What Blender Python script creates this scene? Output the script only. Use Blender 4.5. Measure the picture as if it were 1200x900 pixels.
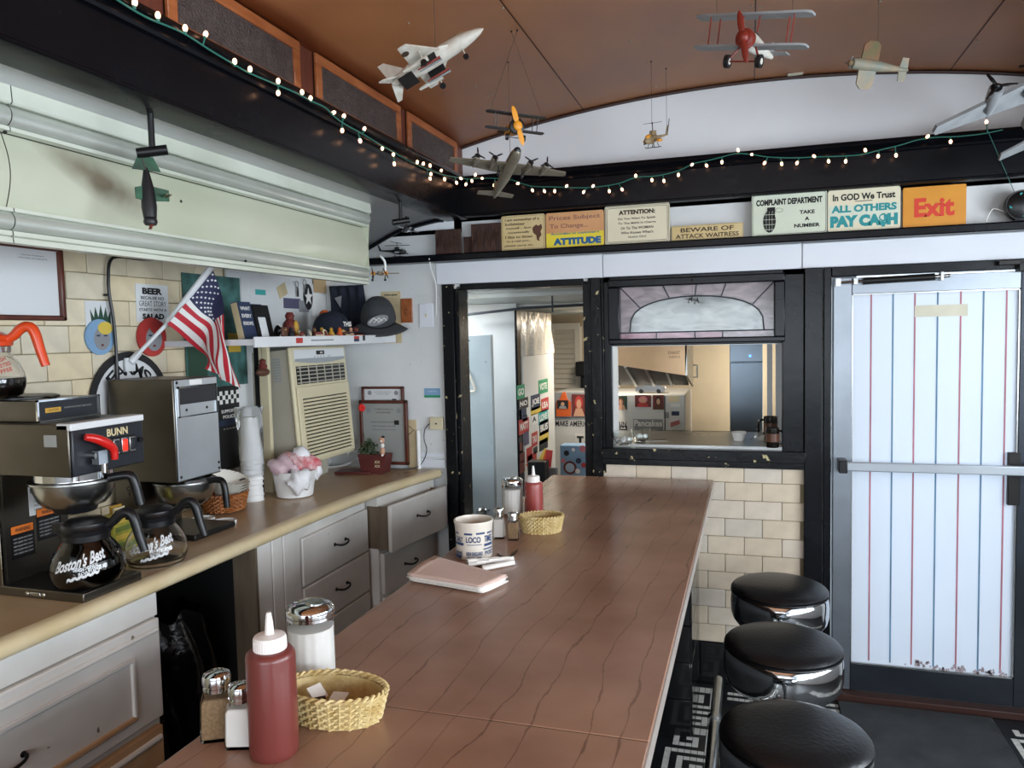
import bpy, bmesh, math, random
from math import sin, cos, pi, radians, sqrt, atan2
from mathutils import Vector, Matrix, Euler

scene = bpy.context.scene
col = scene.collection
for o in list(bpy.data.objects):
    bpy.data.objects.remove(o)
rnd = random.Random(7)

# ------------------------------------------------------------------ camera
FPX, YAW, PITCH, ROLL = 895.45, -0.302946, -0.064146, -0.0229988
CAM = Vector((0.0, 0.0, 1.6))
_f = Vector((sin(YAW) * cos(PITCH), cos(YAW) * cos(PITCH), sin(PITCH)))
_r0 = Vector((cos(YAW), -sin(YAW), 0))
_u0 = _r0.cross(_f)
_r = _r0 * cos(ROLL) + _u0 * sin(ROLL)
_u = _r.cross(_f)
cam_data = bpy.data.cameras.new('camera')
cam_data.sensor_width = 36.0
cam_data.lens = FPX / 1200.0 * 36.0
cam_data.clip_start = 0.02
cam = bpy.data.objects.new('camera', cam_data)
col.objects.link(cam)
cam.matrix_world = Matrix((( _r.x, _u.x, -_f.x, CAM.x), (_r.y, _u.y, -_f.y, CAM.y), (_r.z, _u.z, -_f.z, CAM.z), (0, 0, 0, 1)))
scene.camera = cam

# ------------------------------------------------------------------ light
world = bpy.data.worlds.new('overcast_sky')
scene.world = world
world.use_nodes = True
world.node_tree.nodes['Background'].inputs[0].default_value = (0.74, 0.87, 1.0, 1)
world.node_tree.nodes['Background'].inputs[1].default_value = 2.9
scene.view_settings.view_transform = 'Standard'
scene.view_settings.look = 'None'
scene.view_settings.exposure = 0.36
scene.view_settings.gamma = 1.0
scene.view_settings.use_curve_mapping = False


def area(name, loc, rot, sx, sy, power, color=(1, 1, 1)):
    l = bpy.data.lights.new(name, 'AREA')
    l.shape = 'RECTANGLE'; l.size = sx; l.size_y = sy; l.energy = power; l.color = color
    o = bpy.data.objects.new(name, l); col.objects.link(o)
    o.location = loc; o.rotation_euler = rot
    return o


DAY = (0.86, 0.93, 1.0)
# daylight through the row of windows along the street side, and through the windows behind
for i, y in enumerate((-1.55, -0.35, 0.85, 2.05)):
    area('daylight_area', (2.16, y, 1.48), (0, radians(90), 0), 0.92, 1.05, 27, DAY)
area('daylight_area', (-0.1, -2.66, 1.48), (radians(90), 0, 0), 2.6, 0.92, 34, DAY)


# ------------------------------------------------------------------ pixel helpers (1200 x 900 frame)
def ray(px, py):
    return _r * ((px - 600) / FPX) - _u * ((py - 450) / FPX) + _f
def on_z(px, py, z):
    k = ray(px, py); return CAM + k * ((z - CAM.z) / k.z)
def on_y(px, py, Y):
    k = ray(px, py); return CAM + k * (Y / k.y)
def on_x(px, py, X):
    k = ray(px, py); return CAM + k * (X / k.x)
def at_d(px, py, d):
    return CAM + ray(px, py) * d


# ------------------------------------------------------------------ materials
def lin(c):
    if isinstance(c, str):
        c = c.lstrip('#'); c = [int(c[i:i + 2], 16) / 255 for i in (0, 2, 4)]
    return tuple((x / 12.92 if x <= 0.04045 else ((x + 0.055) / 1.055) ** 2.4) for x in c)


def mat(name, color, rough=0.5, metal=0.0, var=0.0, scale=8.0, stretch=(1, 1, 1), color2=None, bump=0.0, bscale=None,
        trans=0.0, ior=1.45, coat=0.0, emit=None, estr=0.0, alpha=1.0, spec=0.5, speck=None, rvar=0.0, detail=4.0, sss=0.0):
    m = bpy.data.materials.new(name)
    m.use_nodes = True
    nt = m.node_tree; b = nt.nodes['Principled BSDF']
    c = lin(color)
    b.inputs['Base Color'].default_value = (*c, 1)
    b.inputs['Roughness'].default_value = rough
    b.inputs['Metallic'].default_value = metal
    b.inputs['Transmission Weight'].default_value = trans
    b.inputs['IOR'].default_value = ior
    b.inputs['Coat Weight'].default_value = coat
    b.inputs['Specular IOR Level'].default_value = spec
    b.inputs['Alpha'].default_value = alpha
    if sss:
        b.inputs['Subsurface Weight'].default_value = sss
        b.inputs['Subsurface Radius'].default_value = (0.01, 0.006, 0.004)
    if emit:
        b.inputs['Emission Color'].default_value = (*lin(emit), 1)
        b.inputs['Emission Strength'].default_value = estr
    if var or bump or color2 or rvar or speck:
        tc = nt.nodes.new('ShaderNodeTexCoord')
        mp = nt.nodes.new('ShaderNodeMapping'); mp.inputs['Scale'].default_value = stretch
        nt.links.new(tc.outputs['Object'], mp.inputs[0])
        n = nt.nodes.new('ShaderNodeTexNoise'); n.inputs['Scale'].default_value = scale; n.inputs['Detail'].default_value = detail
        nt.links.new(mp.outputs[0], n.inputs['Vector'])
        out = None
        if var or color2:
            r = nt.nodes.new('ShaderNodeValToRGB')
            c2 = lin(color2) if color2 else tuple(x * (1 - var) for x in c)
            r.color_ramp.elements[0].position = 0.32; r.color_ramp.elements[1].position = 0.68
            r.color_ramp.elements[0].color = (*c2, 1)
            r.color_ramp.elements[1].color = (*[min(1, x * (1 + (0 if color2 else var * .5))) for x in c], 1)
            nt.links.new(n.outputs['Fac'], r.inputs[0])
            out = r.outputs[0]
        if speck:
            n3 = nt.nodes.new('ShaderNodeTexNoise'); n3.inputs['Scale'].default_value = speck[1]; n3.inputs['Detail'].default_value = 3
            nt.links.new(mp.outputs[0], n3.inputs['Vector'])
            rr = nt.nodes.new('ShaderNodeValToRGB')
            rr.color_ramp.elements[0].position = speck[2]; rr.color_ramp.elements[1].position = speck[2] + 0.04
            nt.links.new(n3.outputs['Fac'], rr.inputs[0])
            mx = nt.nodes.new('ShaderNodeMix'); mx.data_type = 'RGBA'
            nt.links.new(rr.outputs[0], mx.inputs[0])
            if out: nt.links.new(out, mx.inputs[6])
            else: mx.inputs[6].default_value = (*c, 1)
            mx.inputs[7].default_value = (*lin(speck[0]), 1)
            out = mx.outputs[2]
        if out: nt.links.new(out, b.inputs['Base Color'])
        if rvar:
            mr = nt.nodes.new('ShaderNodeMapRange'); mr.inputs[3].default_value = max(0, rough - rvar); mr.inputs[4].default_value = min(1, rough + rvar)
            nt.links.new(n.outputs['Fac'], mr.inputs[0]); nt.links.new(mr.outputs[0], b.inputs['Roughness'])
        if bump:
            n2 = nt.nodes.new('ShaderNodeTexNoise'); n2.inputs['Scale'].default_value = bscale or scale * 3; n2.inputs['Detail'].default_value = 3
            nt.links.new(mp.outputs[0], n2.inputs['Vector'])
            bp = nt.nodes.new('ShaderNodeBump'); bp.inputs['Strength'].default_value = bump; bp.inputs['Distance'].default_value = 0.01
            nt.links.new(n2.outputs['Fac'], bp.inputs['Height']); nt.links.new(bp.outputs[0], b.inputs['Normal'])
    return m


M = {}
def mk(name, *a, **k):
    M[name] = mat(name, *a, **k)
    return M[name]


mk('black_paint', '#0a0c11', 0.26, var=0.35, scale=5, bump=0.05, bscale=30, rvar=.06, spec=.28)
mk('black_chipped', '#0b0d11', 0.35, spec=.28, speck=('#b9ae84', 34, 0.665), var=0.3, scale=6, bump=.2, bscale=30)
mk('white_paint', '#d9dbdd', 0.38, var=0.06, scale=4, bump=0.05)
mk('white_panel', '#dfe3ea', 0.3, var=0.04, scale=3)
mk('wall_white', '#dee0e0', 0.45, var=0.10, scale=3, color2='#cfd2d1', speck=('#8b8574', 40, 0.73))
mk('lunette_white', '#e6e9ec', 0.6, var=0.06, scale=2)
mk('ceiling_brown', '#cb8a58', 0.38, color2='#b4744a', scale=3.5, stretch=(1, .6, 1), bump=0.06, bscale=60, rvar=.08)
mk('brown_edge', '#3a2018', 0.5)
mk('wood_orange', '#a5623a', 0.4, color2='#854722', scale=6, stretch=(6, 1, 6), bump=.05)
mk('wood_red', '#6e3a2a', 0.45, color2='#4c241a', scale=5, stretch=(1, 6, 1))
mk('pane_textured', '#4f4440', 0.42, color2='#3b3230', scale=40, bump=0.9, bscale=160)
mk('floor_black', '#17181b', 0.4, var=0.3, scale=6, bump=.1)
mk('mosaic_white', '#c9c8c0', 0.4, var=0.15, scale=30)
mk('rubber_mat', '#353738', 0.8, var=0.35, scale=9, bump=0.4, bscale=200)
mk('grout', '#8d8268', 0.8)
TILE = [mk('tile_cream_%d' % i, c, 0.22, var=0.10, scale=14, coat=.2) for i, c in enumerate(('#dfd2b6', '#dccdae', '#d8ceb6', '#dfcfae', '#d6cbb0'))]
FTILE = [mk('tile_buff_%d' % i, c, 0.28, var=0.10, scale=14, coat=.15) for i, c in enumerate(('#dccebb', '#d8c8b0', '#d4c9b9', '#dbcab2'))]
mk('black_tile', '#0c0d10', 0.15, coat=.3)
mk('chrome', '#d9dbdc', 0.08, 1.0, rvar=.04, scale=6)
mk('chrome_dull', '#b9bab8', 0.25, 1.0, var=.15, scale=20)
mk('steel', '#a9aaa8', 0.3, 1.0, var=0.15, scale=6, stretch=(1, 1, 8), rvar=.08)
mk('steel_dark', '#6f6a62', 0.34, 1.0, var=0.2, scale=5, rvar=.1)
mk('steel_blue', '#b9c0c6', 0.30, .55, var=.1, scale=5)
mk('dark_metal', '#2a2928', 0.4, 0.7)
mk('black_plastic', '#121214', 0.35)
mk('black_matte', '#0d0d0e', 0.8)
mk('black_vinyl', '#0f0f11', 0.36, bump=.12, bscale=90, coat=.05)
mk('hood_enamel', '#c3c6b2', 0.34, color2='#b3b7a0', scale=2.2, speck=('#a9a082', 3.0, .70), coat=.1)
mk('hood_trim', '#d3d8cc', 0.25, color2='#bcc1b1', scale=3, coat=.2)
mk('hood_bead', '#c3c7bd', 0.22, 0.35, var=.15, scale=4)
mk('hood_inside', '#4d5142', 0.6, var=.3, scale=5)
mk('laminate_beige', '#b79c7b', 0.3, color2='#a98c6a', scale=7, rvar=.06, coat=.1)
mk('laminate_nose', '#d9c9a6', 0.3, color2='#cdb98f', scale=9)
mk('cab_white', '#e6e3de', 0.42, color2='#d6d2cb', scale=5, speck=('#6d6353', 22, .72))
mk('cab_wood', '#8e7f6b', 0.6, color2='#4d4134', scale=9, stretch=(1, 1, .15))
mk('cab_edge', '#c9a47c', 0.55, color2='#b98f66', scale=10)
mk('iron_black', '#0c0c0d', 0.4, 0.3)
mk('paper', '#e9e9e6', 0.7)
mk('paper_aged', '#cdbb95', 0.8, var=.15, scale=12)
mk('ink', '#16161a', 0.7)
mk('glass', '#ffffff', 0.02, trans=1.0, ior=1.45)
mk('door_alu', '#8f959c', 0.35, 0.85, var=.12, scale=6)
mk('door_dark', '#33383f', 0.4, 0.6, var=.2, scale=6)
mk('screw', '#b8b4a8', 0.3, 1.0)
mk('string_green', '#2e6f62', 0.5)
mk('thread', '#4a4036', 0.7)


# ------------------------------------------------------------------ mesh builder
MATS = {}


class MB:
    def __init__(self):
        self.v = []; self.f = []; self.sm = []

    def add(self, vs, fs, smooth=False):
        n = len(self.v); self.v += [Vector(p) for p in vs]
        for f in fs:
            self.f.append([i + n for i in f]); self.sm.append(smooth)
        return self

    def box(self, x0, x1, y0, y1, z0, z1, T=None):
        vs = [Vector((x, y, z)) for x in (x0, x1) for y in (y0, y1) for z in (z0, z1)]
        if T: vs = [T @ p for p in vs]
        return self.add(vs, [(0, 1, 3, 2), (4, 6, 7, 5), (0, 4, 5, 1), (2, 3, 7, 6), (0, 2, 6, 4), (1, 5, 7, 3)])

    def cbox(self, c, s, T=None):
        return self.box(c[0] - s[0] / 2, c[0] + s[0] / 2, c[1] - s[1] / 2, c[1] + s[1] / 2, c[2] - s[2] / 2, c[2] + s[2] / 2, T)

    def bar(self, a, b, w, h=None, up=(0, 0, 1)):
        a = Vector(a); b = Vector(b); h = h or w
        d = (b - a).normalized(); u = Vector(up)
        s = d.cross(u)
        if s.length < 1e-4: s = d.cross(Vector((1, 0, 0)))
        s.normalize(); u = s.cross(d)
        vs = []
        for p in (a, b):
            for i, j in ((-1, -1), (1, -1), (1, 1), (-1, 1)):
                vs.append(p + s * (i * w / 2) + u * (j * h / 2))
        return self.add(vs, [(0, 1, 2, 3), (7, 6, 5, 4), (0, 4, 5, 1), (1, 5, 6, 2), (2, 6, 7, 3), (3, 7, 4, 0)])

    def cyl(self, a, b, r0, r1=None, n=16, cap=True, smooth=True):
        a = Vector(a); b = Vector(b); r1 = r0 if r1 is None else r1
        d = (b - a).normalized()
        s = d.orthogonal().normalized(); t = d.cross(s)
        vs = []
        for p, r in ((a, r0), (b, r1)):
            for i in range(n):
                th = 2 * pi * i / n
                vs.append(p + (s * cos(th) + t * sin(th)) * r)
        k = len(self.v)
        self.add(vs, [(i, (i + 1) % n, n + (i + 1) % n, n + i) for i in range(n)], smooth)
        if cap:
            self.f.append([k + i for i in reversed(range(n))]); self.sm.append(False)
            self.f.append([k + n + i for i in range(n)]); self.sm.append(False)
        return self

    def lathe(self, prof, n=24, c=(0, 0, 0), T=None, cap0=True, cap1=True, sx=1, sy=1, smooth=True):
        c = Vector(c); vs = []
        for r, z in prof:
            for i in range(n):
                th = 2 * pi * i / n
                p = c + Vector((r * cos(th) * sx, r * sin(th) * sy, z))
                vs.append(T @ p if T else p)
        k = len(self.v); m = len(prof)
        self.add(vs, [(j * n + i, j * n + (i + 1) % n, (j + 1) * n + (i + 1) % n, (j + 1) * n + i) for j in range(m - 1) for i in range(n)], smooth)
        if cap0: self.f.append([k + i for i in reversed(range(n))]); self.sm.append(False)
        if cap1: self.f.append([k + (m - 1) * n + i for i in range(n)]); self.sm.append(False)
        return self

    def tube(self, pts, r, n=8, closed=False, cap=True, smooth=True):
        pts = [Vector(p) for p in pts]; m = len(pts)
        rs = r if isinstance(r, (list, tuple)) else [r] * m
        vs = []; prev = None
        for i, p in enumerate(pts):
            if closed: d = pts[(i + 1) % m] - pts[i - 1]
            else: d = pts[min(i + 1, m - 1)] - pts[max(i - 1, 0)]
            if d.length < 1e-9: d = Vector((0, 0, 1))
            d.normalize()
            if prev is None: s = d.orthogonal().normalized()
            else:
                s = prev - d * prev.dot(d)
                s = s.normalized() if s.length > 1e-6 else d.orthogonal().normalized()
            prev = s; t = d.cross(s)
            for j in range(n):
                th = 2 * pi * j / n
                vs.append(p + (s * cos(th) + t * sin(th)) * rs[i])
        k = len(self.v); fs = []
        for i in range(m if closed else m - 1):
            a = i * n; b = ((i + 1) % m) * n
            for j in range(n): fs.append((a + j, a + (j + 1) % n, b + (j + 1) % n, b + j))
        self.add(vs, fs, smooth)
        if cap and not closed:
            self.f.append([k + j for j in reversed(range(n))]); self.sm.append(False)
            self.f.append([k + (m - 1) * n + j for j in range(n)]); self.sm.append(False)
        return self

    def prism(self, poly, fn, a0, a1, smooth=False):
        """poly: 2D outline, fn(u, v, w) -> 3D point, w from a0 to a1"""
        n = len(poly)
        vs = [fn(u, v, a0) for u, v in poly] + [fn(u, v, a1) for u, v in poly]
        self.add(vs, [tuple(range(n)), tuple(reversed(range(n, 2 * n)))])
        return self.add(vs, [(i, n + i, n + (i + 1) % n, (i + 1) % n) for i in range(n)], smooth)

    def face(self, pts, smooth=False):
        return self.add(pts, [tuple(range(len(pts)))], smooth)

    def grid(self, fn, nu, nv, smooth=True, closeu=False):
        vs = [fn(i / (nu if closeu else nu - 1), j / (nv - 1)) for i in range(nu) for j in range(nv)]
        fs = []
        for i in range(nu if closeu else nu - 1):
            for j in range(nv - 1):
                a = i * nv + j; b = ((i + 1) % nu) * nv + j
                fs.append((a, b, b + 1, a + 1))
        return self.add(vs, fs, smooth)

    def sphere(self, c, r, nu=14, nv=9, T=None):
        c = Vector(c)
        if not isinstance(r, (tuple, list)): r = (r, r, r)
        prof = [(sin(pi * j / nv), -cos(pi * j / nv)) for j in range(1, nv)]
        vs = []
        for q, z in prof:
            for i in range(nu):
                th = 2 * pi * i / nu
                vs.append(Vector((q * cos(th) * r[0], q * sin(th) * r[1], z * r[2])) + c)
        vs.append(c + Vector((0, 0, -r[2]))); vs.append(c + Vector((0, 0, r[2])))
        if T: vs = [T @ p for p in vs]
        m = nv - 1
        fs = [(j * nu + i, j * nu + (i + 1) % nu, (j + 1) * nu + (i + 1) % nu, (j + 1) * nu + i) for j in range(m - 1) for i in range(nu)]
        b = m * nu
        fs += [(b, (i + 1) % nu, i) for i in range(nu)]
        fs += [(b + 1, (m - 1) * nu + i, (m - 1) * nu + (i + 1) % nu) for i in range(nu)]
        return self.add(vs, fs, True)

    def mesh(self, name, material, fix=True, flat=False):
        me = bpy.data.meshes.new(name)
        me.from_pydata([tuple(p) for p in self.v], [], self.f)
        for p, s in zip(me.polygons, self.sm): p.use_smooth = s and not flat
        if fix:
            bm = bmesh.new(); bm.from_mesh(me)
            bmesh.ops.recalc_face_normals(bm, faces=bm.faces)
            bm.to_mesh(me); bm.free()
        me.set_sharp_from_angle(angle=radians(42))
        if material is not None:
            me.materials.append(M[material] if isinstance(material, str) else material)
        return me

    def build(self, name, material, parent=None, w=False, bevel=0, seg=2, fix=True, flat=False, solid=0):
        """w=True: vertices are in world space and go into the parent's space"""
        if w and parent is not None:
            inv = MATS[parent.name].inverted()
            self.v = [inv @ p for p in self.v]
        me = self.mesh(name, material, fix, flat)
        return link(name, me, parent, bevel, seg, solid)


def link(name, me, parent=None, bevel=0, seg=2, solid=0):
    o = bpy.data.objects.new(name, me)
    col.objects.link(o)
    if parent is not None:
        o.parent = parent
        MATS[o.name] = MATS[parent.name]
    else:
        MATS[o.name] = Matrix()
    if solid:
        s = o.modifiers.new('solidify', 'SOLIDIFY'); s.thickness = solid; s.offset = 0
    if bevel:
        b = o.modifiers.new('bevel', 'BEVEL'); b.width = bevel; b.segments = seg; b.limit_method = 'ANGLE'; b.angle_limit = radians(35)
    return o


def thing(name, label, cat, loc=(0, 0, 0), rot=0, group=None):
    o = bpy.data.objects.new(name, None); col.objects.link(o)
    o.empty_display_size = 0.05
    o.location = loc
    e = Euler(rot) if isinstance(rot, (tuple, list)) else Euler((0, 0, rot))
    o.rotation_euler = e
    MATS[o.name] = Matrix.Translation(Vector(loc)) @ e.to_matrix().to_4x4()
    return tag(o, label, cat, group)


def tag(o, label, cat, group=None):
    o['label'] = label; o['category'] = cat
    if group: o['group'] = group
    return o


def struct(o):
    o['kind'] = 'structure'; return o


def stuff(o):
    o['kind'] = 'stuff'; return o


def lab(o, label):
    o['label'] = label; return o


def copy_tree(o, parent=None):
    c = o.copy(); col.objects.link(c); c.parent = parent
    MATS[c.name] = MATS[o.name]
    for ch in list(o.children): copy_tree(ch, c)
    return c


def set_loc(o, loc, rot=None):
    o.location = loc
    if rot is not None: o.rotation_euler = rot if isinstance(rot, (tuple, list)) else (0, 0, rot)
    return o


_tcache = {}
def glyphs(s, bold=0.0, shear=0.0):
    key = (s, bold, shear)
    if key in _tcache: return _tcache[key]
    cu = bpy.data.curves.new('lettering', 'FONT'); cu.body = s; cu.offset = bold; cu.shear = shear
    cu.resolution_u = 3; cu.fill_mode = 'FRONT'
    o = bpy.data.objects.new('lettering_tmp', cu); col.objects.link(o)
    dg = bpy.context.evaluated_depsgraph_get()
    me = bpy.data.meshes.new_from_object(o.evaluated_get(dg))
    vs = [v.co.copy() for v in me.vertices]; fs = [tuple(p.vertices) for p in me.polygons]
    bpy.data.objects.remove(o); bpy.data.curves.remove(cu); bpy.data.meshes.remove(me)
    _tcache[key] = (vs, fs)
    return vs, fs


def text(mb, s, c, w, h, R=(1, 0, 0), U=(0, 0, 1), bold=0.02, shear=0.0, eps=0.0):
    """letters of string s stretched to a w x h box centred at c"""
    vs, fs = glyphs(s, bold, shear)
    if not vs: return mb
    x0 = min(p.x for p in vs); x1 = max(p.x for p in vs); y0 = min(p.y for p in vs); y1 = max(p.y for p in vs)
    R = Vector(R); U = Vector(U); N = R.cross(U)
    c = Vector(c)
    out = [c + R * ((p.x - (x0 + x1) / 2) * w / (x1 - x0)) + U * ((p.y - (y0 + y1) / 2) * h / (y1 - y0)) + N * eps for p in vs]
    return mb.add(out, fs)


def wobble(seed):
    """smooth pseudo-random field from sines"""
    r = random.Random(seed)
    k = [(r.uniform(.5, 2.2), r.uniform(.5, 2.2), r.uniform(.5, 2.2), r.uniform(0, 6.3)) for _ in range(6)]
    def fn(p, s=1.0):
        return sum(sin(a * p[0] * s + b * p[1] * s + c * p[2] * s + d) for a, b, c, d in k) / 6
    return fn


def smooth_path(pts, n=6):
    pts = [Vector(p) for p in pts]; out = []
    for i in range(len(pts) - 1):
        p0 = pts[max(i - 1, 0)]; p1 = pts[i]; p2 = pts[i + 1]; p3 = pts[min(i + 2, len(pts) - 1)]
        for j in range(n):
            t = j / n
            out.append(0.5 * ((2 * p1) + (p2 - p0) * t + (2 * p0 - 5 * p1 + 4 * p2 - p3) * t * t + (3 * p1 - p0 - 3 * p2 + p3) * t ** 3))
    out.append(pts[-1])
    return out
# ================================================================== structure
XL, XR, YW, YB = -2.1, 2.1, 3.5, -2.6
WT = 0.12

# ---- floor with mosaic
fl = struct(MB().box(-2.3, 2.3, -2.8, 7.2, -0.1, 0.0).build('floor', 'floor_black'))
key = ["########",
       "#......#",
       "#.####.#",
       "#.#..#.#",
       "#.#.##.#",
       "#.#....#",
       "#.######",
       "#.......",
       "#######.",
       "......#.",
       ".####.#.",
       ".#..#.#.",
       ".#.##.#.",
       ".#....#.",
       ".######."]
mo = MB(); cs = 0.0245
def mosaic_strip(x0, y0, ny):
    for j in range(ny):
        row = key[j % len(key)]
        for i, ch in enumerate(row):
            if ch == '#':
                x = x0 + i * cs; y = y0 + j * cs; g = 0.0012
                mo.box(x + g, x + cs - g, y + g, y + cs - g, -0.002, 0.0012)
mosaic_strip(-0.318, 1.2, 92)
mosaic_strip(0.955, 1.6, 72)
for j in range(20):
    for i in range(2):
        y = 3.34 + i * cs * 2; x = -0.10 + j * cs
        mo.box(x + .0012, x + cs - .0012, y, y + cs - .0024, -0.002, 0.0012)
lab(stuff(mo.build('mosaic_tiles', 'mosaic_white', fl)), 'white mosaic key pattern set in black floor')

# ---- left wall, tiles near, white board far
wl = struct(MB().box(XL - WT, XL - 0.006, YB, YW + WT, 0, 2.6).build('wall_left', 'grout'))
tm = [MB().box(-0.006, 0.004, -0.0845, 0.0845, -0.0428, 0.0428).mesh('tile', t) for t in TILE]
for k in range(-6, 6):
    zc = 1.487 + 0.0875 * (k + .5)
    y = 1.16 + (0.086 if k % 2 else 0)
    while y < 2.62:
        o = link('tile', tm[rnd.randrange(5)], wl, bevel=0.002, seg=1)
        o.location = (XL - rnd.uniform(0, .0015), y + 0.086, zc)
        y += 0.172
struct(MB().box(XL - .006, XL + 0.006, 2.73, YW, 0.9, 1.98).build('wall_panel', 'wall_white', wl))

# ---- far (end) wall with its openings
wf = MB()
def wbox(x0, x1, z0, z1): wf.box(x0, x1, YW, YW + WT, z0, z1)
wbox(-2.2, -1.37, 0, 2.12); wbox(-1.37, 2.2, 1.84, 2.20)
wbox(-0.70, -0.60, 0, 1.84); wbox(-0.60, 0.135, 0, 1.04); wbox(0.135, 0.33, 0, 1.84); wbox(1.11, 2.2, 0, 1.84)
wbox(-0.60, 0.135, 1.535, 1.565)
wall_far = struct(wf.build('wall_far', 'wall_white'))
def arc_z(x): return 2.665 - 5.7 + sqrt(max(0, 5.7 ** 2 - x * x))
arc = [(-1.33 + 2.66 * i / 32, arc_z(-1.33 + 2.66 * i / 32)) for i in range(33)]
lun = MB().prism([(-1.33, 2.15)] + arc + [(1.33, 2.15)], lambda u, v, w: Vector((u, w, v)), YW, YW + WT)
struct(lun.build('lunette', 'lunette_white', wall_far))
# upper side corners of the end wall
for s in (-1, 1):
    struct(MB().box(min(s * 1.33, s * 2.2), max(s * 1.33, s * 2.2), YW, YW + WT, 2.1, 2.8).build('upper_corner', 'lunette_white', wall_far))
# left white boards with a seam, header boards
for (z0, z1) in ((0.90, 1.583), (1.588, 1.80), (1.805, 1.958)):
    struct(MB().box(XL + .002, -1.436, YW - 0.006, YW, z0, z1).build('wall_panel', 'wall_white', wall_far))
for x0, x1 in ((-1.466, -0.646), (-0.642, 0.209), (0.213, 1.2), (1.204, 2.09)):
    struct(MB().box(x0, x1, YW - 0.012, YW, 1.853, 1.958).build('header_panel', 'white_panel', wall_far, bevel=.002, seg=1))
# wainscot tiles between the doorway post and the entrance
struct(MB().box(-0.70, 0.221, YW - 0.004, YW, 0.02, 1.0).build('tile_bed', 'grout', wall_far))
tf = {}
def ftile(w):
    k = round(w, 4)
    if k not in tf: tf[k] = [MB().box(0.0012, w - .0012, -0.005, 0.004, 0.0012, 0.0803).mesh('tile', t) for t in FTILE]
    return tf[k][rnd.randrange(4)]
for k in range(-9, 2):
    z = 0.843 + 0.0815 * k; off = 0.130 if k % 2 else 0.048
    h = 1
    x = off - 0.158 * 6
    while x < 0.22:
        a = max(x, -0.70); b = min(x + .158, 0.2205)
        if b - a > 0.02 and z > .15:
            o = link('tile', ftile(b - a), wall_far, bevel=.0015, seg=1)
            o.location = (a, YW - 0.004 - rnd.uniform(0, .001), z)
        x += 0.158
bt = MB().box(0.001, 0.149, -0.009, 0.004, 0.0, 0.186).mesh('base_tile', 'black_tile')
bb = struct(MB().box(-0.70, 0.22, YW - .006, YW, 0, .19).build('baseboard_far', 'black_matte'))
for i in range(6):
    o = link('base_tile', bt, bb, bevel=.002, seg=1); o.location = (-0.69 + i * .15, YW - .004, 0.003)

# ---- black trims of the end wall
tn = [0]
def trim(mb, m='black_paint', bevel=.003, label=None):
    tn[0] += 1
    o = struct(mb.build('trim_%d' % tn[0], m, None, bevel=bevel, seg=2))
    return o
# doorway casing
trim(MB().box(-1.434, -1.375, YW - .03, YW + .12, 0, 1.852), 'black_chipped')
trim(MB().box(-1.375, -1.352, YW - .012, YW + .115, 0, 1.83), 'black_chipped')
trim(MB().box(-1.345, -0.735, YW - .012, YW + .13, 1.822, 1.852))
trim(MB().box(-0.739, -0.70, YW - .01, YW + .13, 0.0, 1.83), 'black_chipped')
t = MB().box(-0.70, -0.652, YW - .03, YW, 0.9, 1.852)
t.box(-0.712, -0.70, YW - .022, YW, 0.9, 1.852).box(-0.652, -0.640, YW - .02, YW, .95, 1.852)
trim(t, 'black_chipped')
# window casing: outer frame, transom bar, sill
t = MB().box(-0.640, 0.219, YW - .022, YW + .05, 1.826, 1.852).box(-0.640, -0.606, YW - .022, YW + .05, 1.0, 1.852).box(0.131, 0.219, YW - .022, YW + .05, 1.0, 1.852)
t.box(-0.606, 0.131, YW - .018, YW + .05, 1.538, 1.566)
trim(t)
t = MB().box(-0.618, 0.143, YW - .034, YW, 1.803, 1.838).box(-0.618, -0.566, YW - .034, YW + .02, 1.566, 1.803).box(0.098, 0.143, YW - .034, YW + .02, 1.566, 1.803).box(-0.618, .143, YW - .034, YW + .02, 1.545, 1.569)
trim(t, bevel=.005)
trim(MB().box(-0.655, 0.226, YW - .05, YW + .02, 1.022, 1.072).box(-0.655, 0.226, YW - .03, YW, 0.992, 1.022), 'black_chipped')
# post between window and entrance, entrance casing
t = MB().box(0.2195, 0.292, YW - .035, YW, 0, 1.852).box(0.296, 0.326, YW - .028, YW + .05, 0, 1.852)
trim(t)
trim(MB().box(0.326, 1.2, YW - .028, YW + .05, 1.812, 1.852))
trim(MB().box(1.112, 1.2, YW - .028, YW + .05, 0, 1.812))
trim(MB().box(0.326, 1.112, YW - .05, YW + .06, 0.0, 0.03), 'brown_edge')
# ledge and beams
ledge = trim(MB().box(-1.88, 2.09, YW - .075, YW, 1.96, 1.994), bevel=.006)

def beam_profile():
    # (out, z): out is distance proud of the wall
    return [(0, 2.345), (.100, 2.345), (.104, 2.338), (.104, 2.328), (.096, 2.322), (.086, 2.318), (.090, 2.312), (.092, 2.304), (.088, 2.297), (.076, 2.294), (.074, 2.176), (.079, 2.172), (.079, 2.167), (.074, 2.164), (0, 2.164)]
trim(MB().prism(beam_profile(), lambda u, v, w: Vector((w, YW - u, v)), -1.30, 1.30), bevel=0)
trim(MB().prism([(u - .074 + 0.0, v if v > 2.2 else v - .007) if u > 0 else (-.11, v if v > 2.2 else v - .007) for u, v in beam_profile()], lambda u, v, w: Vector((-1.30 + u, w, v)), YB, YW), bevel=0)
trim(MB().box(-1.56, -1.405, YB, 2.93, 2.173, 2.18), 'black_matte', bevel=0)  # flat dark strip spanning the gap from beam to hood
trim(MB().prism([(u - .074 + 0.0, v) if u > 0 else (-.14, v) for u, v in beam_profile()], lambda u, v, w: Vector((1.30 - u, w, v)), YB, YW), bevel=0)

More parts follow.
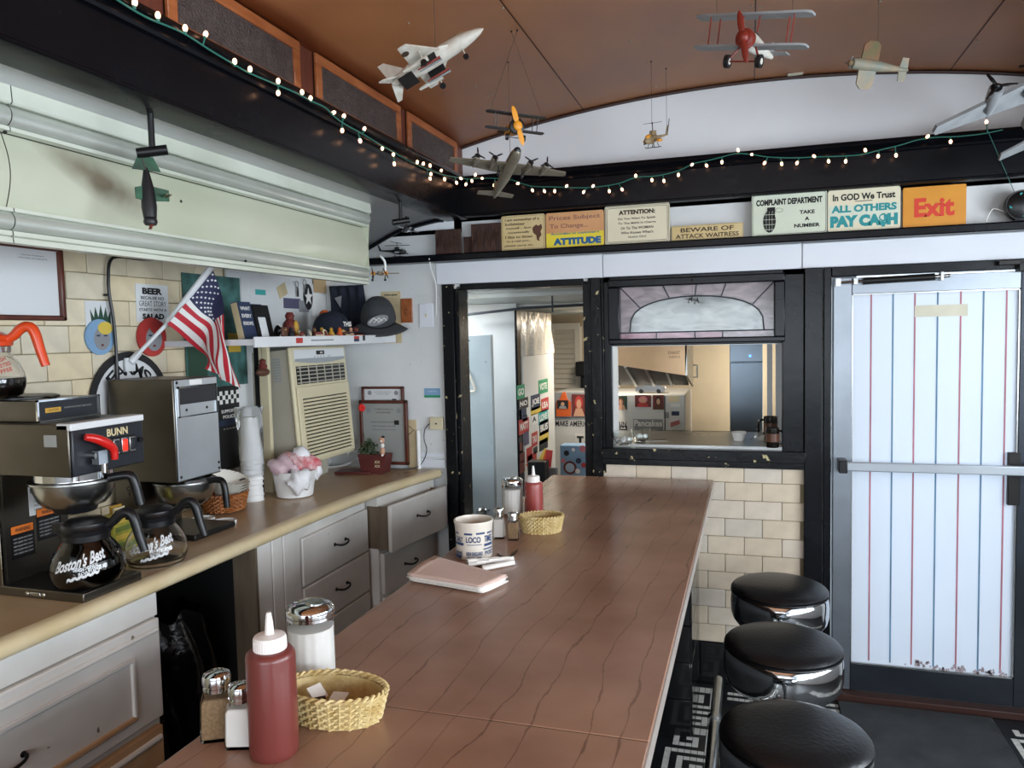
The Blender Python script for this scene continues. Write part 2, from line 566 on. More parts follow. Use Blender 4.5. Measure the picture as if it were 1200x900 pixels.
# ---- clerestory above the left beam: wooden sashes with textured panes
cl = struct(MB().box(-1.36, -1.318, YB, YW, 2.33, 2.53).build('trim_clerestory', 'wood_red'))
struct(MB().box(-1.318, -1.304, YB, YW - .0, 2.508, 2.522).build('cornice', 'brown_edge', cl))
wn = 0
for y0, y1 in ((0.21, 0.77), (0.87, 1.43), (1.53, 2.09), (2.18, 2.795), (2.86, 3.40)):
    wn += 1
    w = struct(MB().box(-1.3185, -1.312, y0, y1, 2.342, 2.505).build('window_%d' % wn, 'brown_edge'))
    fr = .034
    for (a, b, c, d) in ((y0, y1, 2.472, 2.503), (y0, y1, 2.345, 2.365), (y0, y0 + fr, 2.365, 2.472), (y1 - fr, y1, 2.365, 2.472)):
        struct(MB().box(-1.3175, -1.303, a, b, c, d).build('sash_rail', 'wood_orange', w, bevel=.002, seg=1))
    struct(MB().box(-1.3175, -1.309, y0 + fr - .002, y1 - fr + .002, 2.363, 2.474).build('pane', 'pane_textured', w))
cr = struct(MB().box(1.318, 1.36, YB, YW, 2.33, 2.53).build('trim_clerestory_street', 'wood_red'))

# ---- ceilings
def barrel(u, v):
    x = -1.32 + 2.64 * u
    return Vector((x, YB + (YW - YB) * v, arc_z(x)))
ce = struct(MB().grid(barrel, 33, 3).build('ceiling', 'ceiling_brown', solid=.012))
for x in (-0.72, 0.02, 0.76):
    z = arc_z(x)
    struct(MB().box(x - .002, x + .002, YB, YW, z - .0075, z - .004).build('panel_seam', 'brown_edge', ce))
nm = MB().sphere((0, 0, 0), (.004, .004, .003), 8, 5).mesh('nail_head', 'screw')
for k in range(46):
    x = rnd.choice((-1.0, -0.72, -0.4, 0.02, 0.4, .76)) + rnd.uniform(-.02, .02); y = rnd.uniform(1.2, 3.45)
    o = link('nail_head', nm, ce); o.location = (x, y, arc_z(x) - .007)
# rim where the barrel meets the end wall
rim = MB().tube([(x, YW - .008, z - .012) for x, z in arc], .007, 6)
struct(rim.build('end_rim', 'brown_edge', ce))
# curved side ceilings
side_pts = [(-1.42, 2.176), (-1.47, 2.174), (-1.605, 2.150), (-1.70, 2.122), (-1.834, 2.062), (-1.95, 2.02), (-2.03, 1.985), (-2.11, 1.95)]
for s, nm_ in ((1, 'ceiling_side'), (-1, 'ceiling_street')):
    pts = smooth_path([Vector((s * x, 0, z)) for x, z in side_pts], 4)
    def side(u, v, pts=pts):
        i = min(int(u * (len(pts) - 1) + .5), len(pts) - 1)
        return Vector((pts[i].x, YB + (YW - YB) * v, pts[i].z))
    o = struct(MB().grid(side, len(pts), 3).build(nm_, 'white_paint', solid=.01))
    tr = MB().tube([(p.x, YW - .012, p.z - .012) for p in pts], .011, 6)
    struct(tr.build('arch_trim', 'black_paint', o))

# ---- street side wall with its row of windows, back wall
wr = MB().box(XR, XR + WT, YB, YW + WT, 0, 1.02).box(XR, XR + WT, YB, YW + WT, 1.94, 2.7)
ys = [-1.55, -0.35, 0.85, 2.05]
edges = [YB] + [e for y in ys for e in (y - .525, y + .525)] + [YW + WT]
for i in range(0, len(edges), 2): wr.box(XR, XR + WT, edges[i], edges[i + 1], 1.02, 1.94)
struct(wr.build('wall_right', 'white_paint'))
wb = MB().box(-2.2, 2.2, YB - WT, YB, 0, 1.02).box(-2.2, 2.2, YB - WT, YB, 1.94, 2.8).box(-2.2, -1.4, YB - WT, YB, 1.02, 1.94).box(1.2, 2.2, YB - WT, YB, 1.02, 1.94)
struct(wb.build('wall_back', 'white_paint'))
# roof deck so that no sky leaks in
struct(MB().box(-2.3, 2.3, YB - .2, 7.2, 2.84, 2.9).build('roof', 'brown_edge'))

# ---- entrance door
d = struct(MB().box(0.336, 0.408, YW - .005, YW + .04, 0.035, 1.806).build('door_1', 'door_alu', bevel=.002, seg=1))
struct(MB().box(1.022, 1.104, YW - .005, YW + .04, 0.035, 1.806).build('stile', 'door_dark', d, bevel=.002, seg=1))
struct(MB().box(0.408, 1.022, YW - .005, YW + .04, 1.738, 1.806).build('top_rail', 'door_alu', d, bevel=.002, seg=1))
struct(MB().box(0.408, 1.022, YW - .005, YW + .04, 0.035, 0.150).build('bottom_rail', 'door_dark', d, bevel=.002, seg=1))
b_ = MB()
for (a, b, c, e) in ((.408, .4125, .15, 1.738), (1.0175, 1.022, .15, 1.738), (.408, 1.022, .15, .1545), (.408, 1.022, 1.7335, 1.738)):
    b_.box(a, b, YW + .0, YW + .03, c, e)
struct(b_.build('glazing_bead', 'chrome_dull', d))
# white film behind the glass, light from outside comes through it
fm = bpy.data.materials.new('white_film'); fm.use_nodes = True
nt = fm.node_tree; pb = nt.nodes['Principled BSDF']; pb.inputs['Base Color'].default_value = (.86, .88, .9, 1); pb.inputs['Roughness'].default_value = .25
tl = nt.nodes.new('ShaderNodeBsdfTranslucent'); tl.inputs[0].default_value = (.86, .9, .96, 1)
mx = nt.nodes.new('ShaderNodeMixShader'); mx.inputs[0].default_value = .55
nt.links.new(pb.outputs[0], mx.inputs[1]); nt.links.new(tl.outputs[0], mx.inputs[2]); nt.links.new(mx.outputs[0], nt.nodes['Material Output'].inputs[0])
M['white_film'] = fm
mk('stripe_red', '#b5707c', .5, var=.3, scale=20, stretch=(1, 1, .3)); mk('stripe_blue', '#5d87a3', .5, var=.3, scale=20, stretch=(1, 1, .3))
mk('tape', '#d8d3bd', .6, var=.1); mk('peel', '#b4a6aa', .6, var=.4, scale=30)
struct(MB().box(0.4125, 1.0175, YW + .012, YW + .016, .1545, 1.7335).build('panel', 'white_film', d))
for i, px_ in enumerate((1020.5, 1046, 1071.5, 1098, 1125, 1151.5, 1178.5)):
    X = on_y(px_, 420, YW + .012).x
    struct(MB().box(X - .003, X + .003, YW + .0105, YW + .0119, .165, 1.7335).build('stripe', 'stripe_blue' if i % 2 else 'stripe_red', d))
a = on_y(1072, 358, YW + .01); b = on_y(1134, 370, YW + .01)
struct(MB().box(a.x, b.x, YW + .009, YW + .0105, b.z, a.z).build('tape_label', 'tape', d))
pm = MB()
for k in range(60):
    x = .60 + .41 * rnd.random() ** .7; z = .157 + .025 * rnd.random() ** 2; s = rnd.uniform(.002, .008)
    pm.face([(x - s, YW + .0095, z - .003), (x + s, YW + .0095, z - .003), (x + s * .5, YW + .0095, z + s * 1.5), (x - s * .6, YW + .0095, z + s * rnd.uniform(.4, 2))])
stuff(pm.build('peeling_paint', 'peel', d))
# push bar with brackets
zb0 = on_y(987, 546, YW - .06).z
bar = struct(MB().box(0.372, 1.075, YW - .075, YW - .052, zb0 - .019, zb0 + .019).build('push_bar', 'steel_blue', d, bevel=.004))
struct(MB().box(0.352, 0.385, YW - .09, YW - .004, zb0 - .027, zb0 + .027).build('bracket', 'black_plastic', bar, bevel=.003))
struct(MB().box(1.062, 1.098, YW - .09, YW - .004, zb0 - .027, zb0 + .027).build('bracket', 'black_plastic', bar, bevel=.003))
a = on_y(1181, 530, YW); b = on_y(1193, 592, YW)
struct(MB().box(a.x, 1.03, YW - .012, YW + .01, b.z, a.z).build('lock_case', 'dark_metal', d, bevel=.002))
# closer at the top
cz = on_y(1060, 327, YW - .03).z
a = on_y(1011, 328, YW - .03).x; b = on_y(1095, 325, YW - .03).x
cs_ = struct(MB().cyl((a, YW - .035, cz - .002), (b, YW - .035, cz + .004), .0145, n=14).build('closer', 'dark_metal', d))
mbx = MB().cyl((b, YW - .035, cz + .004), (b + .055, YW - .035, cz + .007), .008, n=10).cyl((a - .10, YW - .035, cz - .006), (a, YW - .035, cz - .002), .0055, n=8)
mbx.box(a - .035, a - .02, YW - .045, YW - .005, cz - .014, cz + .01).box(b + .02, b + .03, YW - .05, YW - .005, cz - .012, cz + .022).box(.340, .36, YW - .05, YW - .005, cz - .02, cz + .012)
struct(mbx.build('closer_rod', 'chrome_dull', cs_))
a = on_y(1168, 306, YW - .03)
struct(MB().box(a.x, a.x + .08, YW - .06, YW - .028, a.z - .018, a.z - .0).box(a.x + .07, a.x + .16, YW - .06, YW - .004, a.z - .045, a.z - .01).build('stop_bracket', 'dark_metal', d, bevel=.002))

mat_ = MB().box(0.352, 0.93, 1.4, 3.43, 0.0, 0.012)
tag(mat_.build('door_mat', 'rubber_mat', bevel=.003), 'dark rubber floor mat lying in front of the white door', 'mat')
# ================================================================== counters, stools, cabinets, hood
# marble-look brown laminate with dark wandering veins
def veined(name):
    m = bpy.data.materials.new(name); m.use_nodes = True
    nt = m.node_tree; b = nt.nodes['Principled BSDF']
    tc = nt.nodes.new('ShaderNodeTexCoord'); mp = nt.nodes.new('ShaderNodeMapping')
    mp.inputs['Rotation'].default_value = (0, 0, radians(16))
    nt.links.new(tc.outputs['Object'], mp.inputs[0])
    nz = nt.nodes.new('ShaderNodeTexNoise'); nz.inputs['Scale'].default_value = 5; nz.inputs['Detail'].default_value = 6
    nt.links.new(mp.outputs[0], nz.inputs['Vector'])
    wv = nt.nodes.new('ShaderNodeTexWave'); wv.wave_type = 'BANDS'; wv.bands_direction = 'X'
    wv.inputs['Scale'].default_value = 3.6; wv.inputs['Distortion'].default_value = 7.0; wv.inputs['Detail'].default_value = 6; wv.inputs['Detail Scale'].default_value = 1.6
    mp2 = nt.nodes.new('ShaderNodeMapping'); mp2.inputs['Scale'].default_value = (1.3, .28, 1); mp2.inputs['Rotation'].default_value = (0, 0, radians(12))
    nt.links.new(tc.outputs['Object'], mp2.inputs[0]); nt.links.new(mp2.outputs[0], wv.inputs['Vector'])
    r = nt.nodes.new('ShaderNodeValToRGB')
    r.color_ramp.elements[0].position = .0; r.color_ramp.elements[0].color = (*lin('#5a382d'), 1)
    r.color_ramp.elements[1].position = .006; r.color_ramp.elements[1].color = (1, 1, 1, 1)
    nt.links.new(wv.outputs['Fac'], r.inputs[0])
    r2 = nt.nodes.new('ShaderNodeValToRGB')
    r2.color_ramp.elements[0].position = .3; r2.color_ramp.elements[0].color = (*lin('#886551'), 1)
    r2.color_ramp.elements[1].position = .72; r2.color_ramp.elements[1].color = (*lin('#9e7964'), 1)
    nt.links.new(nz.outputs['Fac'], r2.inputs[0])
    mx = nt.nodes.new('ShaderNodeMix'); mx.data_type = 'RGBA'; mx.blend_type = 'MULTIPLY'; mx.inputs[0].default_value = .5
    nt.links.new(r2.outputs[0], mx.inputs[6]); nt.links.new(r.outputs[0], mx.inputs[7])
    nt.links.new(mx.outputs[2], b.inputs['Base Color'])
    b.inputs['Roughness'].default_value = .22
    n3 = nt.nodes.new('ShaderNodeTexNoise'); n3.inputs['Scale'].default_value = 90
    nt.links.new(tc.outputs['Object'], n3.inputs['Vector'])
    bp = nt.nodes.new('ShaderNodeBump'); bp.inputs['Strength'].default_value = .05; bp.inputs['Distance'].default_value = .004
    nt.links.new(n3.outputs['Fac'], bp.inputs['Height']); nt.links.new(bp.outputs[0], b.inputs['Normal'])
    M[name] = m
veined('counter_laminate')
mk('counter_edge', '#b9aea4', .3, .3)

CZ = 0.94      # lunch counter top
BZ = 0.945     # back counter top
c = thing('lunch_counter', 'long brown marbled lunch counter with stools along one side', 'counter', (-0.52, 1.9, 0))
for y0, y1 in ((0.15, 1.2005), (1.2025, YW - .053)):
    s_ = MB().box(-0.885, -0.158, y0, y1, CZ - .034, CZ).build('counter_slab', 'counter_laminate', c, w=True, bevel=.002)
    MB().box(-0.158, -0.1545, y0, y1, CZ - .036, CZ - .003).build('edge_strip', 'counter_edge', s_, w=True)
    MB().box(-0.889, -0.885, y0, y1, CZ - .036, CZ - .003).build('edge_strip', 'counter_edge', s_, w=True)
MB().box(-0.884, -0.159, 1.2004, 1.2026, CZ - .03, CZ - .0012).build('seam', 'black_matte', c, w=True)
MB().box(-0.84, -0.50, .2, 2.99, 0, CZ - .036).build('base', 'black_matte', c, w=True)
pier = MB().box(-0.84, -0.2265, 2.985, YW - .06, 0, CZ - .036).build('pier', 'black_matte', c, w=True)
ptm = MB().box(0.001, 0.147, -0.006, 0.002, 0.001, 0.147).mesh('black_tile', 'black_tile')
inv = MATS[c.name].inverted()
for i in range(4):
    for k in range(6):
        o = link('black_tile', ptm, pier, bevel=.002, seg=1); o.location = inv @ Vector((-0.2265 - .148 * (i + 1), 2.985, .003 + k * .149))
ptm2 = MB().box(-.002, 0.006, 0.001, 0.147, 0.001, 0.147).mesh('black_tile', 'black_tile')
for i in range(3):
    for k in range(6):
        o = link('black_tile', ptm2, pier, bevel=.002, seg=1); o.location = inv @ Vector((-0.2265, 2.987 + .148 * i, .003 + k * .149))

# foot rail
r_ = thing('foot_rail', 'worn metal foot rail pipe running beside the lunch counter', 'rail', (-0.125, 2.0, 0))
MB().tube([(-0.125, 0.9, .2), (-0.125, 3.08, .2)], .0195, 14).build('pipe', 'chrome_dull', r_, w=True)
MB().sphere((-0.125, 3.08, .2), (.0195, .012, .0195), 12, 8).build('end_cap', 'chrome_dull', r_, w=True)
for y in (2.75, 1.5):
    k = MB().cyl((-0.125, y - .016, .2), (-0.125, y + .016, .2), .0265, n=16).build('clamp', 'chrome_dull', r_, w=True)
    MB().tube([(-0.125, y, .2), (-0.06, y, .155), (-0.05, y, .1), (-0.05, y, 0)], .011, 8).build('bracket', 'chrome_dull', r_, w=True)
    MB().lathe([(.04, 0), (.04, .006), (.014, .012)], 16, (-0.05, y, 0)).build('floor_flange', 'chrome_dull', r_, w=True)

# stools
def make_stool():
    s = thing('counter_stool', '', 'stool', (0, 0, 0), 0, 'counter stools')
    h = .67
    cu = MB().lathe([(0.0, h), (.05, h - .0005), (.10, h - .004), (.135, h - .010), (.155, h - .017), (.166, h - .023), (.1715, h - .030), (.170, h - .037), (.165, h - .041), (.162, h - .046), (.150, h - .048)], 48, cap0=False).build('cushion', 'black_vinyl', s)
    MB().tube([(.1705 * cos(2 * pi * i / 48), .1705 * sin(2 * pi * i / 48), h - .040) for i in range(48)], .0025, 6, closed=True).build('piping', 'black_vinyl', cu)
    MB().lathe([(.150, h - .046), (.166, h - .044), (.170, h - .048), (.1735, h - .08), (.173, h - .115), (.168, h - .138), (.157, h - .154), (.14, h - .162), (.06, h - .168)], 56, cap0=False).build('chrome_band', 'chrome', s)
    MB().lathe([(.055, h - .165), (.045, h - .18), (.034, h - .2), (.032, .10), (.04, .06), (.10, .028), (.135, .012), (.138, 0)], 28).build('pedestal', 'chrome', s)
    return s
st = make_stool()
stools = []
for i, (px_, py_, lb) in enumerate(((913, 682, 'farthest black topped chrome stool, by the tiled wall'), (917, 746, 'middle black topped chrome stool of the three'), (931, 850, 'nearest and largest looking black topped chrome stool'))):
    o = st if i == 0 else copy_tree(st)
    p_ = on_z(px_, py_, .665)
    o.location = (p_.x, p_.y, 0.0)
    o['label'] = lb
    stools.append(o)

# ---- back counter worktop
b = thing('back_counter', 'long beige laminate worktop with a pale rounded front edge', 'worktop', (-1.85, 2.2, BZ - .04))
front = [(-1.588, 0.75), (-1.588, 2.0), (-1.583, 2.6), (-1.555, 3.0), (-1.50, 3.3), (-1.465, 3.462)]
poly = [(XL + .006, 0.75)] + [(x - .02, y) for x, y in front] + [(XL + .006, 3.462)]
MB().prism(poly, lambda u, v, w: Vector((u, v, w)), BZ - .042, BZ).build('top', 'laminate_beige', b, w=True)
nose = [(-.021, .0008), (-.008, .0006), (.004, -.002), (.0125, -.008), (.0165, -.017), (.0165, -.028), (.012, -.036), (.003, -.042), (-.021, -.0425)]
def nosef(u, v):
    i = v * (len(front) - 1); k = min(int(i), len(front) - 2); t = i - k
    x = front[k][0] * (1 - t) + front[k + 1][0] * t; y = front[k][1] * (1 - t) + front[k + 1][1] * t
    j = min(int(u * (len(nose) - 1) + .5), len(nose) - 1)
    return Vector((x + nose[j][0] - .0085, y, BZ + nose[j][1]))
MB().grid(nosef, len(nose), 31).build('nosing', 'laminate_nose', b, w=True)
MB().box(-1.5, -1.466, 3.463, 3.472, BZ - .042, BZ).build('end_cap', 'laminate_nose', b, w=True)

def pull(parent, c, w=.085, R=Vector((0, 1, 0)), N=Vector((1, 0, 0))):
    """dark bow handle, w=True coordinates"""
    c = Vector(c); U = Vector((0, 0, 1))
    pts = [c - R * (w / 2) + N * .001, c - R * (w / 2) + N * .014 - U * .0, c - R * (w * .32) + N * .024 - U * .005, c + N * .026 - U * .008, c + R * (w * .32) + N * .024 - U * .005, c + R * (w / 2) + N * .014, c + R * (w / 2) + N * .001]
    h = MB().tube(smooth_path(pts, 4), [.0042] * 25, 8)
    for s in (-1, 1):
        h.sphere(c + R * (s * w / 2) + N * .002, (.003, .008, .008), 10, 6)
    return h.build('handle', 'iron_black', parent, w=True)

# near drawer cabinet
cb = thing('drawer_cabinet', 'near white drawer cabinet with moulded drawer fronts under the coffee brewer', 'cabinet', (-1.85, 1.2, 0))
MB().box(-2.08, -1.632, .78, 1.735, 0.05, BZ - .044).build('body', 'cab_white', cb, w=True)
MB().box(-1.632, -1.62, .78, 1.735, .826, BZ - .044).build('face_rail', 'cab_white', cb, w=True, bevel=.002)
def moulded(y0, y1, z0, z1, X=-1.632, lean=0.0):
    d_ = MB().box(X, X + .024, y0, y1, z0, z1).build('drawer', 'cab_white', cb, w=True, bevel=.004)
    for (a, b_, c_, e) in ((y0 + .012, y1 - .012, z1 - .042, z1 - .02),):
        MB().tube([(X + .024, a, (c_ + e) / 2), (X + .024, b_, (c_ + e) / 2)], .009, 8).build('moulding', 'cab_white', d_, w=True)
    for (a, b_, c_, e) in ((y0 + .07, y1 - .10, z1 - .088, z1 - .074), (y0 + .07, y1 - .10, z0 + .035, z0 + .049), (y1 - .112, y1 - .10, z0 + .04, z1 - .08), (y0 + .07, y0 + .082, z0 + .04, z1 - .08)):
        MB().box(X + .02, X + .032, a, b_, c_, e).build('moulding', 'cab_edge' if c_ < z0 + .045 and e < z0 + .06 else 'cab_white', d_, w=True, bevel=.003)
    pull(d_, (X + .024, (y0 + y1) / 2 - .03, (z0 + z1) / 2 - .02), .11)
    return d_
moulded(.80, 1.727, .536, .822)
dlow = moulded(.80, 1.722, .23, .512); dlow.data.materials[0] = M['cab_edge']

# trash: black bag in a bin in the open bay
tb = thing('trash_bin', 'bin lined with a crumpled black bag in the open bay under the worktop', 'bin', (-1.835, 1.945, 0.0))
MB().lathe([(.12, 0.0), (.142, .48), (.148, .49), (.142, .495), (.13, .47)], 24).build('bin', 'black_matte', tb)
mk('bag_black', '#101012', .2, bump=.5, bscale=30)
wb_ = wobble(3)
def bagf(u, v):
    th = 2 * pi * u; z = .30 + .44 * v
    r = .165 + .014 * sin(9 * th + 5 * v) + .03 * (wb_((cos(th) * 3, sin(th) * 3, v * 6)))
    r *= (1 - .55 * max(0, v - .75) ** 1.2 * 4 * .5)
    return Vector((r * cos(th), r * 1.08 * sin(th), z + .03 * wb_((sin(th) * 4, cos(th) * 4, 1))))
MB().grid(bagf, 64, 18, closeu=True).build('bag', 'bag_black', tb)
MB().box(-2.09, -2.085, 1.74, 2.16, .02, .9).build('bay_back', 'black_matte', None)  # black sheet; the dark of the open bay is put into its colour
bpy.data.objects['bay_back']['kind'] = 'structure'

# upright panel and middle drawers
cb2 = thing('drawer_cabinet', 'middle white cabinet with two drawers beside the open bay', 'cabinet', (-1.85, 2.55, 0))
MB().box(-2.08, -1.622, 2.175, 2.975, 0.05, BZ - .044).build('body', 'cab_white', cb2, w=True)
MB().box(-2.08, -1.69, 2.163, 2.175, 0.0, BZ - .044).build('bay_shade_side', 'black_matte', cb2, w=True)  # black sheet added inside the bay, its shade put into the colour
MB().box(-1.69, -1.60, 2.162, 2.175, 0.0, BZ - .044).build('end_panel', 'cab_wood', cb2, w=True)
for a, b_ in ((2.175, 2.262), (2.268, 2.33), (2.336, 2.44)):
    MB().box(-1.622, -1.606, a, b_, 0.0, BZ - .044).build('face_board', 'cab_white', cb2, w=True, bevel=.003)
for z0, z1 in ((.672, .855), (.495, .664), (.25, .487)):
    d_ = MB().box(-1.622, -1.602, 2.452, 2.962, z0, z1).build('drawer', 'cab_white', cb2, w=True, bevel=.004)
    pull(d_, (-1.602, 2.72, (z0 + z1) / 2 + .01), .085)

cb3 = thing('drawer_cabinet', 'white cabinet by the doorway with its top drawer pulled out', 'cabinet', (-1.80, 3.22, 0))
ang = -radians(8.5)
Rf = Matrix.Translation((-1.568, 2.985, 0)) @ Matrix.Rotation(ang, 4, 'Z')
def fr(x, y, z): return Rf @ Vector((x, y, z))
def lbox(x0, x1, y0, y1, z0, z1): return MB().box(x0, x1, y0, y1, z0, z1, T=Rf)
lbox(-.35, 0, 0, .475, 0.0, BZ - .046).build('body', 'cab_white', cb3, w=True)
dr = lbox(.062, .082, -.012, .462, .665, .872).build('drawer', 'cab_white', cb3, w=True, bevel=.005)
lbox(-.05, .062, -.004, .008, .672, .86).build('drawer_side', 'cab_wood', dr, w=True)
lbox(-.05, .062, .44, .452, .672, .86).build('drawer_side', 'cab_wood', dr, w=True)
lbox(-.05, .062, .008, .44, .672, .68).build('drawer_bottom', 'cab_wood', dr, w=True)
Rv = (Rf.to_3x3() @ Vector((0, 1, 0))); Nv = (Rf.to_3x3() @ Vector((1, 0, 0)))
pull(dr, fr(.082, .235, .785), .085, Rv, Nv)
dr = lbox(0, .02, .012, .42, .462, .648).build('drawer', 'cab_white', cb3, w=True, bevel=.005)
pull(dr, fr(.02, .215, .56), .085, Rv, Nv)
lbox(0, .02, .012, .42, .2, .45).build('drawer', 'cab_white', cb3, w=True, bevel=.005)

# ---- exhaust hood
h = thing('exhaust_hood', 'long pale enamelled exhaust hood with ribbed mouldings over the back counter', 'hood', (-1.85, 1.7, 1.82))
HY0, HY1 = 0.5, 2.93
def extr(prof, y0, y1):
    mb = MB()
    def fn(u, v):
        j = min(int(u * (len(prof) - 1) + .5), len(prof) - 1)
        return Vector((prof[j][0], y0 + (y1 - y0) * v, prof[j][1]))
    return mb.grid(fn, len(prof), 2)
def arcp(cx, cz, r, a0, a1, n=9, sx=1.0):
    return [(cx + sx * r * cos(radians(a0 + (a1 - a0) * i / n)), cz + r * sin(radians(a0 + (a1 - a0) * i / n))) for i in range(n + 1)]
segs = ((HY0, 1.29), (1.2925, HY1))
for y0, y1 in segs:
    extr([(-1.62, 2.172), (-1.522, 2.172), (-1.520, 2.170), (-1.518, 2.126), (-1.522, 2.122), (-1.534, 2.122)], y0, y1).build('top_flange', 'hood_trim', h, w=True)
    extr([(-1.545, 2.123)] + arcp(-1.545, 2.100, .024, 80, -80, 10) + [(-1.548, 2.074)], y0, y1).build('bead', 'hood_bead', h, w=True)
    extr([(-1.55, 2.076), (-1.529, 2.075), (-1.528, 2.066), (-1.55, 2.065)], y0, y1).build('fillet', 'hood_trim', h, w=True)
    bulge = [(-1.556 + .020 * sin(pi * i / 14) + (.0 * i), 2.064 - .164 * i / 14) for i in range(15)]
    extr(bulge, y0, y1).build('front_panel', 'hood_enamel', h, w=True)
    extr([(-1.556, 1.902), (-1.533, 1.901), (-1.532, 1.893), (-1.556, 1.892)], y0, y1).build('fillet', 'hood_trim', h, w=True)
    extr([(-1.552, 1.893)] + arcp(-1.552, 1.874, .021, 80, -80, 10) + [(-1.555, 1.852)], y0, y1).build('bead', 'hood_bead', h, w=True)
    extr([(-1.556, 1.853), (-1.540, 1.852), (-1.539, 1.842), (-1.546, 1.8405), (-1.540, 1.838), (-1.539, 1.826), (-1.56, 1.825), (-1.575, 1.84)], y0, y1).build('bottom_lip', 'hood_trim', h, w=True)
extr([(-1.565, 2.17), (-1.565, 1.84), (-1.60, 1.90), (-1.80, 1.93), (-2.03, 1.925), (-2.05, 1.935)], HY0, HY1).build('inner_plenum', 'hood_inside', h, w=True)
# closing plates at both ends
for y in (HY0, HY1):
    prof = [(-2.06, 1.92), (-1.62, 1.9), (-1.56, 1.828), (-1.54, 1.85), (-1.535, 1.875), (-1.538, 1.98), (-1.53, 2.08), (-1.525, 2.17), (-2.0, 2.17)]
    MB().prism(prof[0:1] + [(-1.90, 1.9), (-1.62, 1.9)] + prof[1:] if False else prof, lambda u, v, w: Vector((u, w, v)), y - .002, y + .002).build('end_plate', 'hood_enamel', h, w=True)
hm = M['hood_enamel']; nt = hm.node_tree; bs = nt.nodes['Principled BSDF']
src = bs.inputs['Base Color'].links[0].from_socket
tc = nt.nodes.new('ShaderNodeTexCoord'); mp = nt.nodes.new('ShaderNodeMapping'); mp.vector_type = 'TEXTURE'
c_s = on_x(122, 214, -1.537) - Vector(h.location)
mp.inputs['Location'].default_value = (c_s.x, c_s.y, c_s.z); mp.inputs['Rotation'].default_value = (radians(-20), 0, 0); mp.inputs['Scale'].default_value = (.5, .24, .062)
nt.links.new(tc.outputs['Object'], mp.inputs[0])
gd = nt.nodes.new('ShaderNodeTexGradient'); gd.gradient_type = 'SPHERICAL'; nt.links.new(mp.outputs[0], gd.inputs[0])
nz = nt.nodes.new('ShaderNodeTexNoise'); nz.inputs['Scale'].default_value = 9; nz.inputs['Detail'].default_value = 3; nt.links.new(tc.outputs['Object'], nz.inputs['Vector'])
ml = nt.nodes.new('ShaderNodeMath'); ml.operation = 'MULTIPLY'; nt.links.new(gd.outputs['Fac'], ml.inputs[0]); nt.links.new(nz.outputs['Fac'], ml.inputs[1])
mr = nt.nodes.new('ShaderNodeMapRange'); mr.inputs[1].default_value = .06; mr.inputs[2].default_value = .42; mr.inputs[4].default_value = .8; nt.links.new(ml.outputs[0], mr.inputs[0])
mxs = nt.nodes.new('ShaderNodeMix'); mxs.data_type = 'RGBA'; nt.links.new(mr.outputs[0], mxs.inputs[0]); nt.links.new(src, mxs.inputs[6]); mxs.inputs[7].default_value = (*lin('#6a5a44'), 1)
nt.links.new(mxs.outputs[2], bs.inputs['Base Color'])
# rivets and grime stains on the front
rv = MB()
for (px_, py_) in ((212, 236), (242, 208), (288, 306), (6, 155)):
    p_ = on_x(px_, py_, -1.537); rv.sphere(p_, .0042, 8, 6)
stuff(rv.build('rivets', 'dark_metal', h, w=True))
# ================================================================== kitchen beyond the end wall
mk('kitchen_wall', '#c9b79a', .5, var=.08, scale=4); mk('kitchen_grey', '#aab0b2', .5, var=.1, scale=4, speck=('#5c5a52', 30, .74))
mk('kitchen_ceiling', '#b9bdba', .5, var=.15, scale=5); mk('pipe_dark', '#3c4148', .5, .4)
mk('door_blue', '#bcc9ce', .4, color2='#a9b9c0', scale=4, speck=('#5f6a6c', 25, .7))
mk('fridge_white', '#d6d6d2', .3, var=.04); mk('hood_warm_light', '#d9b48c', .35, .55, var=.12, scale=4)  # peach tone of the hood stands in for warm light on stainless steel
mk('filter_dark', '#2b2620', .4, .6); mk('steel_fridge', '#6d7780', .28, .9, var=.1, scale=2)
mk('shutter_white', '#e4ddcf', .5); mk('plastic_sheet', '#d8d2c6', .25, coat=.5, var=.15, scale=20, bump=.4)
mk('added_lamp_tube', '#fff1d8', .5, emit='#ffe9c8', estr=8.0)  # glowing tubes of the two added kitchen lamps
PAL = {k: mk('print_' + k, v, .55) for k, v in dict(green='#2f8f63', teal='#3fa3a0', red='#b53a36', navy='#2c3852', yellow='#d9bd52', black='#202022', white='#e6e4df', purple='#5a5670', orange='#d2602a', pink='#cf7f88', blue='#7fa3c4', brown='#5b3a2b', skin='#c99a7d', gold='#c79a3a', grey='#8b8d90', cream='#e2d5ae', dred='#6a2e28', tan='#b99d74', darkgreen='#2c4a3a', lblue='#a8c3d8').items()}

struct(MB().box(-2.3, -2.2, YW + WT, 7.0, 0, 2.1).build('wall_kitchen_left', 'kitchen_grey'))
struct(MB().box(0.34, 0.44, YW + WT, 7.0, 0, 2.1).build('wall_kitchen_right', 'white_paint'))
struct(MB().box(-2.3, .44, 6.6, 6.7, 0, 2.1).build('wall_kitchen_back', 'kitchen_wall'))
kc = struct(MB().prism([(YW + WT, 1.88), (4.3, 1.765), (6.65, 1.765), (6.65, 2.0), (YW + WT, 2.0)], lambda u, v, w: Vector((w, u, v)), -2.3, .44).build('ceiling_kitchen', 'kitchen_ceiling'))
for y_ in (3.95, 4.25, 5.2):
    z_ = 1.88 - (y_ - 3.62) * .169 if y_ < 4.3 else 1.765
    struct(MB().box(-2.2, .34, y_, y_ + .035, z_ - .02, z_ + .01).build('ceiling_batten', 'kitchen_ceiling', kc))
pp = MB().tube([on_y(545, 369, 4.0), on_y(615, 361, 4.02), on_y(690, 357, 4.05)], .0075, 8)
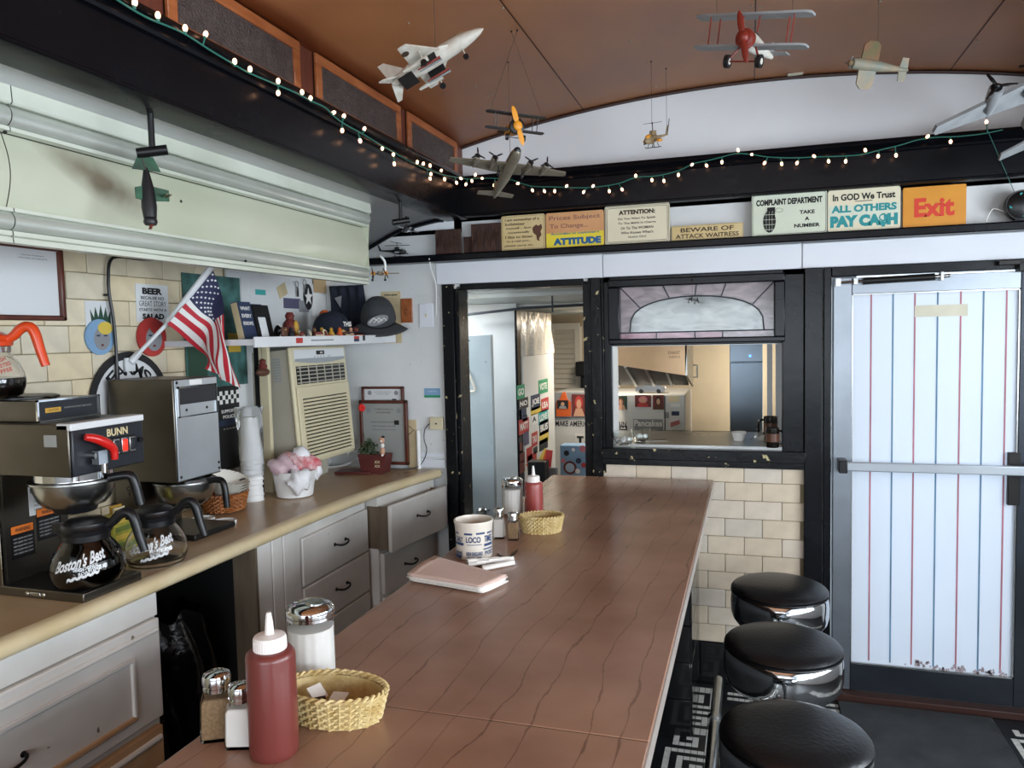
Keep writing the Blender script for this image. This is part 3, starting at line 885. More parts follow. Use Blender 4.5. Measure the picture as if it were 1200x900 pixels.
pp.box(on_y(646, 356, 4.0).x - .004, on_y(646, 356, 4.0).x + .004, 4.02, 4.03, on_y(646, 366, 4.03).z, 1.82)
struct(pp.build('pipe', 'pipe_dark', kc))
# grey partition wall end, panel covered in stickers
a = on_y(575, 375, 4.2); b = on_y(605, 375, 4.2)
struct(MB().box(-2.2, b.x, 4.2, 4.26, 0, 1.78).build('wall_partition', 'kitchen_grey'))
struct(MB().box(b.x - .008, b.x + .006, 4.19, 4.262, 0, 1.75).build('trim_partition', 'black_paint'))
# pale blue door
a = on_y(545, 393, 3.85); b2 = on_y(575, 393, 3.85)
dk = struct(MB().box(b2.x - .30, b2.x, 3.85, 3.89, 0.0, a.z).build('door_2', 'door_blue', bevel=.003))
kn = on_y(567, 600, 3.83)
struct(MB().lathe([(.026, 0), (.026, .004), (.012, .008), (.011, .022), (.022, .032), (.024, .042), (.016, .052)], 20, T=Matrix.Translation((kn.x - .012, 3.85, kn.z)) @ Matrix.Rotation(radians(90), 4, 'X')).build('knob', 'chrome_dull', dk))
p_ = on_y(552, 450, 3.84)
struct(MB().tube(smooth_path([(p_.x - .03, 3.845, p_.z + .09), (p_.x + .002, 3.835, p_.z + .03), (p_.x + .022, 3.835, p_.z - .035), (p_.x - .03, 3.845, p_.z - .04)], 4), .006, 8).build('handle', 'shutter_white', dk))
# partition with stickers
PX = b.x + .012
pt = thing('sticker_panel', 'white panel covered in colourful bumper stickers beyond the doorway', 'panel', (PX, 4.6, 0))
MB().box(PX - .03, PX, 4.27, 5.0, 0, on_x(606, 419, PX).z).build('board', 'fridge_white', pt, w=True)
def stick(x0, y0, x1, y1, colr, txt=None, tc='white'):
    A = on_x(x0, y0, PX + .001); B = on_x(x1, y1, PX + .001)
    s_ = MB().box(PX, PX + .0015, A.y, B.y, B.z, A.z).build('sticker', PAL[colr], pt, w=True)
    if txt:
        t_ = text(MB(), txt, (PX + .0018, (A.y + B.y) / 2, (A.z + B.z) / 2), abs(B.y - A.y) * .8, (A.z - B.z) * .5, R=(0, 1, 0), bold=.04)
        t_.build('lettering', PAL[tc], s_, w=True)
for s_ in ((606, 452, 615, 466, 'green', 'GO'), (631, 446, 642, 459, 'green', 'VOTE'), (608, 468, 619, 477, 'black', 'NO'), (622, 464, 633, 478, 'navy', 'JOE'), (634, 468, 643, 480, 'red', 'USA'),
           (622, 479, 634, 483, 'yellow'), (611, 480, 617, 487, 'navy'), (631, 483, 642, 494, 'teal', 'LOVE'), (608, 493, 620, 505, 'red', 'MATT'), (612, 488, 618, 492, 'navy'),
           (623, 486, 629, 496, 'white', 'A', 'black'), (632, 495, 643, 506, 'navy', 'BUS'), (632, 506, 643, 516, 'yellow'), (608, 513, 612, 517, 'black'), (614, 507, 620, 520, 'purple'),
           (623, 508, 630, 521, 'red', 'TAX'), (632, 517, 642, 524, 'black'), (609, 519, 612, 527, 'dred'), (609, 532, 615, 540, 'dred'), (617, 526, 624, 538, 'red'), (609, 542, 615, 552, 'dred'), (625, 525, 630, 530, 'black'), (618, 535, 629, 544, 'red')):
    stick(*s_)
A = on_x(606, 375, PX); B = on_x(645, 382, PX)
def film(u, v):
    return Vector((PX - .012 + .012 * sin(u * 21) * (.3 + v) + .006 * sin(u * 47 + v * 5), 4.27 + .73 * u, on_x(606, 419, PX).z + .002 + (1.735 - on_x(606, 419, PX).z) * (1 - v)))
MB().grid(film, 40, 8).build('plastic_sheet', 'plastic_sheet', pt, w=True)

# shuttered window on the back wall
Yk = 6.58
a = on_y(650, 386, Yk); b = on_y(676, 461, Yk)
w_ = struct(MB().box(a.x - .05, b.x + .05, Yk - .03, Yk + .02, b.z - .05, a.z + .02).build('window_6', 'shutter_white'))
n_ = 13
for i in range(n_):
    z0 = b.z + (a.z - b.z) * (i + .5) / n_
    T_ = Matrix.Translation(((a.x + b.x) / 2, Yk - .04, z0)) @ Matrix.Rotation(radians(-35), 4, 'X')
    struct(MB().box(-(b.x - a.x) / 2, (b.x - a.x) / 2, -.003, .003, -.02, .02, T=T_).build('slat', 'shutter_white', w_))
struct(MB().box(b.x, b.x + .045, Yk - .06, Yk - .03, b.z, a.z).box(a.x - .045, a.x, Yk - .06, Yk - .03, b.z, a.z).box(a.x - .045, b.x + .045, Yk - .06, Yk - .03, a.z, a.z + .05).build('shutter_stile', 'shutter_white', w_))

# long white freezer whose front carries the lettering
Yf = 5.5
x0 = on_y(643, 480, Yf).x; x1 = on_y(803, 480, Yf).x; zt = on_y(760, 462, Yf).z
fz = thing('freezer', 'long white kitchen freezer with slogan lettering and photos on its front', 'freezer', ((x0 + x1) / 2, Yf + .3, 0))
MB().box(x0, x1, Yf, Yf + .62, 0, zt).build('body', 'fridge_white', fz, w=True, bevel=.01)
xm = on_y(779, 480, Yf).x
MB().box(xm - .003, xm + .003, Yf - .002, Yf, .3, zt - .01).build('door_gap', 'black_matte', fz, w=True)
def front_text(s, px0, py0, px1, py1, colr, bold=.02, parent=fz, Y=Yf):
    A = on_y(px0, py0, Y - .002); B = on_y(px1, py1, Y - .002)
    return text(MB(), s, ((A.x + B.x) / 2, Y - .0025, (A.z + B.z) / 2), B.x - A.x, A.z - B.z, bold=bold).build('lettering', PAL[colr], parent, w=True)
front_text('MAKE AMERICA GREAT AGAIN', 651, 493, 734, 500.5, 'black', .015)
def fpatch(x0, y0, x1, y1, colr, Y=Yf, t=.002, name='magnet', parent=fz):
    A = on_y(x0, y0, Y); B = on_y(x1, y1, Y)
    return MB().box(A.x, B.x, Y - t, Y - .0001, B.z, A.z).build(name, PAL[colr], parent, w=True)
fpatch(723, 499, 735, 504, 'black'); front_text('Club', 724.5, 500, 733.5, 503, 'white')
fpatch(742, 491, 777, 511, 'grey'); front_text('Pancakes', 743, 492, 776, 500, 'white', .03, Y=Yf - .003); front_text('MAKE PEOPLE', 748, 502.5, 771, 506, 'white', .0, Y=Yf - .003)
fpatch(674, 508, 684, 522, 'white'); front_text('T', 676, 511, 684, 519, 'black', .08, Y=Yf - .003)
fpatch(783, 464, 796, 471, 'cream'); fpatch(787, 482, 796, 487, 'navy'); fpatch(786, 473, 797, 477, 'white')
fpatch(778, 483, 784, 490, 'grey')
A = on_y(791, 496, Yf)
mb = MB()
for k in (-1, 0, 1): mb.bar((A.x - .032, Yf - .003, A.z - .012 + k * .012), (A.x + .032, Yf - .003, A.z + .010 + k * .010), .008, .006)
mb.build('magnet', PAL['red'], fz, w=True)
def portrait(x0, y0, x1, y1, Y, bg, hair, shirt, lbl=None, parent=None):
    """small framed-less photo print with a head and shoulders"""
    A = on_y(x0, y0, Y); B = on_y(x1, y1, Y); w = B.x - A.x; h = A.z - B.z; cx = (A.x + B.x) / 2
    ph = MB().box(A.x, B.x, Y - .003, Y - .0002, B.z, A.z).build('photo_print', PAL[bg], parent, w=parent is not None)
    def disc(cx_, cz_, rx, rz, y, n=16): return MB().face([(cx_ + rx * cos(2 * pi * i / n), y, cz_ + rz * sin(2 * pi * i / n)) for i in range(n)])
    disc(cx, B.z + h * .62, w * .28, h * .30, Y - .0034).build('hair', PAL[hair], ph, w=True)
    disc(cx, B.z + h * .56, w * .17, h * .21, Y - .0038).build('face', PAL['skin'], ph, w=True)
    MB().face([(cx - w * .4, Y - .0036, B.z), (cx + w * .4, Y - .0036, B.z), (cx + w * .22, Y - .0036, B.z + h * .36), (cx - w * .22, Y - .0036, B.z + h * .36)]).build('shirt', PAL[shirt], ph, w=True)
    return ph
portrait(721, 464, 735, 480, Yf, 'darkgreen', 'brown', 'skin', parent=fz)
portrait(744, 463, 763, 477, Yf, 'dred', 'pink', 'red', parent=fz)
portrait(765, 463, 778, 480, Yf, 'dred', 'black', 'brown', parent=fz)
# apron and poster on the wall above the freezer
Yp = Yf - .008
a = on_y(645, 460, Yp); b = on_y(690, 492, Yp)
bd = MB().box(a.x, b.x, Yp, Yp + .006, b.z + .01, a.z).build('notice_board', PAL['grey'])
tag(bd, 'grey backing board behind the orange apron in the kitchen', 'board')
ap = thing('apron', 'small orange apron printed with a portrait, hung in the kitchen', 'apron', on_y(661, 488, Yp - .02))
q = [on_y(px_, py_, Yp - .01) for px_, py_ in ((652, 488), (652, 470), (656, 468), (659, 460), (662, 459), (665, 468), (669, 471), (669, 488))]
MB().prism([(p.x, p.z) for p in q], lambda u, v, w: Vector((u, w, v)), Yp - .012, Yp - .002).build('cloth', PAL['orange'], ap, w=True)
portrait(653, 469, 666, 479, Yp - .012, 'black', 'black', 'grey', parent=ap)
po = thing('poster', 'portrait poster of a red haired figure beside the orange apron', 'poster', on_y(679, 488, Yp - .01))
portrait(670, 462, 687, 488, Yp - .002, 'dred', 'red', 'skin', parent=po)
# dark fan box by the shutter
a = on_y(674, 424, 6.3); b = on_y(690, 441, 6.3)
tag(MB().box(a.x, b.x + .1, 6.3, 6.5, b.z, a.z).box(a.x + .03, b.x + .1, 6.35, 6.5, b.z - .2, b.z).build('wall_speaker', 'black_plastic', bevel=.01), 'small dark speaker box beside the white shutter', 'speaker')
# bags and boxes on the low table behind the doorway
bt_ = thing('gift_bag', 'blue shopping bag printed with badges at the end of the counter', 'bag', on_y(670, 560, 4.6))
a = on_y(656, 522, 4.6); b = on_y(688, 565, 4.6)
bb_ = MB().box(a.x, b.x, 4.6, 4.72, .52, a.z).build('bag_body', PAL['blue'], bt_, w=True, bevel=.004)
for (cx_, cy_, r_, cl_) in ((668, 548, 8, 'dred'), (668, 548, 5.5, 'lblue'), (683, 526, 4, 'pink'), (664, 531, 3.2, 'black'), (678, 540, 3.4, 'navy'), (660, 540, 2.6, 'pink'), (684, 545, 3, 'red'), (677, 552, 3, 'white'), (672, 527, 2.2, 'white')):
    c_ = on_y(cx_, cy_, 4.6); R_ = r_ / 895 * 4.75
    MB().face([(c_.x + R_ * cos(2 * pi * i / 14), 4.5985 - (.0008 if r_ < 6 else 0), c_.z + R_ * sin(2 * pi * i / 14)) for i in range(14)]).build('badge', PAL[cl_], bb_, w=True)
ZK = .52
nb = thing('napkin_box', 'black box with a white pump top by the sticker panel', 'box', on_y(628, 570, 4.0))
a = on_y(618, 541, 4.0); b = on_y(639, 575, 4.0)
MB().box(a.x, b.x, 4.0, 4.09, ZK, a.z).build('box_body', 'black_plastic', nb, w=True, bevel=.004)
bx2 = thing('snack_rack', 'grey rack holding bright orange flyers in the kitchen doorway', 'rack', on_y(645, 560, 4.15))
a = on_y(636, 548, 4.13); b = on_y(652, 580, 4.13)
MB().box(a.x, b.x, 4.13, 4.18, ZK, a.z).build('rack_body', PAL['grey'], bx2, w=True, bevel=.003)
for k, (x0_, y0_, x1_, y1_, c_, rot_) in enumerate(((632, 526, 643, 550, 'yellow', .5), (636, 528, 645, 550, 'orange', .3), (639, 527, 647, 548, 'red', .12), (618, 540, 630, 552, 'orange', -.6))):
    A = on_y((x0_ + x1_) / 2, (y0_ + y1_) / 2, 4.125 - k * .004)
    w2 = (x1_ - x0_) / 895 * 4.2; h2 = (y1_ - y0_) / 895 * 4.2
    MB().box(-w2 / 2, w2 / 2, -.001, .001, -h2 / 2, h2 / 2, T=Matrix.Translation(A) @ Matrix.Rotation(rot_, 4, 'Y')).build('flyer', PAL[c_], bx2, w=True)
# kitchen table carrying those
a = on_y(640, 563, 4.3)
tag(MB().box(PX + .02, -.72, 3.95, 4.9, .0, .52).build('prep_cabinet', 'cab_white'), 'low white cabinet just beyond the end of the lunch counter', 'cabinet')

# toy car on the freezer
tcx = on_y(762, 460, Yf + .1)
tc_ = thing('toy_car', 'silver toy car standing on top of the white freezer', 'toy car', (tcx.x, Yf + .12, zt))
L_ = on_y(779, 455, Yf + .1).x - on_y(745, 455, Yf + .1).x
prof = [(-.5, .06), (-.5, .18), (-.42, .24), (-.24, .27), (-.12, .40), (.14, .41), (.27, .28), (.42, .25), (.5, .19), (.5, .06)]
MB().prism(prof, lambda u, v, w: Vector((u * L_, w, v * L_)), -.2 * L_, .2 * L_, True).build('car_body', 'chrome', tc_, bevel=.008)
for sx in (-.3, .3):
    for sy in (-.2, .2):
        MB().cyl((sx * L_, sy * L_ - .006, .075 * L_), (sx * L_, sy * L_ + .006, .075 * L_), .075 * L_, n=14).build('wheel', 'black_plastic', tc_)
MB().box(-.1 * L_, .16 * L_, -.205 * L_, -.2 * L_, .29 * L_, .38 * L_).build('car_window', 'black_plastic', tc_)
p0 = on_y(719, 460, Yf + .1)
tag(MB().lathe([(.03, 0), (.035, .05), (.028, .10), (.012, .115)], 14, (p0.x - .02, Yf + .12, zt)).build('jar', 'chrome', None), 'small silver jar beside the toy car on the freezer', 'jar')

# kitchen exhaust hood
kh = thing('kitchen_hood', 'stainless cooking hood with warm light painted in, dark filters, in the kitchen', 'hood', on_y(760, 440, 5.2))
q = [on_y(px_, py_, 4.9) for px_, py_ in ((697, 424), (803, 440), (806, 398), (697, 394))]
MB().prism([(p.x, p.z) for p in q], lambda u, v, w: Vector((u, w, v)), 4.9, 4.93).build('front_panel', 'hood_warm_light', kh, w=True)
q0 = on_y(803, 440, 4.9); q1 = on_y(811, 444, 5.3)
MB().prism([(4.9, q0.z), (4.9, 1.74), (5.45, 1.74), (5.45, q0.z - .11)], lambda u, v, w: Vector((w, u, v)), q0.x, q0.x + .012).build('side_panel', 'steel', kh, w=True)
for i in range(4):
    a = q0.x - .02 - i * .125
    MB().prism([(4.95, q0.z + .06), (5.45, q0.z - .10), (5.45, q0.z - .075), (4.95, q0.z + .09)], lambda u, v, w: Vector((w, u, v)), a - .10, a).build('filter', 'filter_dark', kh, w=True)
    MB().prism([(4.94, q0.z + .05), (5.45, q0.z - .11), (5.45, q0.z - .085), (4.94, q0.z + .08)], lambda u, v, w: Vector((w, u, v)), a - .122, a - .104).build('filter_rail', 'steel', kh, w=True)
front_text('EXHAUST', 783, 411.5, 797, 415, 'dred', .0, kh, 4.9); front_text('ON BEFORE USE', 784, 417, 797, 419.5, 'dred', .0, kh, 4.9)
MB().tube([on_y(812, 428, 4.95), on_y(817, 428, 4.95), on_y(817, 442, 4.95), on_y(812, 442, 4.95)], .006, 8).build('handle', 'shutter_white', kh, w=True)
# tall steel refrigerator
a = on_y(855, 400, 5.4); b = on_y(894, 520, 5.4)
sf = thing('steel_refrigerator', 'tall dark stainless refrigerator with a small blue light in the kitchen', 'refrigerator', ((a.x + b.x) / 2, 5.7, 0))
MB().box(a.x, b.x, 5.42, 6.1, 0, 1.72).build('body', 'steel_fridge', sf, w=True)
zs = on_y(875, 424, 5.4).z
MB().box(a.x, b.x, 5.4, 5.42, .1, zs - .004).build('door', 'steel_fridge', sf, w=True, bevel=.004)
MB().box(a.x, b.x, 5.4, 5.42, zs, 1.72).build('control_panel', 'steel_fridge', sf, w=True, bevel=.003)
mk('led_blue', '#3060ff', .4, emit='#3a6cff', estr=6)
p0 = on_y(879, 417, 5.4); MB().sphere((p0.x, 5.398, p0.z), .008, 8, 6).build('indicator', 'led_blue', sf, w=True)
# pale end strip: kitchen door frame at the right
a = on_y(899, 404, 4.9); b = on_y(917, 404, 4.9)
struct(MB().box(a.x, a.x + .03, 4.9, 4.95, 0, 1.76).box(a.x + .05, b.x + .2, 4.92, 4.96, 0, 1.76).build('trim_kitchen', 'white_panel'))

# added lamp that brightens the kitchen, hidden behind the post
kl = thing('added_lamp', 'added fluorescent fixture brightening the kitchen from behind the post', 'lamp', (-0.95, 5.2, 1.765))
MB().box(-1.0, -.9, 4.82, 5.6, 1.735, 1.764).build('housing', 'white_paint', kl, w=True)
MB().cyl((-0.95, 4.85, 1.715), (-0.95, 5.57, 1.715), .014, n=12).build('tube', 'added_lamp_tube', kl, w=True)
o = area('added_lamp_light', (-0.95, 5.2, 1.70), (0, 0, 0), .08, .7, 11, (1, .9, .76)); 
kl2 = thing('added_lamp', 'second added fluorescent fixture brightening the kitchen just inside the doorway', 'lamp', (-1.75, 3.9, 1.83))  # added out of view behind the jamb to brighten the doorway side
MB().box(-2.1, -1.45, 3.82, 3.9, 1.80, 1.83).build('housing', 'white_paint', kl2, w=True)
MB().cyl((-2.08, 3.86, 1.785), (-1.47, 3.86, 1.785), .013, n=12).build('tube', 'added_lamp_tube', kl2, w=True)
area('added_lamp_light', (-1.77, 3.86, 1.765), (0, 0, 0), .6, .06, 9, (.95, .97, 1))
# warm area light added at the right kitchen wall, which has no opening
area('daylight_area', (0.30, 5.9, 1.25), (0, radians(90), 0), .7, .9, 14, (1, .95, .86))

# ---- serving hatch: steel shelf and the things on it, transom glass above
zsf = 1.085
sh = struct(MB().box(-0.604, .131, YW + .0, 4.02, zsf - .02, zsf).box(-.604, .131, 4.0, 4.02, .9, zsf).build('window_sill', 'steel'))
def at_shelf(px_, py_): return on_z(px_, py_, zsf)
mk('thin_glass', '#f4f8f8', .03, trans=1.0, ior=1.2)
def bowl(px_, py_, r, h, lbl, n_eggs=0):
    p = at_shelf(px_, py_)
    g = thing('glass_bowl', lbl, 'bowl', (p.x, p.y, zsf), 0, 'glass bowls on the hatch shelf')
    MB().lathe([(r * .6, .0), (r * .62, .002), (r * .85, h * .5), (r, h), (r * .97, h), (r * .82, h * .5), (r * .55, .004)], 24, cap1=True).build('bowl', 'thin_glass', g)
    for k in range(n_eggs):
        th = 2 * pi * k / max(1, n_eggs - 1)
        rr = 0 if k == n_eggs - 1 else r * .42
        MB().sphere((rr * cos(th), rr * sin(th), h * .42), (r * .26, r * .26, r * .22), 10, 7).build('creamer_cup', 'paper', g)
bowl(731, 521, .055, .06, 'left glass bowl of white creamers on the hatch shelf', 5)
bowl(751, 517, .048, .058, 'right glass bowl of white creamers on the hatch shelf', 4)
p = at_shelf(866, 516)
tag(MB().lathe([(.022, 0), (.034, .038), (.035, .04), (.031, .038), (.02, .004)], 20, (p.x, p.y, zsf)).build('ramekin', 'paper'), 'small white cup standing on the hatch shelf', 'cup')
p = at_shelf(768, 516)
tag(MB().box(-.05, .05, -.03, .03, 0, .002, T=Matrix.Translation((p.x, p.y, zsf)) @ Matrix.Rotation(.3, 4, 'Z')).build('order_slip', 'steel_dark'), 'flat dark order slip on the hatch shelf', 'paper')
mk('mug_black', '#17130f', .2); mk('mug_band', '#5a3a2c', .3)
def mug(px_, py_, r, h, lbl, hd):
    p = at_shelf(px_, py_)
    g = thing('mug', lbl, 'mug', (p.x, p.y, zsf), 0)
    MB().lathe([(r * .92, 0), (r, .004), (r, h), (r * .92, h), (r * .9, .01)], 24, cap1=True).build('cup', 'mug_black', g)
    MB().lathe([(r + .0006, h * .3), (r + .0006, h * .72)], 24, cap0=False, cap1=False).build('band', 'mug_band', g)
    pts = [(r * .95 * hd, 0, h * .85), (r * 1.5 * hd, 0, h * .8), (r * 1.75 * hd, 0, h * .5), (r * 1.5 * hd, 0, h * .22), (r * .95 * hd, 0, h * .2)]
    MB().tube(smooth_path(pts, 4), .005, 8).build('handle', 'mug_black', g)
mug(903, 514, .032, .105, 'dark mug with its handle to the left, behind another on the hatch shelf', -1)
mug(905, 524, .029, .085, 'dark patterned mug nearest the frame of the serving hatch', 1)
p = at_shelf(883, 517)
tl_ = MB().grid(lambda u, v: Vector((p.x - .03 + .07 * u, p.y + .02 * sin(3 * u), zsf + .002 + .055 * (u ** 1.5) * (1 - .5 * v) )), 10, 5)
tag(tl_.build('spoon_rest', 'steel'), 'curved steel spoon rest leaning by the mugs', 'spoon rest')

# transom window: leaded stained glass
def glassmat(name, colr, rough=.15):
    m = bpy.data.materials.new(name); m.use_nodes = True
    nt = m.node_tree; b = nt.nodes['Principled BSDF']
    b.inputs['Base Color'].default_value = (*lin(colr), 1); b.inputs['Roughness'].default_value = rough
    b.inputs['Transmission Weight'].default_value = .35; b.inputs['IOR'].default_value = 1.5
    n = nt.nodes.new('ShaderNodeTexNoise'); n.inputs['Scale'].default_value = 7; n.inputs['Detail'].default_value = 4; n.inputs['Distortion'].default_value = 1.5
    tc = nt.nodes.new('ShaderNodeTexCoord'); mp = nt.nodes.new('ShaderNodeMapping'); mp.inputs['Scale'].default_value = (1, 1, 3)
    nt.links.new(tc.outputs['Object'], mp.inputs[0]); nt.links.new(mp.outputs[0], n.inputs['Vector'])
    r = nt.nodes.new('ShaderNodeValToRGB'); c_ = lin(colr)
    r.color_ramp.elements[0].position = .35; r.color_ramp.elements[0].color = (*[x * .7 for x in c_], 1)
    r.color_ramp.elements[1].position = .65; r.color_ramp.elements[1].color = (*[min(1, x * 1.2) for x in c_], 1)
    nt.links.new(n.outputs['Fac'], r.inputs[0]); nt.links.new(r.outputs[0], b.inputs['Base Color'])
    M[name] = m
glassmat('glass_mauve', '#a89a9e'); glassmat('glass_rose', '#b98a98'); glassmat('glass_clear_grey', '#aeb5b4', .08)
x0, x1, z0, z1 = -.566, .098, 1.569, 1.803
tw = struct(MB().box(x0, x1, YW + .018, YW + .02, z0, z1).build('window_7', 'glass_clear_grey'))
cx = (x0 + x1) / 2; hw = (x1 - x0) / 2
arcI = [(cx - hw * .88 * cos(pi * i / 16) * (1 if True else 1), z0 + .028 + .158 * (sin(pi * i / 16) ** .6)) for i in range(17)]
def ap_(i): return arcI[i]
cuts = [0, 3, 5, 8, 11, 13, 16]
outer = {0: (x0, z0 + .028), 3: (x0, z1), 5: (cx - hw * .45, z1), 8: (cx + 0 * hw, z1), 11: (cx + hw * .45, z1), 13: (x1, z1), 16: (x1, z0 + .028)}
outer[3] = (x0, z1 - .03); 
polys = []
polys.append([(x0, z0 + .028), (x0, z1)] + [ap_(i) for i in (3, 2, 1, 0)])
polys.append([(x0, z1), (cx - hw * .42, z1)] + [ap_(i) for i in (6, 5, 4, 3)])
polys.append([(cx - hw * .42, z1), (cx + hw * .02, z1)] + [ap_(i) for i in (8, 7, 6)])
polys.append([(cx + hw * .02, z1), (cx + hw * .40, z1)] + [ap_(i) for i in (10, 9, 8)])
polys.append([(cx + hw * .40, z1), (x1, z1)] + [ap_(i) for i in (13, 12, 11, 10)])
polys.append([(x1, z1), (x1, z0 + .028)] + [ap_(i) for i in (16, 15, 14, 13)])
bx = [x0, x0 + .16, x0 + .33, x0 + .45, x1]
for i in range(4): polys.append([(bx[i], z0), (bx[i], z0 + .027), (bx[i + 1], z0 + .027), (bx[i + 1], z0)])
for k, q in enumerate(polys):
    struct(MB().prism(q, lambda u, v, w: Vector((u, w, v)), YW + .011, YW + .017).build('pane', ('glass_rose' if 6 <= k <= 8 else 'glass_mauve'), tw))
lead = MB().tube([(u, YW + .010, v) for u, v in arcI], .003, 6)
lead.tube([(x0, YW + .010, z0 + .0275), (x1, YW + .010, z0 + .0275)], .0028, 6)
for i, q in ((3, (x0, z1)), (6, (cx - hw * .42, z1)), (8, (cx + hw * .02, z1)), (10, (cx + hw * .4, z1)), (13, (x1, z1))):
    lead.tube([(arcI[i][0], YW + .010, arcI[i][1]), (q[0], YW + .010, q[1])], .0026, 6)
for x in bx[1:4]: lead.tube([(x, YW + .010, z0), (x, YW + .010, z0 + .027)], .0026, 6)
struct(lead.build('leading', 'pipe_dark', tw))
# ================================================================== back counter and left wall objects
mk('label_white', '#d8dadb', .4); mk('warn_orange', '#e0782c', .5); mk('label_grey', '#9a9c98', .4)
mk('red_plastic', '#c8201c', .3, coat=.3); mk('orange_plastic', '#d8481f', .3, coat=.3)
mk('rocker_red', '#e02418', .3, emit='#ff2a18', estr=1.2)
mk('gold_ink', '#d8c79a', .4); mk('coffee', '#060302', .08); mk('panel_dark', '#23262b', .35)
mk('wicker', '#a8672f', .55, color2='#7d4519', scale=40); mk('wicker_dark', '#6e3b18', .6)
mk('foam_white', '#ececea', .5); mk('filter_paper', '#e6e2d8', .8)
mk('clear_film', '#f2f4f6', .12, trans=.92, ior=1.15)
mk('ac_cream', '#d3c9a8', .45, var=.05, scale=5); mk('ac_side', '#b5b0a0', .5, var=.1, scale=4); mk('ac_grey', '#9ba0a2', .4)
mk('wood_frame', '#5f3022', .35, color2='#48221a', scale=12); mk('leaf', '#4a5a3c', .6, color2='#333f2b', scale=20)
mk('planter_red', '#5e2c2a', .4, var=.2); mk('flower_red', '#d8201e', .5)
mk('cap_navy', '#1c2230', .85, bump=.3, bscale=300); mk('cap_grey', '#3b3d3f', .85, bump=.3, bscale=300)
mk('star_white', '#e8e8e8', .6); mk('pole_white', '#d5d8da', .35)
DIRR = Vector((.955, .30, 0)).normalized()     # sideways in the room as the handles point

# ---- coffee brewer
br = thing('coffee_brewer', 'dark stainless coffee brewer with red tap handle and lit switch', 'coffee machine', (-1.84, 1.59, BZ))
bs = MB().box(-2.07, -1.615, 1.485, 1.68, BZ, BZ + .024).build('warmer_base', 'steel_dark', br, w=True, bevel=.002)
MB().box(-1.90, -1.63, 1.488, 1.677, BZ + .0235, BZ + .0255).build('warmer_top', 'black_plastic', bs, w=True)
for x_ in (-1.80, -1.745):
    MB().sphere((x_, 1.484, BZ + .012), (.006, .003, .006), 10, 6).build('screw', 'screw', bs, w=True)
MB().box(-1.79, -1.755, 1.482, 1.486, BZ + .007, BZ + .017).build('side_slot', 'chrome_dull', bs, w=True, bevel=.002)
tw_ = MB().box(-2.07, -1.885, 1.487, 1.70, BZ + .024, 1.27).build('tower', 'steel_dark', br, w=True, bevel=.002)
MB().box(-1.886, -1.8835, 1.486, 1.491, BZ + .024, 1.27).build('corner_strip', 'chrome', tw_, w=True)
MB().box(-1.885, -1.8835, 1.50, 1.69, BZ + .03, 1.26).build('front_plate', 'steel_dark', tw_, w=True)
def plate(parent, X, y0, y1, z0, z1, m, name='label_plate'):
    return MB().box(X - .001, X, y0, y1, z0, z1).build(name, m, parent, w=True)
def xtext(parent, s, X, yc, zc, w, h, m, bold=.02, shear=0):
    return text(MB(), s, (X, yc, zc), w, h, R=(0, 1, 0), U=(0, 0, 1), bold=bold, shear=shear, eps=0).build('lettering', m, parent, w=True)
pl = plate(tw_, -1.8825, 1.575, 1.685, 1.135, 1.215, 'label_white'); xtext(pl, 'BUNN', -1.8822, 1.60, 1.203, .04, .012, 'panel_dark')
for i in range(4): xtext(pl, 'MODEL SERIAL NUMBER', -1.8822, 1.63, 1.185 - i * .012, .08, .005, 'panel_dark', 0)
for (a, b_, zc) in ((1.515, 1.585, 1.075), (1.594, 1.672, 1.105)):
    w1 = plate(tw_, -1.8825, a, b_, zc - .045, zc + .045, 'black_plastic', 'warning_label')
    plate(w1, -1.882, a + .002, b_ - .002, zc + .022, zc + .043, 'warn_orange'); xtext(w1, 'WARNING', -1.8817, (a + b_) / 2, zc + .032, .045, .010, 'panel_dark')
    for i in range(5): xtext(w1, 'HOT LIQUID AND STEAM', -1.8817, (a + b_) / 2, zc + .008 - i * .010, (b_ - a) * .8, .005, 'label_white', 0)
hd = MB().box(-2.07, -1.622, 1.475, 1.715, 1.268, 1.402).build('head', 'steel_dark', br, w=True, bevel=.003)
MB().box(-1.70, -1.66, 1.474, 1.4755, 1.345, 1.375).build('rating_plate', 'label_grey', hd, w=True)
fp = MB().box(-1.622, -1.614, 1.478, 1.713, 1.270, 1.386).build('control_panel', 'panel_dark', br, w=True, bevel=.004)
MB().box(-1.66, -1.612, 1.475, 1.716, 1.386, 1.404).build('top_trim', 'label_white', hd, w=True, bevel=.003)
xtext(fp, 'BUNN', -1.6135, 1.622, 1.367, .07, .020, 'gold_ink', .03)
sw = MB().box(-1.615, -1.610, 1.595, 1.682, 1.305, 1.352).build('switch_plate', 'black_plastic', fp, w=True, bevel=.003)
for i, m_ in enumerate(('panel_dark', 'rocker_red', 'panel_dark')):
    y_ = 1.612 + i * .027
    MB().box(-1.611, -1.607, y_ - .010, y_ + .010, 1.308, 1.349).build('bezel', 'chrome_dull', sw, w=True, bevel=.001)
    MB().box(-1.608, -1.604, y_ - .0075, y_ + .0075, 1.313, 1.344).build('rocker', m_, sw, w=True, bevel=.002)
MB().cyl((-1.615, 1.697, 1.335), (-1.607, 1.697, 1.335), .008, n=14).build('knob', 'black_plastic', fp, w=True)
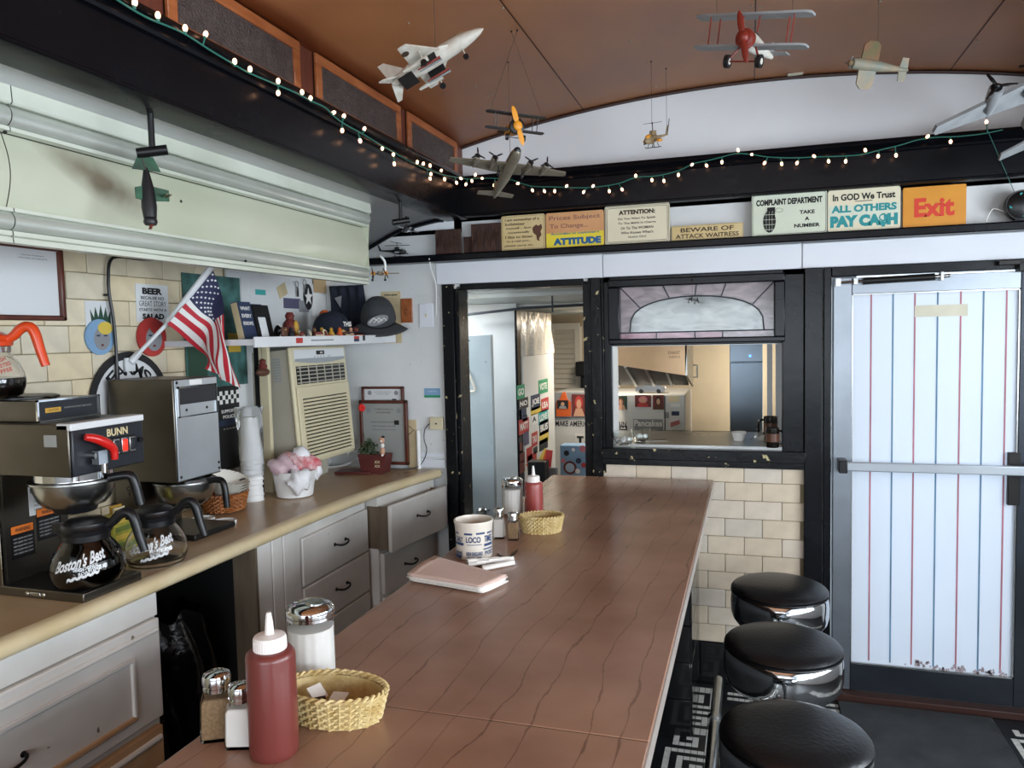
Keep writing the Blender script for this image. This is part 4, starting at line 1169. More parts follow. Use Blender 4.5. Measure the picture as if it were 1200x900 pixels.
# tap and red handle
tp = MB().cyl((-1.614, 1.53, 1.318), (-1.588, 1.53, 1.318), .012, n=14)
tp.box(-1.60, -1.578, 1.522, 1.55, 1.295, 1.330).cyl((-1.59, 1.548, 1.30), (-1.59, 1.548, 1.270), .009, .007, n=12)
tp.build('tap', 'chrome', br, w=True)
hp = smooth_path([(-1.60, 1.505, 1.368), (-1.592, 1.525, 1.362), (-1.586, 1.552, 1.348), (-1.584, 1.575, 1.328), (-1.584, 1.578, 1.30)], 5)
MB().tube(hp, [.0085 + .004 * sin(pi * i / 20) for i in range(21)], 10).build('tap_handle', 'red_plastic', br, w=True)
# brew funnel under the head
fx, fy = -1.735, 1.588
MB().lathe([(.075, 1.175), (.088, 1.19), (.098, 1.215), (.101, 1.235), (.108, 1.238), (.108, 1.243), (.092, 1.245), (.09, 1.268)], 36, (fx, fy, 0), cap1=False).build('brew_funnel', 'chrome_dull', br, w=True)
sl = MB().lathe([(.096, 1.247), (.096, 1.268)], 36, (fx, fy, 0), cap0=False, cap1=False).build('rail_ring', 'chrome', br, w=True)
MB().tube(smooth_path([(fx + .095, fy + .02, 1.243), (fx + .13, fy + .045, 1.247), (fx + .145, fy + .055, 1.235), (fx + .157, fy + .063, 1.165)], 5), [.012] * 8 + [.0125] * 8, 10).build('funnel_handle', 'black_plastic', br, w=True)
MB().lathe([(.05, 1.155), (.06, 1.175)], 24, (fx, fy, 0)).build('funnel_spout', 'black_plastic', br, w=True)
# upper warmer
uw = MB().box(-2.07, -1.755, 1.505, 1.70, 1.403, 1.458).build('upper_warmer', 'steel_dark', br, w=True, bevel=.002)
MB().box(-1.756, -1.751, 1.508, 1.697, 1.406, 1.456).build('warmer_face', 'panel_dark', uw, w=True)
fe = MB()
for (a, b_, c_, e) in ((1.503, 1.702, 1.455, 1.46), (1.503, 1.702, 1.403, 1.406), (1.503, 1.508, 1.403, 1.46), (1.697, 1.702, 1.403, 1.46)): fe.box(-1.754, -1.748, a, b_, c_, e)
fe.build('face_edge', 'chrome', uw, w=True)
plate(uw, -1.7503, 1.528, 1.575, 1.425, 1.437, PAL['gold']); xtext(uw, 'CAUTION', -1.7500, 1.551, 1.431, .035, .007, 'panel_dark', .01); xtext(uw, 'SURFACE MAY BE HOT', -1.7500, 1.63, 1.434, .09, .004, 'label_grey', 0)
MB().lathe([(.085, 1.4585), (.085, 1.463), (.075, 1.466), (.06, 1.466)], 28, (-1.905, 1.6, 0)).build('warmer_plate', 'black_plastic', br, w=True)
MB().box(-1.81, -1.795, 1.59, 1.605, 1.4585, 1.463).build('clip', 'dark_metal', uw, w=True)

# ---- decanters
def decanter(lbl, loc, hm, fill, hot, R=.092, H=.135, hdir=DIRR, letters=None, lcol='label_white'):
    d_ = thing('coffee_decanter', lbl, 'coffee pot', loc, 0, 'coffee decanters')
    pr = [(.0, .0), (R * .72, .0), (R * .88, .006), (R * .985, .028), (R, .045), (R * .97, .065), (R * .86, .088), (R * .70, .108), (R * .60, .120), (R * .56, .130), (R * .57, H)]
    g = MB().lathe(pr + [(r - .003, z) for r, z in reversed(pr[3:])] + [(R * .80, .010), (R * .6, .004), (0, .004)], 36, cap0=False, cap1=False)
    g.build('glass_bowl', 'glass', d_)
    if fill:
        zt_ = fill; q = [(0, .005), (R * .78, .0052)] + [(r - .0022, max(z, .008)) for r, z in pr[2:] if z < zt_ - .004]
        # interpolate radius at the fill line
        for (r0, za), (r1, zb_) in zip(pr, pr[1:]):
            if za <= zt_ <= zb_ and zb_ > za: rf = r0 + (r1 - r0) * (zt_ - za) / (zb_ - za)
        q += [(rf - .0022, zt_), (0, zt_)]
        MB().lathe(q, 36, cap0=False, cap1=False).build('coffee', 'coffee', d_)
    MB().lathe([(R * .60, .118), (R * .64, .119), (R * .645, .134), (R * .60, .1355)], 32, cap0=False, cap1=False).build('neck_band', 'chrome_dull' if hot else hm, d_)
    cl_ = MB().lathe([(R * .60, .1345), (R * .70, .136), (R * .72, .146), (R * .64, .152), (R * .62, .162), (R * .45, .172), (R * .1, .175)], 32, cap0=True)
    sp = -hdir
    cl_.prism([(-.03, .136), (-.018, .160), (.018, .160), (.03, .136)], lambda u, v, w: Vector((sp.x * w - sp.y * u * (1 if w < .06 else .4), sp.y * w + sp.x * u * (1 if w < .06 else .4), v)), .03, R * .92)
    cl_.build('lid', hm, d_)
    h = hdir; U = Vector((0, 0, 1))
    pts = [h * (R * .5) + U * .150, h * (R * .78) + U * .160, h * (R * 1.02) + U * .180, h * (R * 1.25) + U * .184, h * (R * 1.40) + U * .168, h * (R * 1.52) + U * .125, h * (R * 1.66) + U * .080]
    n_ = 31
    MB().tube(smooth_path(pts, 5), [.0108 + .003 * sin(pi * i / 30) for i in range(31)], 10).build('handle', hm, d_)
    if letters:
        # lettering wraps round the bowl facing the room
        base = atan2(-.86, .5)
        for (s, ww, hh, zc, dth, bd, sh_) in letters:
            vs, fs = glyphs(s, bd, sh_)
            x0 = min(p.x for p in vs); x1 = max(p.x for p in vs); y0 = min(p.y for p in vs); y1 = max(p.y for p in vs)
            out = []
            for p in vs:
                xx = ((p.x - x0) / (x1 - x0) - .5) * ww; zz = zc + ((p.y - y0) / (y1 - y0) - .5) * hh + .22 * xx
                for (r0, za), (r1, zb_) in zip(pr, pr[1:]):
                    if za <= zz <= zb_ and zb_ > za: rr = r0 + (r1 - r0) * (zz - za) / (zb_ - za)
                th = base + dth + xx / R
                out.append(Vector(((rr + .0007) * cos(th), (rr + .0007) * sin(th), zz)))
            mbt = MB(); mbt.add(out, fs); mbt.build('lettering', lcol, d_)
    return d_
LET = [("Boston's Best", .135, .030, .078, .1, .03, .35), ('COFFEE', .045, .008, .062, .30, .02, .0), ('ROASTERS', .05, .008, .052, .32, .02, 0), ('~~~~~', .08, .014, .040, .15, .03, .4)]
p = on_z(104, 680, BZ + .03); 
decanter('full dark coffee pot with black handle on the brewer warmer', (p.x, p.y, BZ + .0258), 'black_plastic', .129, False, letters=LET)
p = on_z(184, 660, BZ)
decanter('empty glass coffee pot with black lid standing on the worktop', (p.x, p.y, BZ), 'black_plastic', 0, False, letters=LET, R=.088)
decanter('coffee pot with an orange handle on top of the brewer', (-1.905, 1.50, 1.4665), 'orange_plastic', .052, True, letters=[('FRESH', .05, .010, .098, .75, .02, 0), ('ROASTED', .07, .010, .084, .75, .02, 0), ('COFFEE', .06, .010, .07, .75, .02, 0)], lcol=PAL['red'], R=.085, hdir=Vector((.9, .44, 0)).normalized())

# ---- boxes of tea and a small sign behind the empty pot
tbx = thing('tea_box', 'green and yellow patterned packet box standing behind the coffee pots', 'box', on_z(150, 645, BZ) - Vector((.02, -.02, 0)))
tx, ty = tbx.location.x, tbx.location.y
mk('tea_green', '#8fa24a', .5, color2='#c7b23c', scale=35); mk('tea_dark', '#5c7444', .5, color2='#8a9a3c', scale=30)
MB().box(tx - .05, tx + .01, ty - .06, ty + .05, BZ, BZ + .115).build('carton', 'tea_green', tbx, w=True, bevel=.002)
MB().box(tx - .12, tx - .05, ty - .07, ty + .0, BZ, BZ + .10).build('carton', 'tea_dark', tbx, w=True, bevel=.002)
for i in range(4): MB().box(tx + .01, tx + .011, ty - .055, ty + .045, BZ + .012 + i * .026, BZ + .028 + i * .026).build('stripe', PAL['yellow'] if i % 2 else 'tea_dark', tbx, w=True)
for i in range(3): MB().box(tx - .045 + i * .012, tx - .040 + i * .012, ty - .02, ty + .025, BZ + .115, BZ + .138 - i * .006).build('packet', PAL['gold'] if i != 1 else PAL['cream'], tbx, w=True)
sg = thing('decaf_sign', 'leaning white card lettered for decaf behind the brewer', 'sign', on_z(128, 640, BZ) + Vector((-.02, .12, 0)))
T_ = Matrix.Translation((sg.location.x, sg.location.y, BZ)) @ Matrix.Rotation(-.25, 4, 'X')
MB().box(-.002, .002, -.03, .03, .0, .19, T=T_).build('card', 'paper', sg, w=True)
text(MB(), 'DEC', (0, 0, 0), .05, .022, R=(0, 1, 0), bold=.02).build('lettering', 'ink', sg)
bpy.data.objects['lettering' if False else sg.children[-1].name].location = (.0028, .0, .15)
sg.children[-1].rotation_euler = (radians(-70), 0, 0)

# ---- second brewer, tall steel box
b2 = thing('tea_brewer', 'tall stainless brewer box with a blank front panel and funnel below', 'brewer', (-1.92, 2.16, BZ))
bd_ = MB().box(-2.066, -1.80, 2.045, 2.262, 1.137, 1.48).build('body', 'steel_dark', b2, w=True, bevel=.003)
fpn = MB().box(-1.80, -1.796, 2.050, 2.258, 1.142, 1.477).build('front_panel', 'steel_blue', b2, w=True, bevel=.002)
MB().box(-1.7965, -1.792, 2.066, 2.244, 1.395, 1.450).build('sight_window', 'panel_dark', fpn, w=True, bevel=.002)
wf_ = MB()
for (a, b_, c_, e) in ((2.060, 2.25, 1.448, 1.455), (2.060, 2.25, 1.352, 1.356), (2.060, 2.066, 1.352, 1.455), (2.244, 2.25, 1.352, 1.455)): wf_.box(-1.796, -1.7915, a, b_, c_, e)
wf_.build('window_trim', 'chrome', fpn, w=True)
MB().box(-1.7965, -1.795, 2.12, 2.18, 1.457, 1.474).build('sticker', 'paper', fpn, w=True)
for (y_, z_) in ((2.06, 1.468), (2.06, 1.155), (2.248, 1.155), (2.248, 1.175), (2.1, 1.375), (2.2, 1.375)):
    MB().sphere((-1.7955, y_, z_), (.003, .005, .005), 8, 6).build('screw', 'dark_metal', fpn, w=True)
MB().box(-2.066, -1.97, 2.055, 2.252, BZ + .02, 1.137).build('column', 'steel_dark', b2, w=True)
MB().box(-2.066, -1.745, 2.05, 2.258, BZ, BZ + .02).build('base', 'black_plastic', b2, w=True, bevel=.004)
fx, fy = -1.865, 2.155
MB().lathe([(.045, 1.035), (.085, 1.06), (.098, 1.10), (.10, 1.12), (.104, 1.123), (.104, 1.128), (.09, 1.136)], 32, (fx, fy, 0), cap1=False).build('brew_funnel', 'chrome_dull', b2, w=True)
MB().tube(smooth_path([(fx + .09, fy - .0, 1.125), (fx + .125, fy + .01, 1.130), (fx + .15, fy + .012, 1.115), (fx + .158, fy + .013, 1.035)], 5), .0115, 10).build('funnel_handle', 'black_plastic', b2, w=True)
# black pot lid/tray with handle beside it and white lids
p = on_z(232, 628, BZ)
for k, (px_, py_, r_, lb_) in enumerate(((263, 614, .042, 'white plastic container lid lying nearest the wicker basket'), (238, 611, .042, 'white plastic container lid partly behind the black pot handle'))):
    p = on_z(px_, py_, BZ); 
    o = thing('plastic_lid', lb_, 'lid', (p.x, p.y, BZ), 0, 'white lids on the worktop')
    MB().lathe([(r_ * .95, 0), (r_, .004), (r_, .011), (r_ * .97, .0135), (r_ * .9, .012), (r_ * .86, .009)], 28).build('rim', 'foam_white', o)
    text(MB(), 'O', (0, 0, .0097), .03, .03, R=(1, 0, 0), U=(0, 1, 0), bold=.0).build('print', PAL['grey'], o)
# ---- wicker basket with coffee filters
def wicker_basket(mb_names, o, rx, ry, h, m, n=26, rows=8, flare=1.12, rod=.0028):
    """woven basket: stakes and horizontal weavers"""
    wv = MB()
    for k in range(rows):
        z = .004 + (h - .004) * k / (rows - 1); s = 1 + (flare - 1) * k / (rows - 1)
        pts = []
        N = n * 2
        for i in range(N):
            th = 2 * pi * i / N; d = rod * .9 * (1 if (i + k) % 2 else -1)
            pts.append(((rx * s + d) * cos(th), (ry * s + d) * sin(th), z + rod * .5 * sin(i * 1.7)))
        wv.tube(pts, rod, 5, closed=True)
    stuff(wv.build('weave', m, o))
    sk = MB()
    for i in range(n):
        th = 2 * pi * (i + .5) / n
        sk.tube([(rx * cos(th), ry * sin(th), .002), (rx * flare * cos(th), ry * flare * sin(th), h)], rod * .8, 5)
    stuff(sk.build('stakes', m, o))
    rim_ = MB()
    for q in range(2):
        pts = []
        for i in range(72):
            th = 2 * pi * i / 72; tw__ = 18 * th + q * pi
            pts.append(((rx * flare + rod * 1.3 * cos(tw__)) * cos(th), (ry * flare + rod * 1.3 * cos(tw__)) * sin(th), h + rod + rod * 1.3 * sin(tw__)))
        rim_.tube(pts, rod * 1.1, 5, closed=True)
    rim_.build('rim', m, o)
    MB().lathe([(.98, 0), (1, .003)], 36, sx=rx, sy=ry).build('bottom', m, o)
    # solid inner wall just behind the weave so that no light shows through
    MB().lathe([(.93, .003), (.93 * flare, h * .97)], 36, sx=rx, sy=ry, cap0=False, cap1=False).build('lining', m, o)
p = on_z(263, 600, BZ)
wbk = thing('wicker_basket', 'brown wicker basket full of paper coffee filters', 'basket', (p.x - .02, p.y + .03, BZ + .004), .5)
wicker_basket(None, wbk, .072, .085, .062, 'wicker', 22, 9, 1.18, .0035)
MB().tube(smooth_path([(.07, .05, .06), (.085, .06, .09), (.07, .055, .105), (.05, .05, .10)], 4), .003, 6).build('loop_handle', 'black_plastic', wbk)
def filt(dx, dy, dz, tilt, r):
    def fn(u, v):
        th = 2 * pi * u; rr = r * (.45 + .55 * v) * (1 + .035 * v * (1 if int(u * 56) % 2 else -1))
        return Vector((rr * cos(th), rr * sin(th), .055 * v ** .8))
    f_ = MB().grid(fn, 56, 5, smooth=False, closeu=True)
    T_ = Matrix.Translation((dx, dy, dz)) @ Matrix.Rotation(tilt, 4, 'X') @ Matrix.Rotation(.3, 4, 'Y')
    f_.v = [T_ @ q for q in f_.v]
    f_.lathe([(r * .45, 0)], 3, cap0=False, cap1=False) if False else None
    return f_.build('coffee_filter', 'filter_paper', wbk, fix=False)
for k in range(4): filt(.0, .01 + .004 * k, .045 + .009 * k, radians(8), .078)

# ---- stacked foam cups in a plastic sleeve
p = on_z(297, 586, BZ)
cup = thing('cup_stack', 'tall stack of white foam cups in a clear plastic sleeve', 'cups', (p.x, p.y, BZ))
cm = MB().lathe([(.043, 0), (.0435, .004), (.0405, .006), (.0395, .03), (.036, .033)], 24).mesh('foam_cup', 'foam_white')
for k in range(9):
    o = link('foam_cup', cm, cup); o.location = (.0015 * sin(k * 2.1), .0015 * cos(k * 1.7), .021 * k * 1.0)
MB().lathe([(.040, .19), (.034, .27), (.028, .34), (.026, .345)], 24).build('top_cup', 'foam_white', cup)
wf2 = wobble(11)
def slv(u, v):
    th = 2 * pi * u; z = .10 + .285 * v
    r = .046 + .006 * sin(5 * th + 9 * v) * v + .006 * wf2((cos(th) * 5, sin(th) * 5, v * 9)) + .006 * v
    return Vector((r * cos(th), r * sin(th), z))
MB().grid(slv, 40, 16, closeu=True).build('plastic_sleeve', 'clear_film', cup)

# ---- white tub stuffed with plastic bags
p = on_z(346, 581, BZ)
tub = thing('bag_tub', 'white tub stuffed with crumpled white and red plastic bags', 'tub', (p.x, p.y, BZ + .001))
MB().lathe([(.068, 0), (.074, .004), (.088, .105), (.091, .11), (.087, .11), (.07, .01)], 32).build('tub', 'foam_white', tub)
mk('bag_white', '#e6e6e8', .4, bump=.35, bscale=60); mk('bag_print', '#e3c9cb', .4, color2='#c24a52', scale=32, bump=.3, bscale=60); mk('bag_pink', '#d8c3c8', .4, color2='#c9a8b0', scale=25, bump=.3)
def crumple(parent, c, r, seed, m, name='plastic_bag', amp=.45):
    w = wobble(seed); w2 = wobble(seed + 50)
    def fn(u, v):
        th = 2 * pi * u; ph = pi * v
        n = Vector((cos(th) * sin(ph), sin(th) * sin(ph), cos(ph)))
        k = 1 + amp * w(n * 2.2) + amp * .4 * w2(n * 5.5)
        return Vector(c) + Vector((n.x * r[0], n.y * r[1], n.z * r[2])) * k
    return MB().grid(fn, 26, 14, closeu=True).build(name, m, parent)
crumple(tub, (-.02, -.045, .135), (.06, .05, .045), 1, 'bag_pink'); crumple(tub, (.0, .0, .14), (.058, .06, .05), 2, 'bag_print')
crumple(tub, (.0, .025, .155), (.05, .05, .042), 3, 'bag_white'); crumple(tub, (.035, .055, .125), (.05, .045, .045), 4, 'bag_print')
crumple(tub, (.055, -.055, .072), (.045, .05, .05), 5, 'bag_white'); crumple(tub, (.06, .06, .095), (.028, .03, .04), 6, 'bag_white')

# ---- air conditioner, leaning on its sill
ac = thing('air_conditioner', 'cream window air conditioner with louvred front under the shelf', 'air conditioner', (-1.852, 3.085, 1.052), (0, radians(-4), radians(-1)))
W_, H_ = .455, .518
def abox(x0, x1, y0, y1, z0, z1): return MB().box(x0, x1, y0, y1, z0, z1)
abox(-.22, -.02, -W_ / 2 + .01, W_ / 2 - .01, .008, H_ - .008).build('case', 'ac_side', ac, bevel=.004)
for i in range(9): abox(-.10, -.06, -W_ / 2 + .0085, -W_ / 2 + .0105, H_ - .05 - i * .012, H_ - .043 - i * .012).build('side_slot', 'ac_grey', ac)
fr_ = abox(-.02, .0, -W_ / 2, W_ / 2, 0, H_).build('front_bezel', 'ac_cream', ac, bevel=.008)
abox(0, .010, -W_ / 2 + .012, W_ / 2 - .012, .012, H_ - .175).build('intake_panel', 'ac_cream', ac, bevel=.004)
lm = MB().box(0, .007, -W_ / 2 + .045, W_ / 2 - .045, -.0022, .0022).mesh('louver_gap', 'black_matte')
lm2 = MB().prism([(0, 0), (.010, -.002), (.010, -.008), (0, -.006)], lambda u, v, w: Vector((u, w, v)), -W_ / 2 + .042, W_ / 2 - .042).mesh('louver', 'ac_cream')
for i in range(17):
    z = .035 + i * .0158
    o = link('louver_gap', lm, ac); o.location = (.0036, 0, z)
    o = link('louver', lm2, ac); o.location = (.006, 0, z - .0018)
vt = abox(-.002, .004, -W_ / 2 + .03, W_ / 2 - .03, H_ - .165, H_ - .085).build('air_outlet', 'black_plastic', ac)
for i in range(5): MB().box(.002, .009, -W_ / 2 + .03, W_ / 2 - .03, H_ - .160 + i * .0165, H_ - .1555 + i * .0165).build('vane', 'ac_side', vt)
for i in range(6): MB().box(.003, .008, -W_ / 2 + .05 + i * .065, -W_ / 2 + .054 + i * .065, H_ - .165, H_ - .085).build('vane', 'ac_side', vt)
cp = abox(.0, .005, -W_ / 2 + .022, W_ / 2 - .022, H_ - .062, H_ - .012).build('control_panel', 'label_white', ac, bevel=.002)
MB().grid(lambda u, v: Vector((.0056, (-W_ / 2 + .022) + (W_ - .044) * u, H_ - .064 - .012 * sin(pi * u) * (1 - v) + .012 * v)), 20, 2).build('grey_swoosh', 'ac_grey', cp)
abox(.004, .0065, -.035, .03, H_ - .038, H_ - .020).build('display', 'black_plastic', cp)
for y_ in (-.05, -.025, .0, .025, .06, .075): MB().sphere((.0055, y_, H_ - .047), (.002, .004, .004), 8, 5).build('button', 'ac_grey', cp)
text(MB(), '68', (.0068, 0.005, H_ - .029), .02, .010, R=(0, 1, 0), bold=.02).build('digits', PAL['white'], cp)
# wooden frame that carries it, and white cable beneath
af = thing('support_board', 'tall pale board standing beside the air conditioner', 'board', (-1.97, 2.80, BZ))
MB().box(-2.01, -1.965, 2.80, 2.82, BZ, 1.574).build('board', 'ac_cream', af, w=True, bevel=.002)
MB().box(-2.04, -2.01, 2.81, 2.82, BZ, 1.574).build('edge', 'black_matte', af, w=True)
cr_ = thing('support_crate', 'low dark stand under the air conditioner', 'stand', (-2.02, 3.1, BZ))
MB().box(-2.085, -1.98, 2.95, 3.28, BZ, 1.03).build('stand', 'ac_side', cr_, w=True, bevel=.003)
cbp = smooth_path([on_z(368, 546, BZ + .02), on_z(395, 547, BZ + .006), on_z(420, 538, BZ + .03), on_z(428, 528, BZ + .06), on_z(408, 531, BZ + .09)], 6)
tag(MB().tube([q + Vector((0, 0, 0)) for q in cbp], .0055, 8).build('power_cable', 'foam_white'), 'white power cable looping out below the air conditioner', 'cable')

# ---- shelf above the air conditioner and what stands on it
SX = -1.685; SY0 = on_x(299, 400, SX).y; SY1 = 3.47; SZ = 1.606
sh_ = thing('wall_shelf', 'white wooden shelf above the air conditioner crowded with keepsakes', 'shelf', (-1.9, 2.9, SZ - .025))
MB().box(-2.09, SX - .008, SY0 + .01, SY1, SZ - .022, SZ).build('board', 'white_paint', sh_, w=True)
fe_ = MB().box(SX - .008, SX, SY0, SY1, SZ - .030, SZ + .008).build('front_edge', 'white_paint', sh_, w=True, bevel=.001)
def shelf_sticker(px0, py0, px1, py1, m, n=None):
    A = on_x(px0, py0, SX + .0008); B = on_x(px1, py1, SX + .0008)
    return MB().box(SX, SX + .001, A.y, B.y, max(B.z, SZ - .029), min(A.z, SZ + .007)).build('sticker', m, sh_ if False else fe_, w=True)
shelf_sticker(347, 396, 355, 402, PAL['red']); shelf_sticker(365, 398, 391, 399, PAL['grey']); shelf_sticker(415, 394, 421, 397, PAL['red']); shelf_sticker(415, 397, 421, 400, PAL['navy']); shelf_sticker(425, 392, 428, 399, PAL['black'])
def sy(px_): return on_x(px_, 390, SX).y
def spot(px_, dx): # y of image column px_ at depth X=dx
    return on_x(px_, 385, dx).y
# cork/white pin board at the back of the shelf
pbd = thing('pin_board', 'white pin board behind the shelf with papers, patches and key rings', 'board', (XL + .01, 2.9, SZ))
MB().box(XL + .006, XL + .016, spot(281, XL), 3.44, SZ, 1.875).build('board', 'wall_white', pbd, w=True)
PXb = XL + .0165
def pinned(x0, y0, x1, y1, m, name='paper_sheet', off=0.0, rot=0):
    A = on_x(x0, y0, PXb + off); B = on_x(x1, y1, PXb + off); yc = (A.y + B.y) / 2; zc = (A.z + B.z) / 2
    T_ = Matrix.Translation((PXb + off, yc, zc)) @ Matrix.Rotation(rot, 4, 'X')
    return MB().box(0, .002, -(B.y - A.y) / 2, (B.y - A.y) / 2, -(A.z - B.z) / 2, (A.z - B.z) / 2, T=T_).build(name, m, pbd, w=True)
sh1 = pinned(291, 323, 322, 357, 'label_white', rot=.04); pinned(299, 339, 311, 346, PAL['teal'], 'print', .0025); pinned(325, 333, 336, 348, 'paper_aged', 'tag', .001, .4)
pinned(332, 349, 352, 362, PAL['purple'], 'postcard', .001); pinned(350, 352, 362, 366, PAL['grey'], 'postcard', .0025); pinned(367, 326, 384, 344, PAL['tan'], 'leather_patch', .001); pinned(365, 345, 396, 379, 'paper', 'paper_sheet', .0005, -.06)
pinned(290, 356, 306, 368, PAL['navy'], 'badge', .003)
# dark oval shoulder patch with white star
cpt = on_x(361, 348, PXb + .004); R1, R2 = .052, .085
def ovalf(cx_, cz_, ry, rz, X, n=24): return MB().prism([(ry * cos(2 * pi * i / n), rz * sin(2 * pi * i / n)) for i in range(n)], lambda u, v, w: Vector((w, cx_ + u, cz_ + v)), X, X + .003)
pa = ovalf(cpt.y, cpt.z, R1 * .75, R2 * .75, PXb + .003).build('shoulder_patch', PAL['black'], pbd, w=True)
star = [((.045 if i % 2 == 0 else .018) * sin(pi * i / 5), (.045 if i % 2 == 0 else .018) * cos(pi * i / 5)) for i in range(10)]
MB().prism(star, lambda u, v, w: Vector((w, cpt.y + u * .9, cpt.z + v)), PXb + .0062, PXb + .0075).build('star', PAL['white'], pa, w=True)
# key rings
for (px_, py_) in ((348, 333), (357, 331)):
    c_ = on_x(px_, py_, PXb + .006)
    rg = MB().tube([(PXb + .006, c_.y + .014 * cos(2 * pi * i / 16), c_.z + .014 * sin(2 * pi * i / 16)) for i in range(16)], .0018, 6, closed=True)
    rg.box(PXb + .004, PXb + .008, c_.y - .008, c_.y + .01, c_.z - .06, c_.z - .015)
    rg.build('key_ring', 'chrome_dull', pbd, w=True)

# medal standing against the board
c_ = on_x(385, 372, -1.98)
md = thing('medal', 'brass medal on a striped ribbon propped at the back of the shelf', 'medal', (c_.x, c_.y, SZ))
for i, m_ in enumerate((PAL['gold'], PAL['cream'], PAL['red'], PAL['cream'], PAL['gold'])):
    MB().box(-.001, .001, -.02 + i * .008, -.012 + i * .008, .045, .11).build('ribbon', m_, md)
MB().cyl((-.002, 0, .028), (.002, 0, .028), .019, n=18).build('disc', PAL['gold'], md)
# books and frames
def leaning(name, lbl, cat, px0, px1, X, h, th, m, m2=None, txt=None, tilt=radians(-12), pagem='paper_aged'):
    y0 = spot(px0, X); y1 = spot(px1, X)
    o = thing(name, lbl, cat, (X, (y0 + y1) / 2, SZ + .001))
    T_ = Matrix.Rotation(tilt, 4, 'Y')
    w = y1 - y0
    MB().box(-th, 0, -w / 2, w / 2, 0, h, T=T_).build('cover', m, o, bevel=.001)
    if m2: MB().box(-th - .001 + .002, -.002, -w / 2 - .001, -w / 2 + .004, .003, h - .003, T=T_).build('pages', pagem, o)
    if txt:
        for i, s in enumerate(txt):
            t_ = text(MB(), s, (.0008, 0, h * (.82 - i * .2)), w * .75, h * .1, R=(0, 1, 0), bold=.03)
            t_.v = [T_ @ q for q in t_.v]; t_.build('lettering', PAL['white'], o)
    return o
leaning('book', 'thick dark book leaning at the left end of the shelf', 'book', 287, 302, -1.80, .145, .03, PAL['navy'], True, ['WHAT', 'EVERY', 'KNOWS'])
leaning('photo_frame', 'dark picture frame leaning behind the white card on the shelf', 'frame', 304, 322, -1.86, .14, .012, 'black_plastic')
leaning('picture_card', 'small white card with a dark figure standing on the shelf', 'card', 308, 316, -1.775, .085, .003, 'label_white', None, ['R'])
# striped sneaker-like ornament
cno = thing('model_shoe', 'small black and white model shoe on the shelf', 'ornament', (-1.80, spot(329, -1.80), SZ), .4)
MB().grid(lambda u, v: Vector((-.02 + .04 * u, -.06 + .12 * v, .004 + .05 * sin(pi * u) ** .5 * (1 - .55 * v))), 9, 12).build('upper', PAL['black'], cno)
MB().box(-.022, .022, -.062, .062, 0, .008).build('sole', PAL['white'], cno, bevel=.003)
for k in range(3): MB().tube([(-.018, -.03 + k * .02, .038 - k * .006), (0, -.028 + k * .02, .056 - k * .009), (.018, -.03 + k * .02, .038 - k * .006)], .003, 6).build('stripe', PAL['white'], cno)
# round dark figure, orange-headed figure
o = thing('bronze_figure', 'round dark brown carved figure on the shelf', 'figurine', (-1.84, spot(340, -1.84), SZ))
MB().lathe([(.02, 0), (.03, .015), (.035, .04), (.028, .065), (.015, .08), (.02, .095), (.012, .11)], 16).build('figure', PAL['dred'], o)
MB().sphere((.028, 0, .045), (.012, .015, .03), 10, 7).build('belly', PAL['gold'], o)
o = thing('bobble_figure', 'small figure with an orange round head and dark blue body', 'figurine', (-1.95, spot(381, -1.95), SZ))
MB().lathe([(.022, 0), (.026, .03), (.024, .075), (.016, .088)], 16).build('body', PAL['navy'], o)
MB().sphere((0, 0, .108), (.026, .026, .027), 14, 9).build('head', PAL['orange'], o)
MB().sphere((.006, 0, .09), (.02, .02, .012), 12, 6).build('scarf', PAL['cream'], o)
# clutter of small souvenirs, each of its own
r3 = random.Random(5)
cols = ['brown', 'tan', 'dred', 'orange', 'gold', 'cream', 'black', 'red', 'grey', 'skin']
desc = {'brown': 'brown', 'tan': 'tan', 'dred': 'dark red', 'orange': 'orange', 'gold': 'golden', 'cream': 'cream', 'black': 'black', 'red': 'red', 'grey': 'grey', 'skin': 'peach coloured'}
shapes = ['leather holder', 'round coaster', 'trinket', 'folded wallet', 'matchbox']
names = ['leather_holder', 'coaster', 'trinket', 'wallet', 'matchbox']
spec = [(333, 'brown', 0), (341, 'black', 2), (350, 'tan', 1), (354, 'dred', 3), (362, 'grey', 1), (368, 'brown', 0), (373, 'dred', 3), (380, 'cream', 1), (388, 'gold', 2), (392, 'tan', 4), (398, 'orange', 2), (402, 'gold', 1), (406, 'brown', 3), (411, 'skin', 2), (417, 'dred', 0), (422, 'orange', 4), (345, 'orange', 4), (377, 'gold', 2), (384, 'red', 4)]
side = ['']
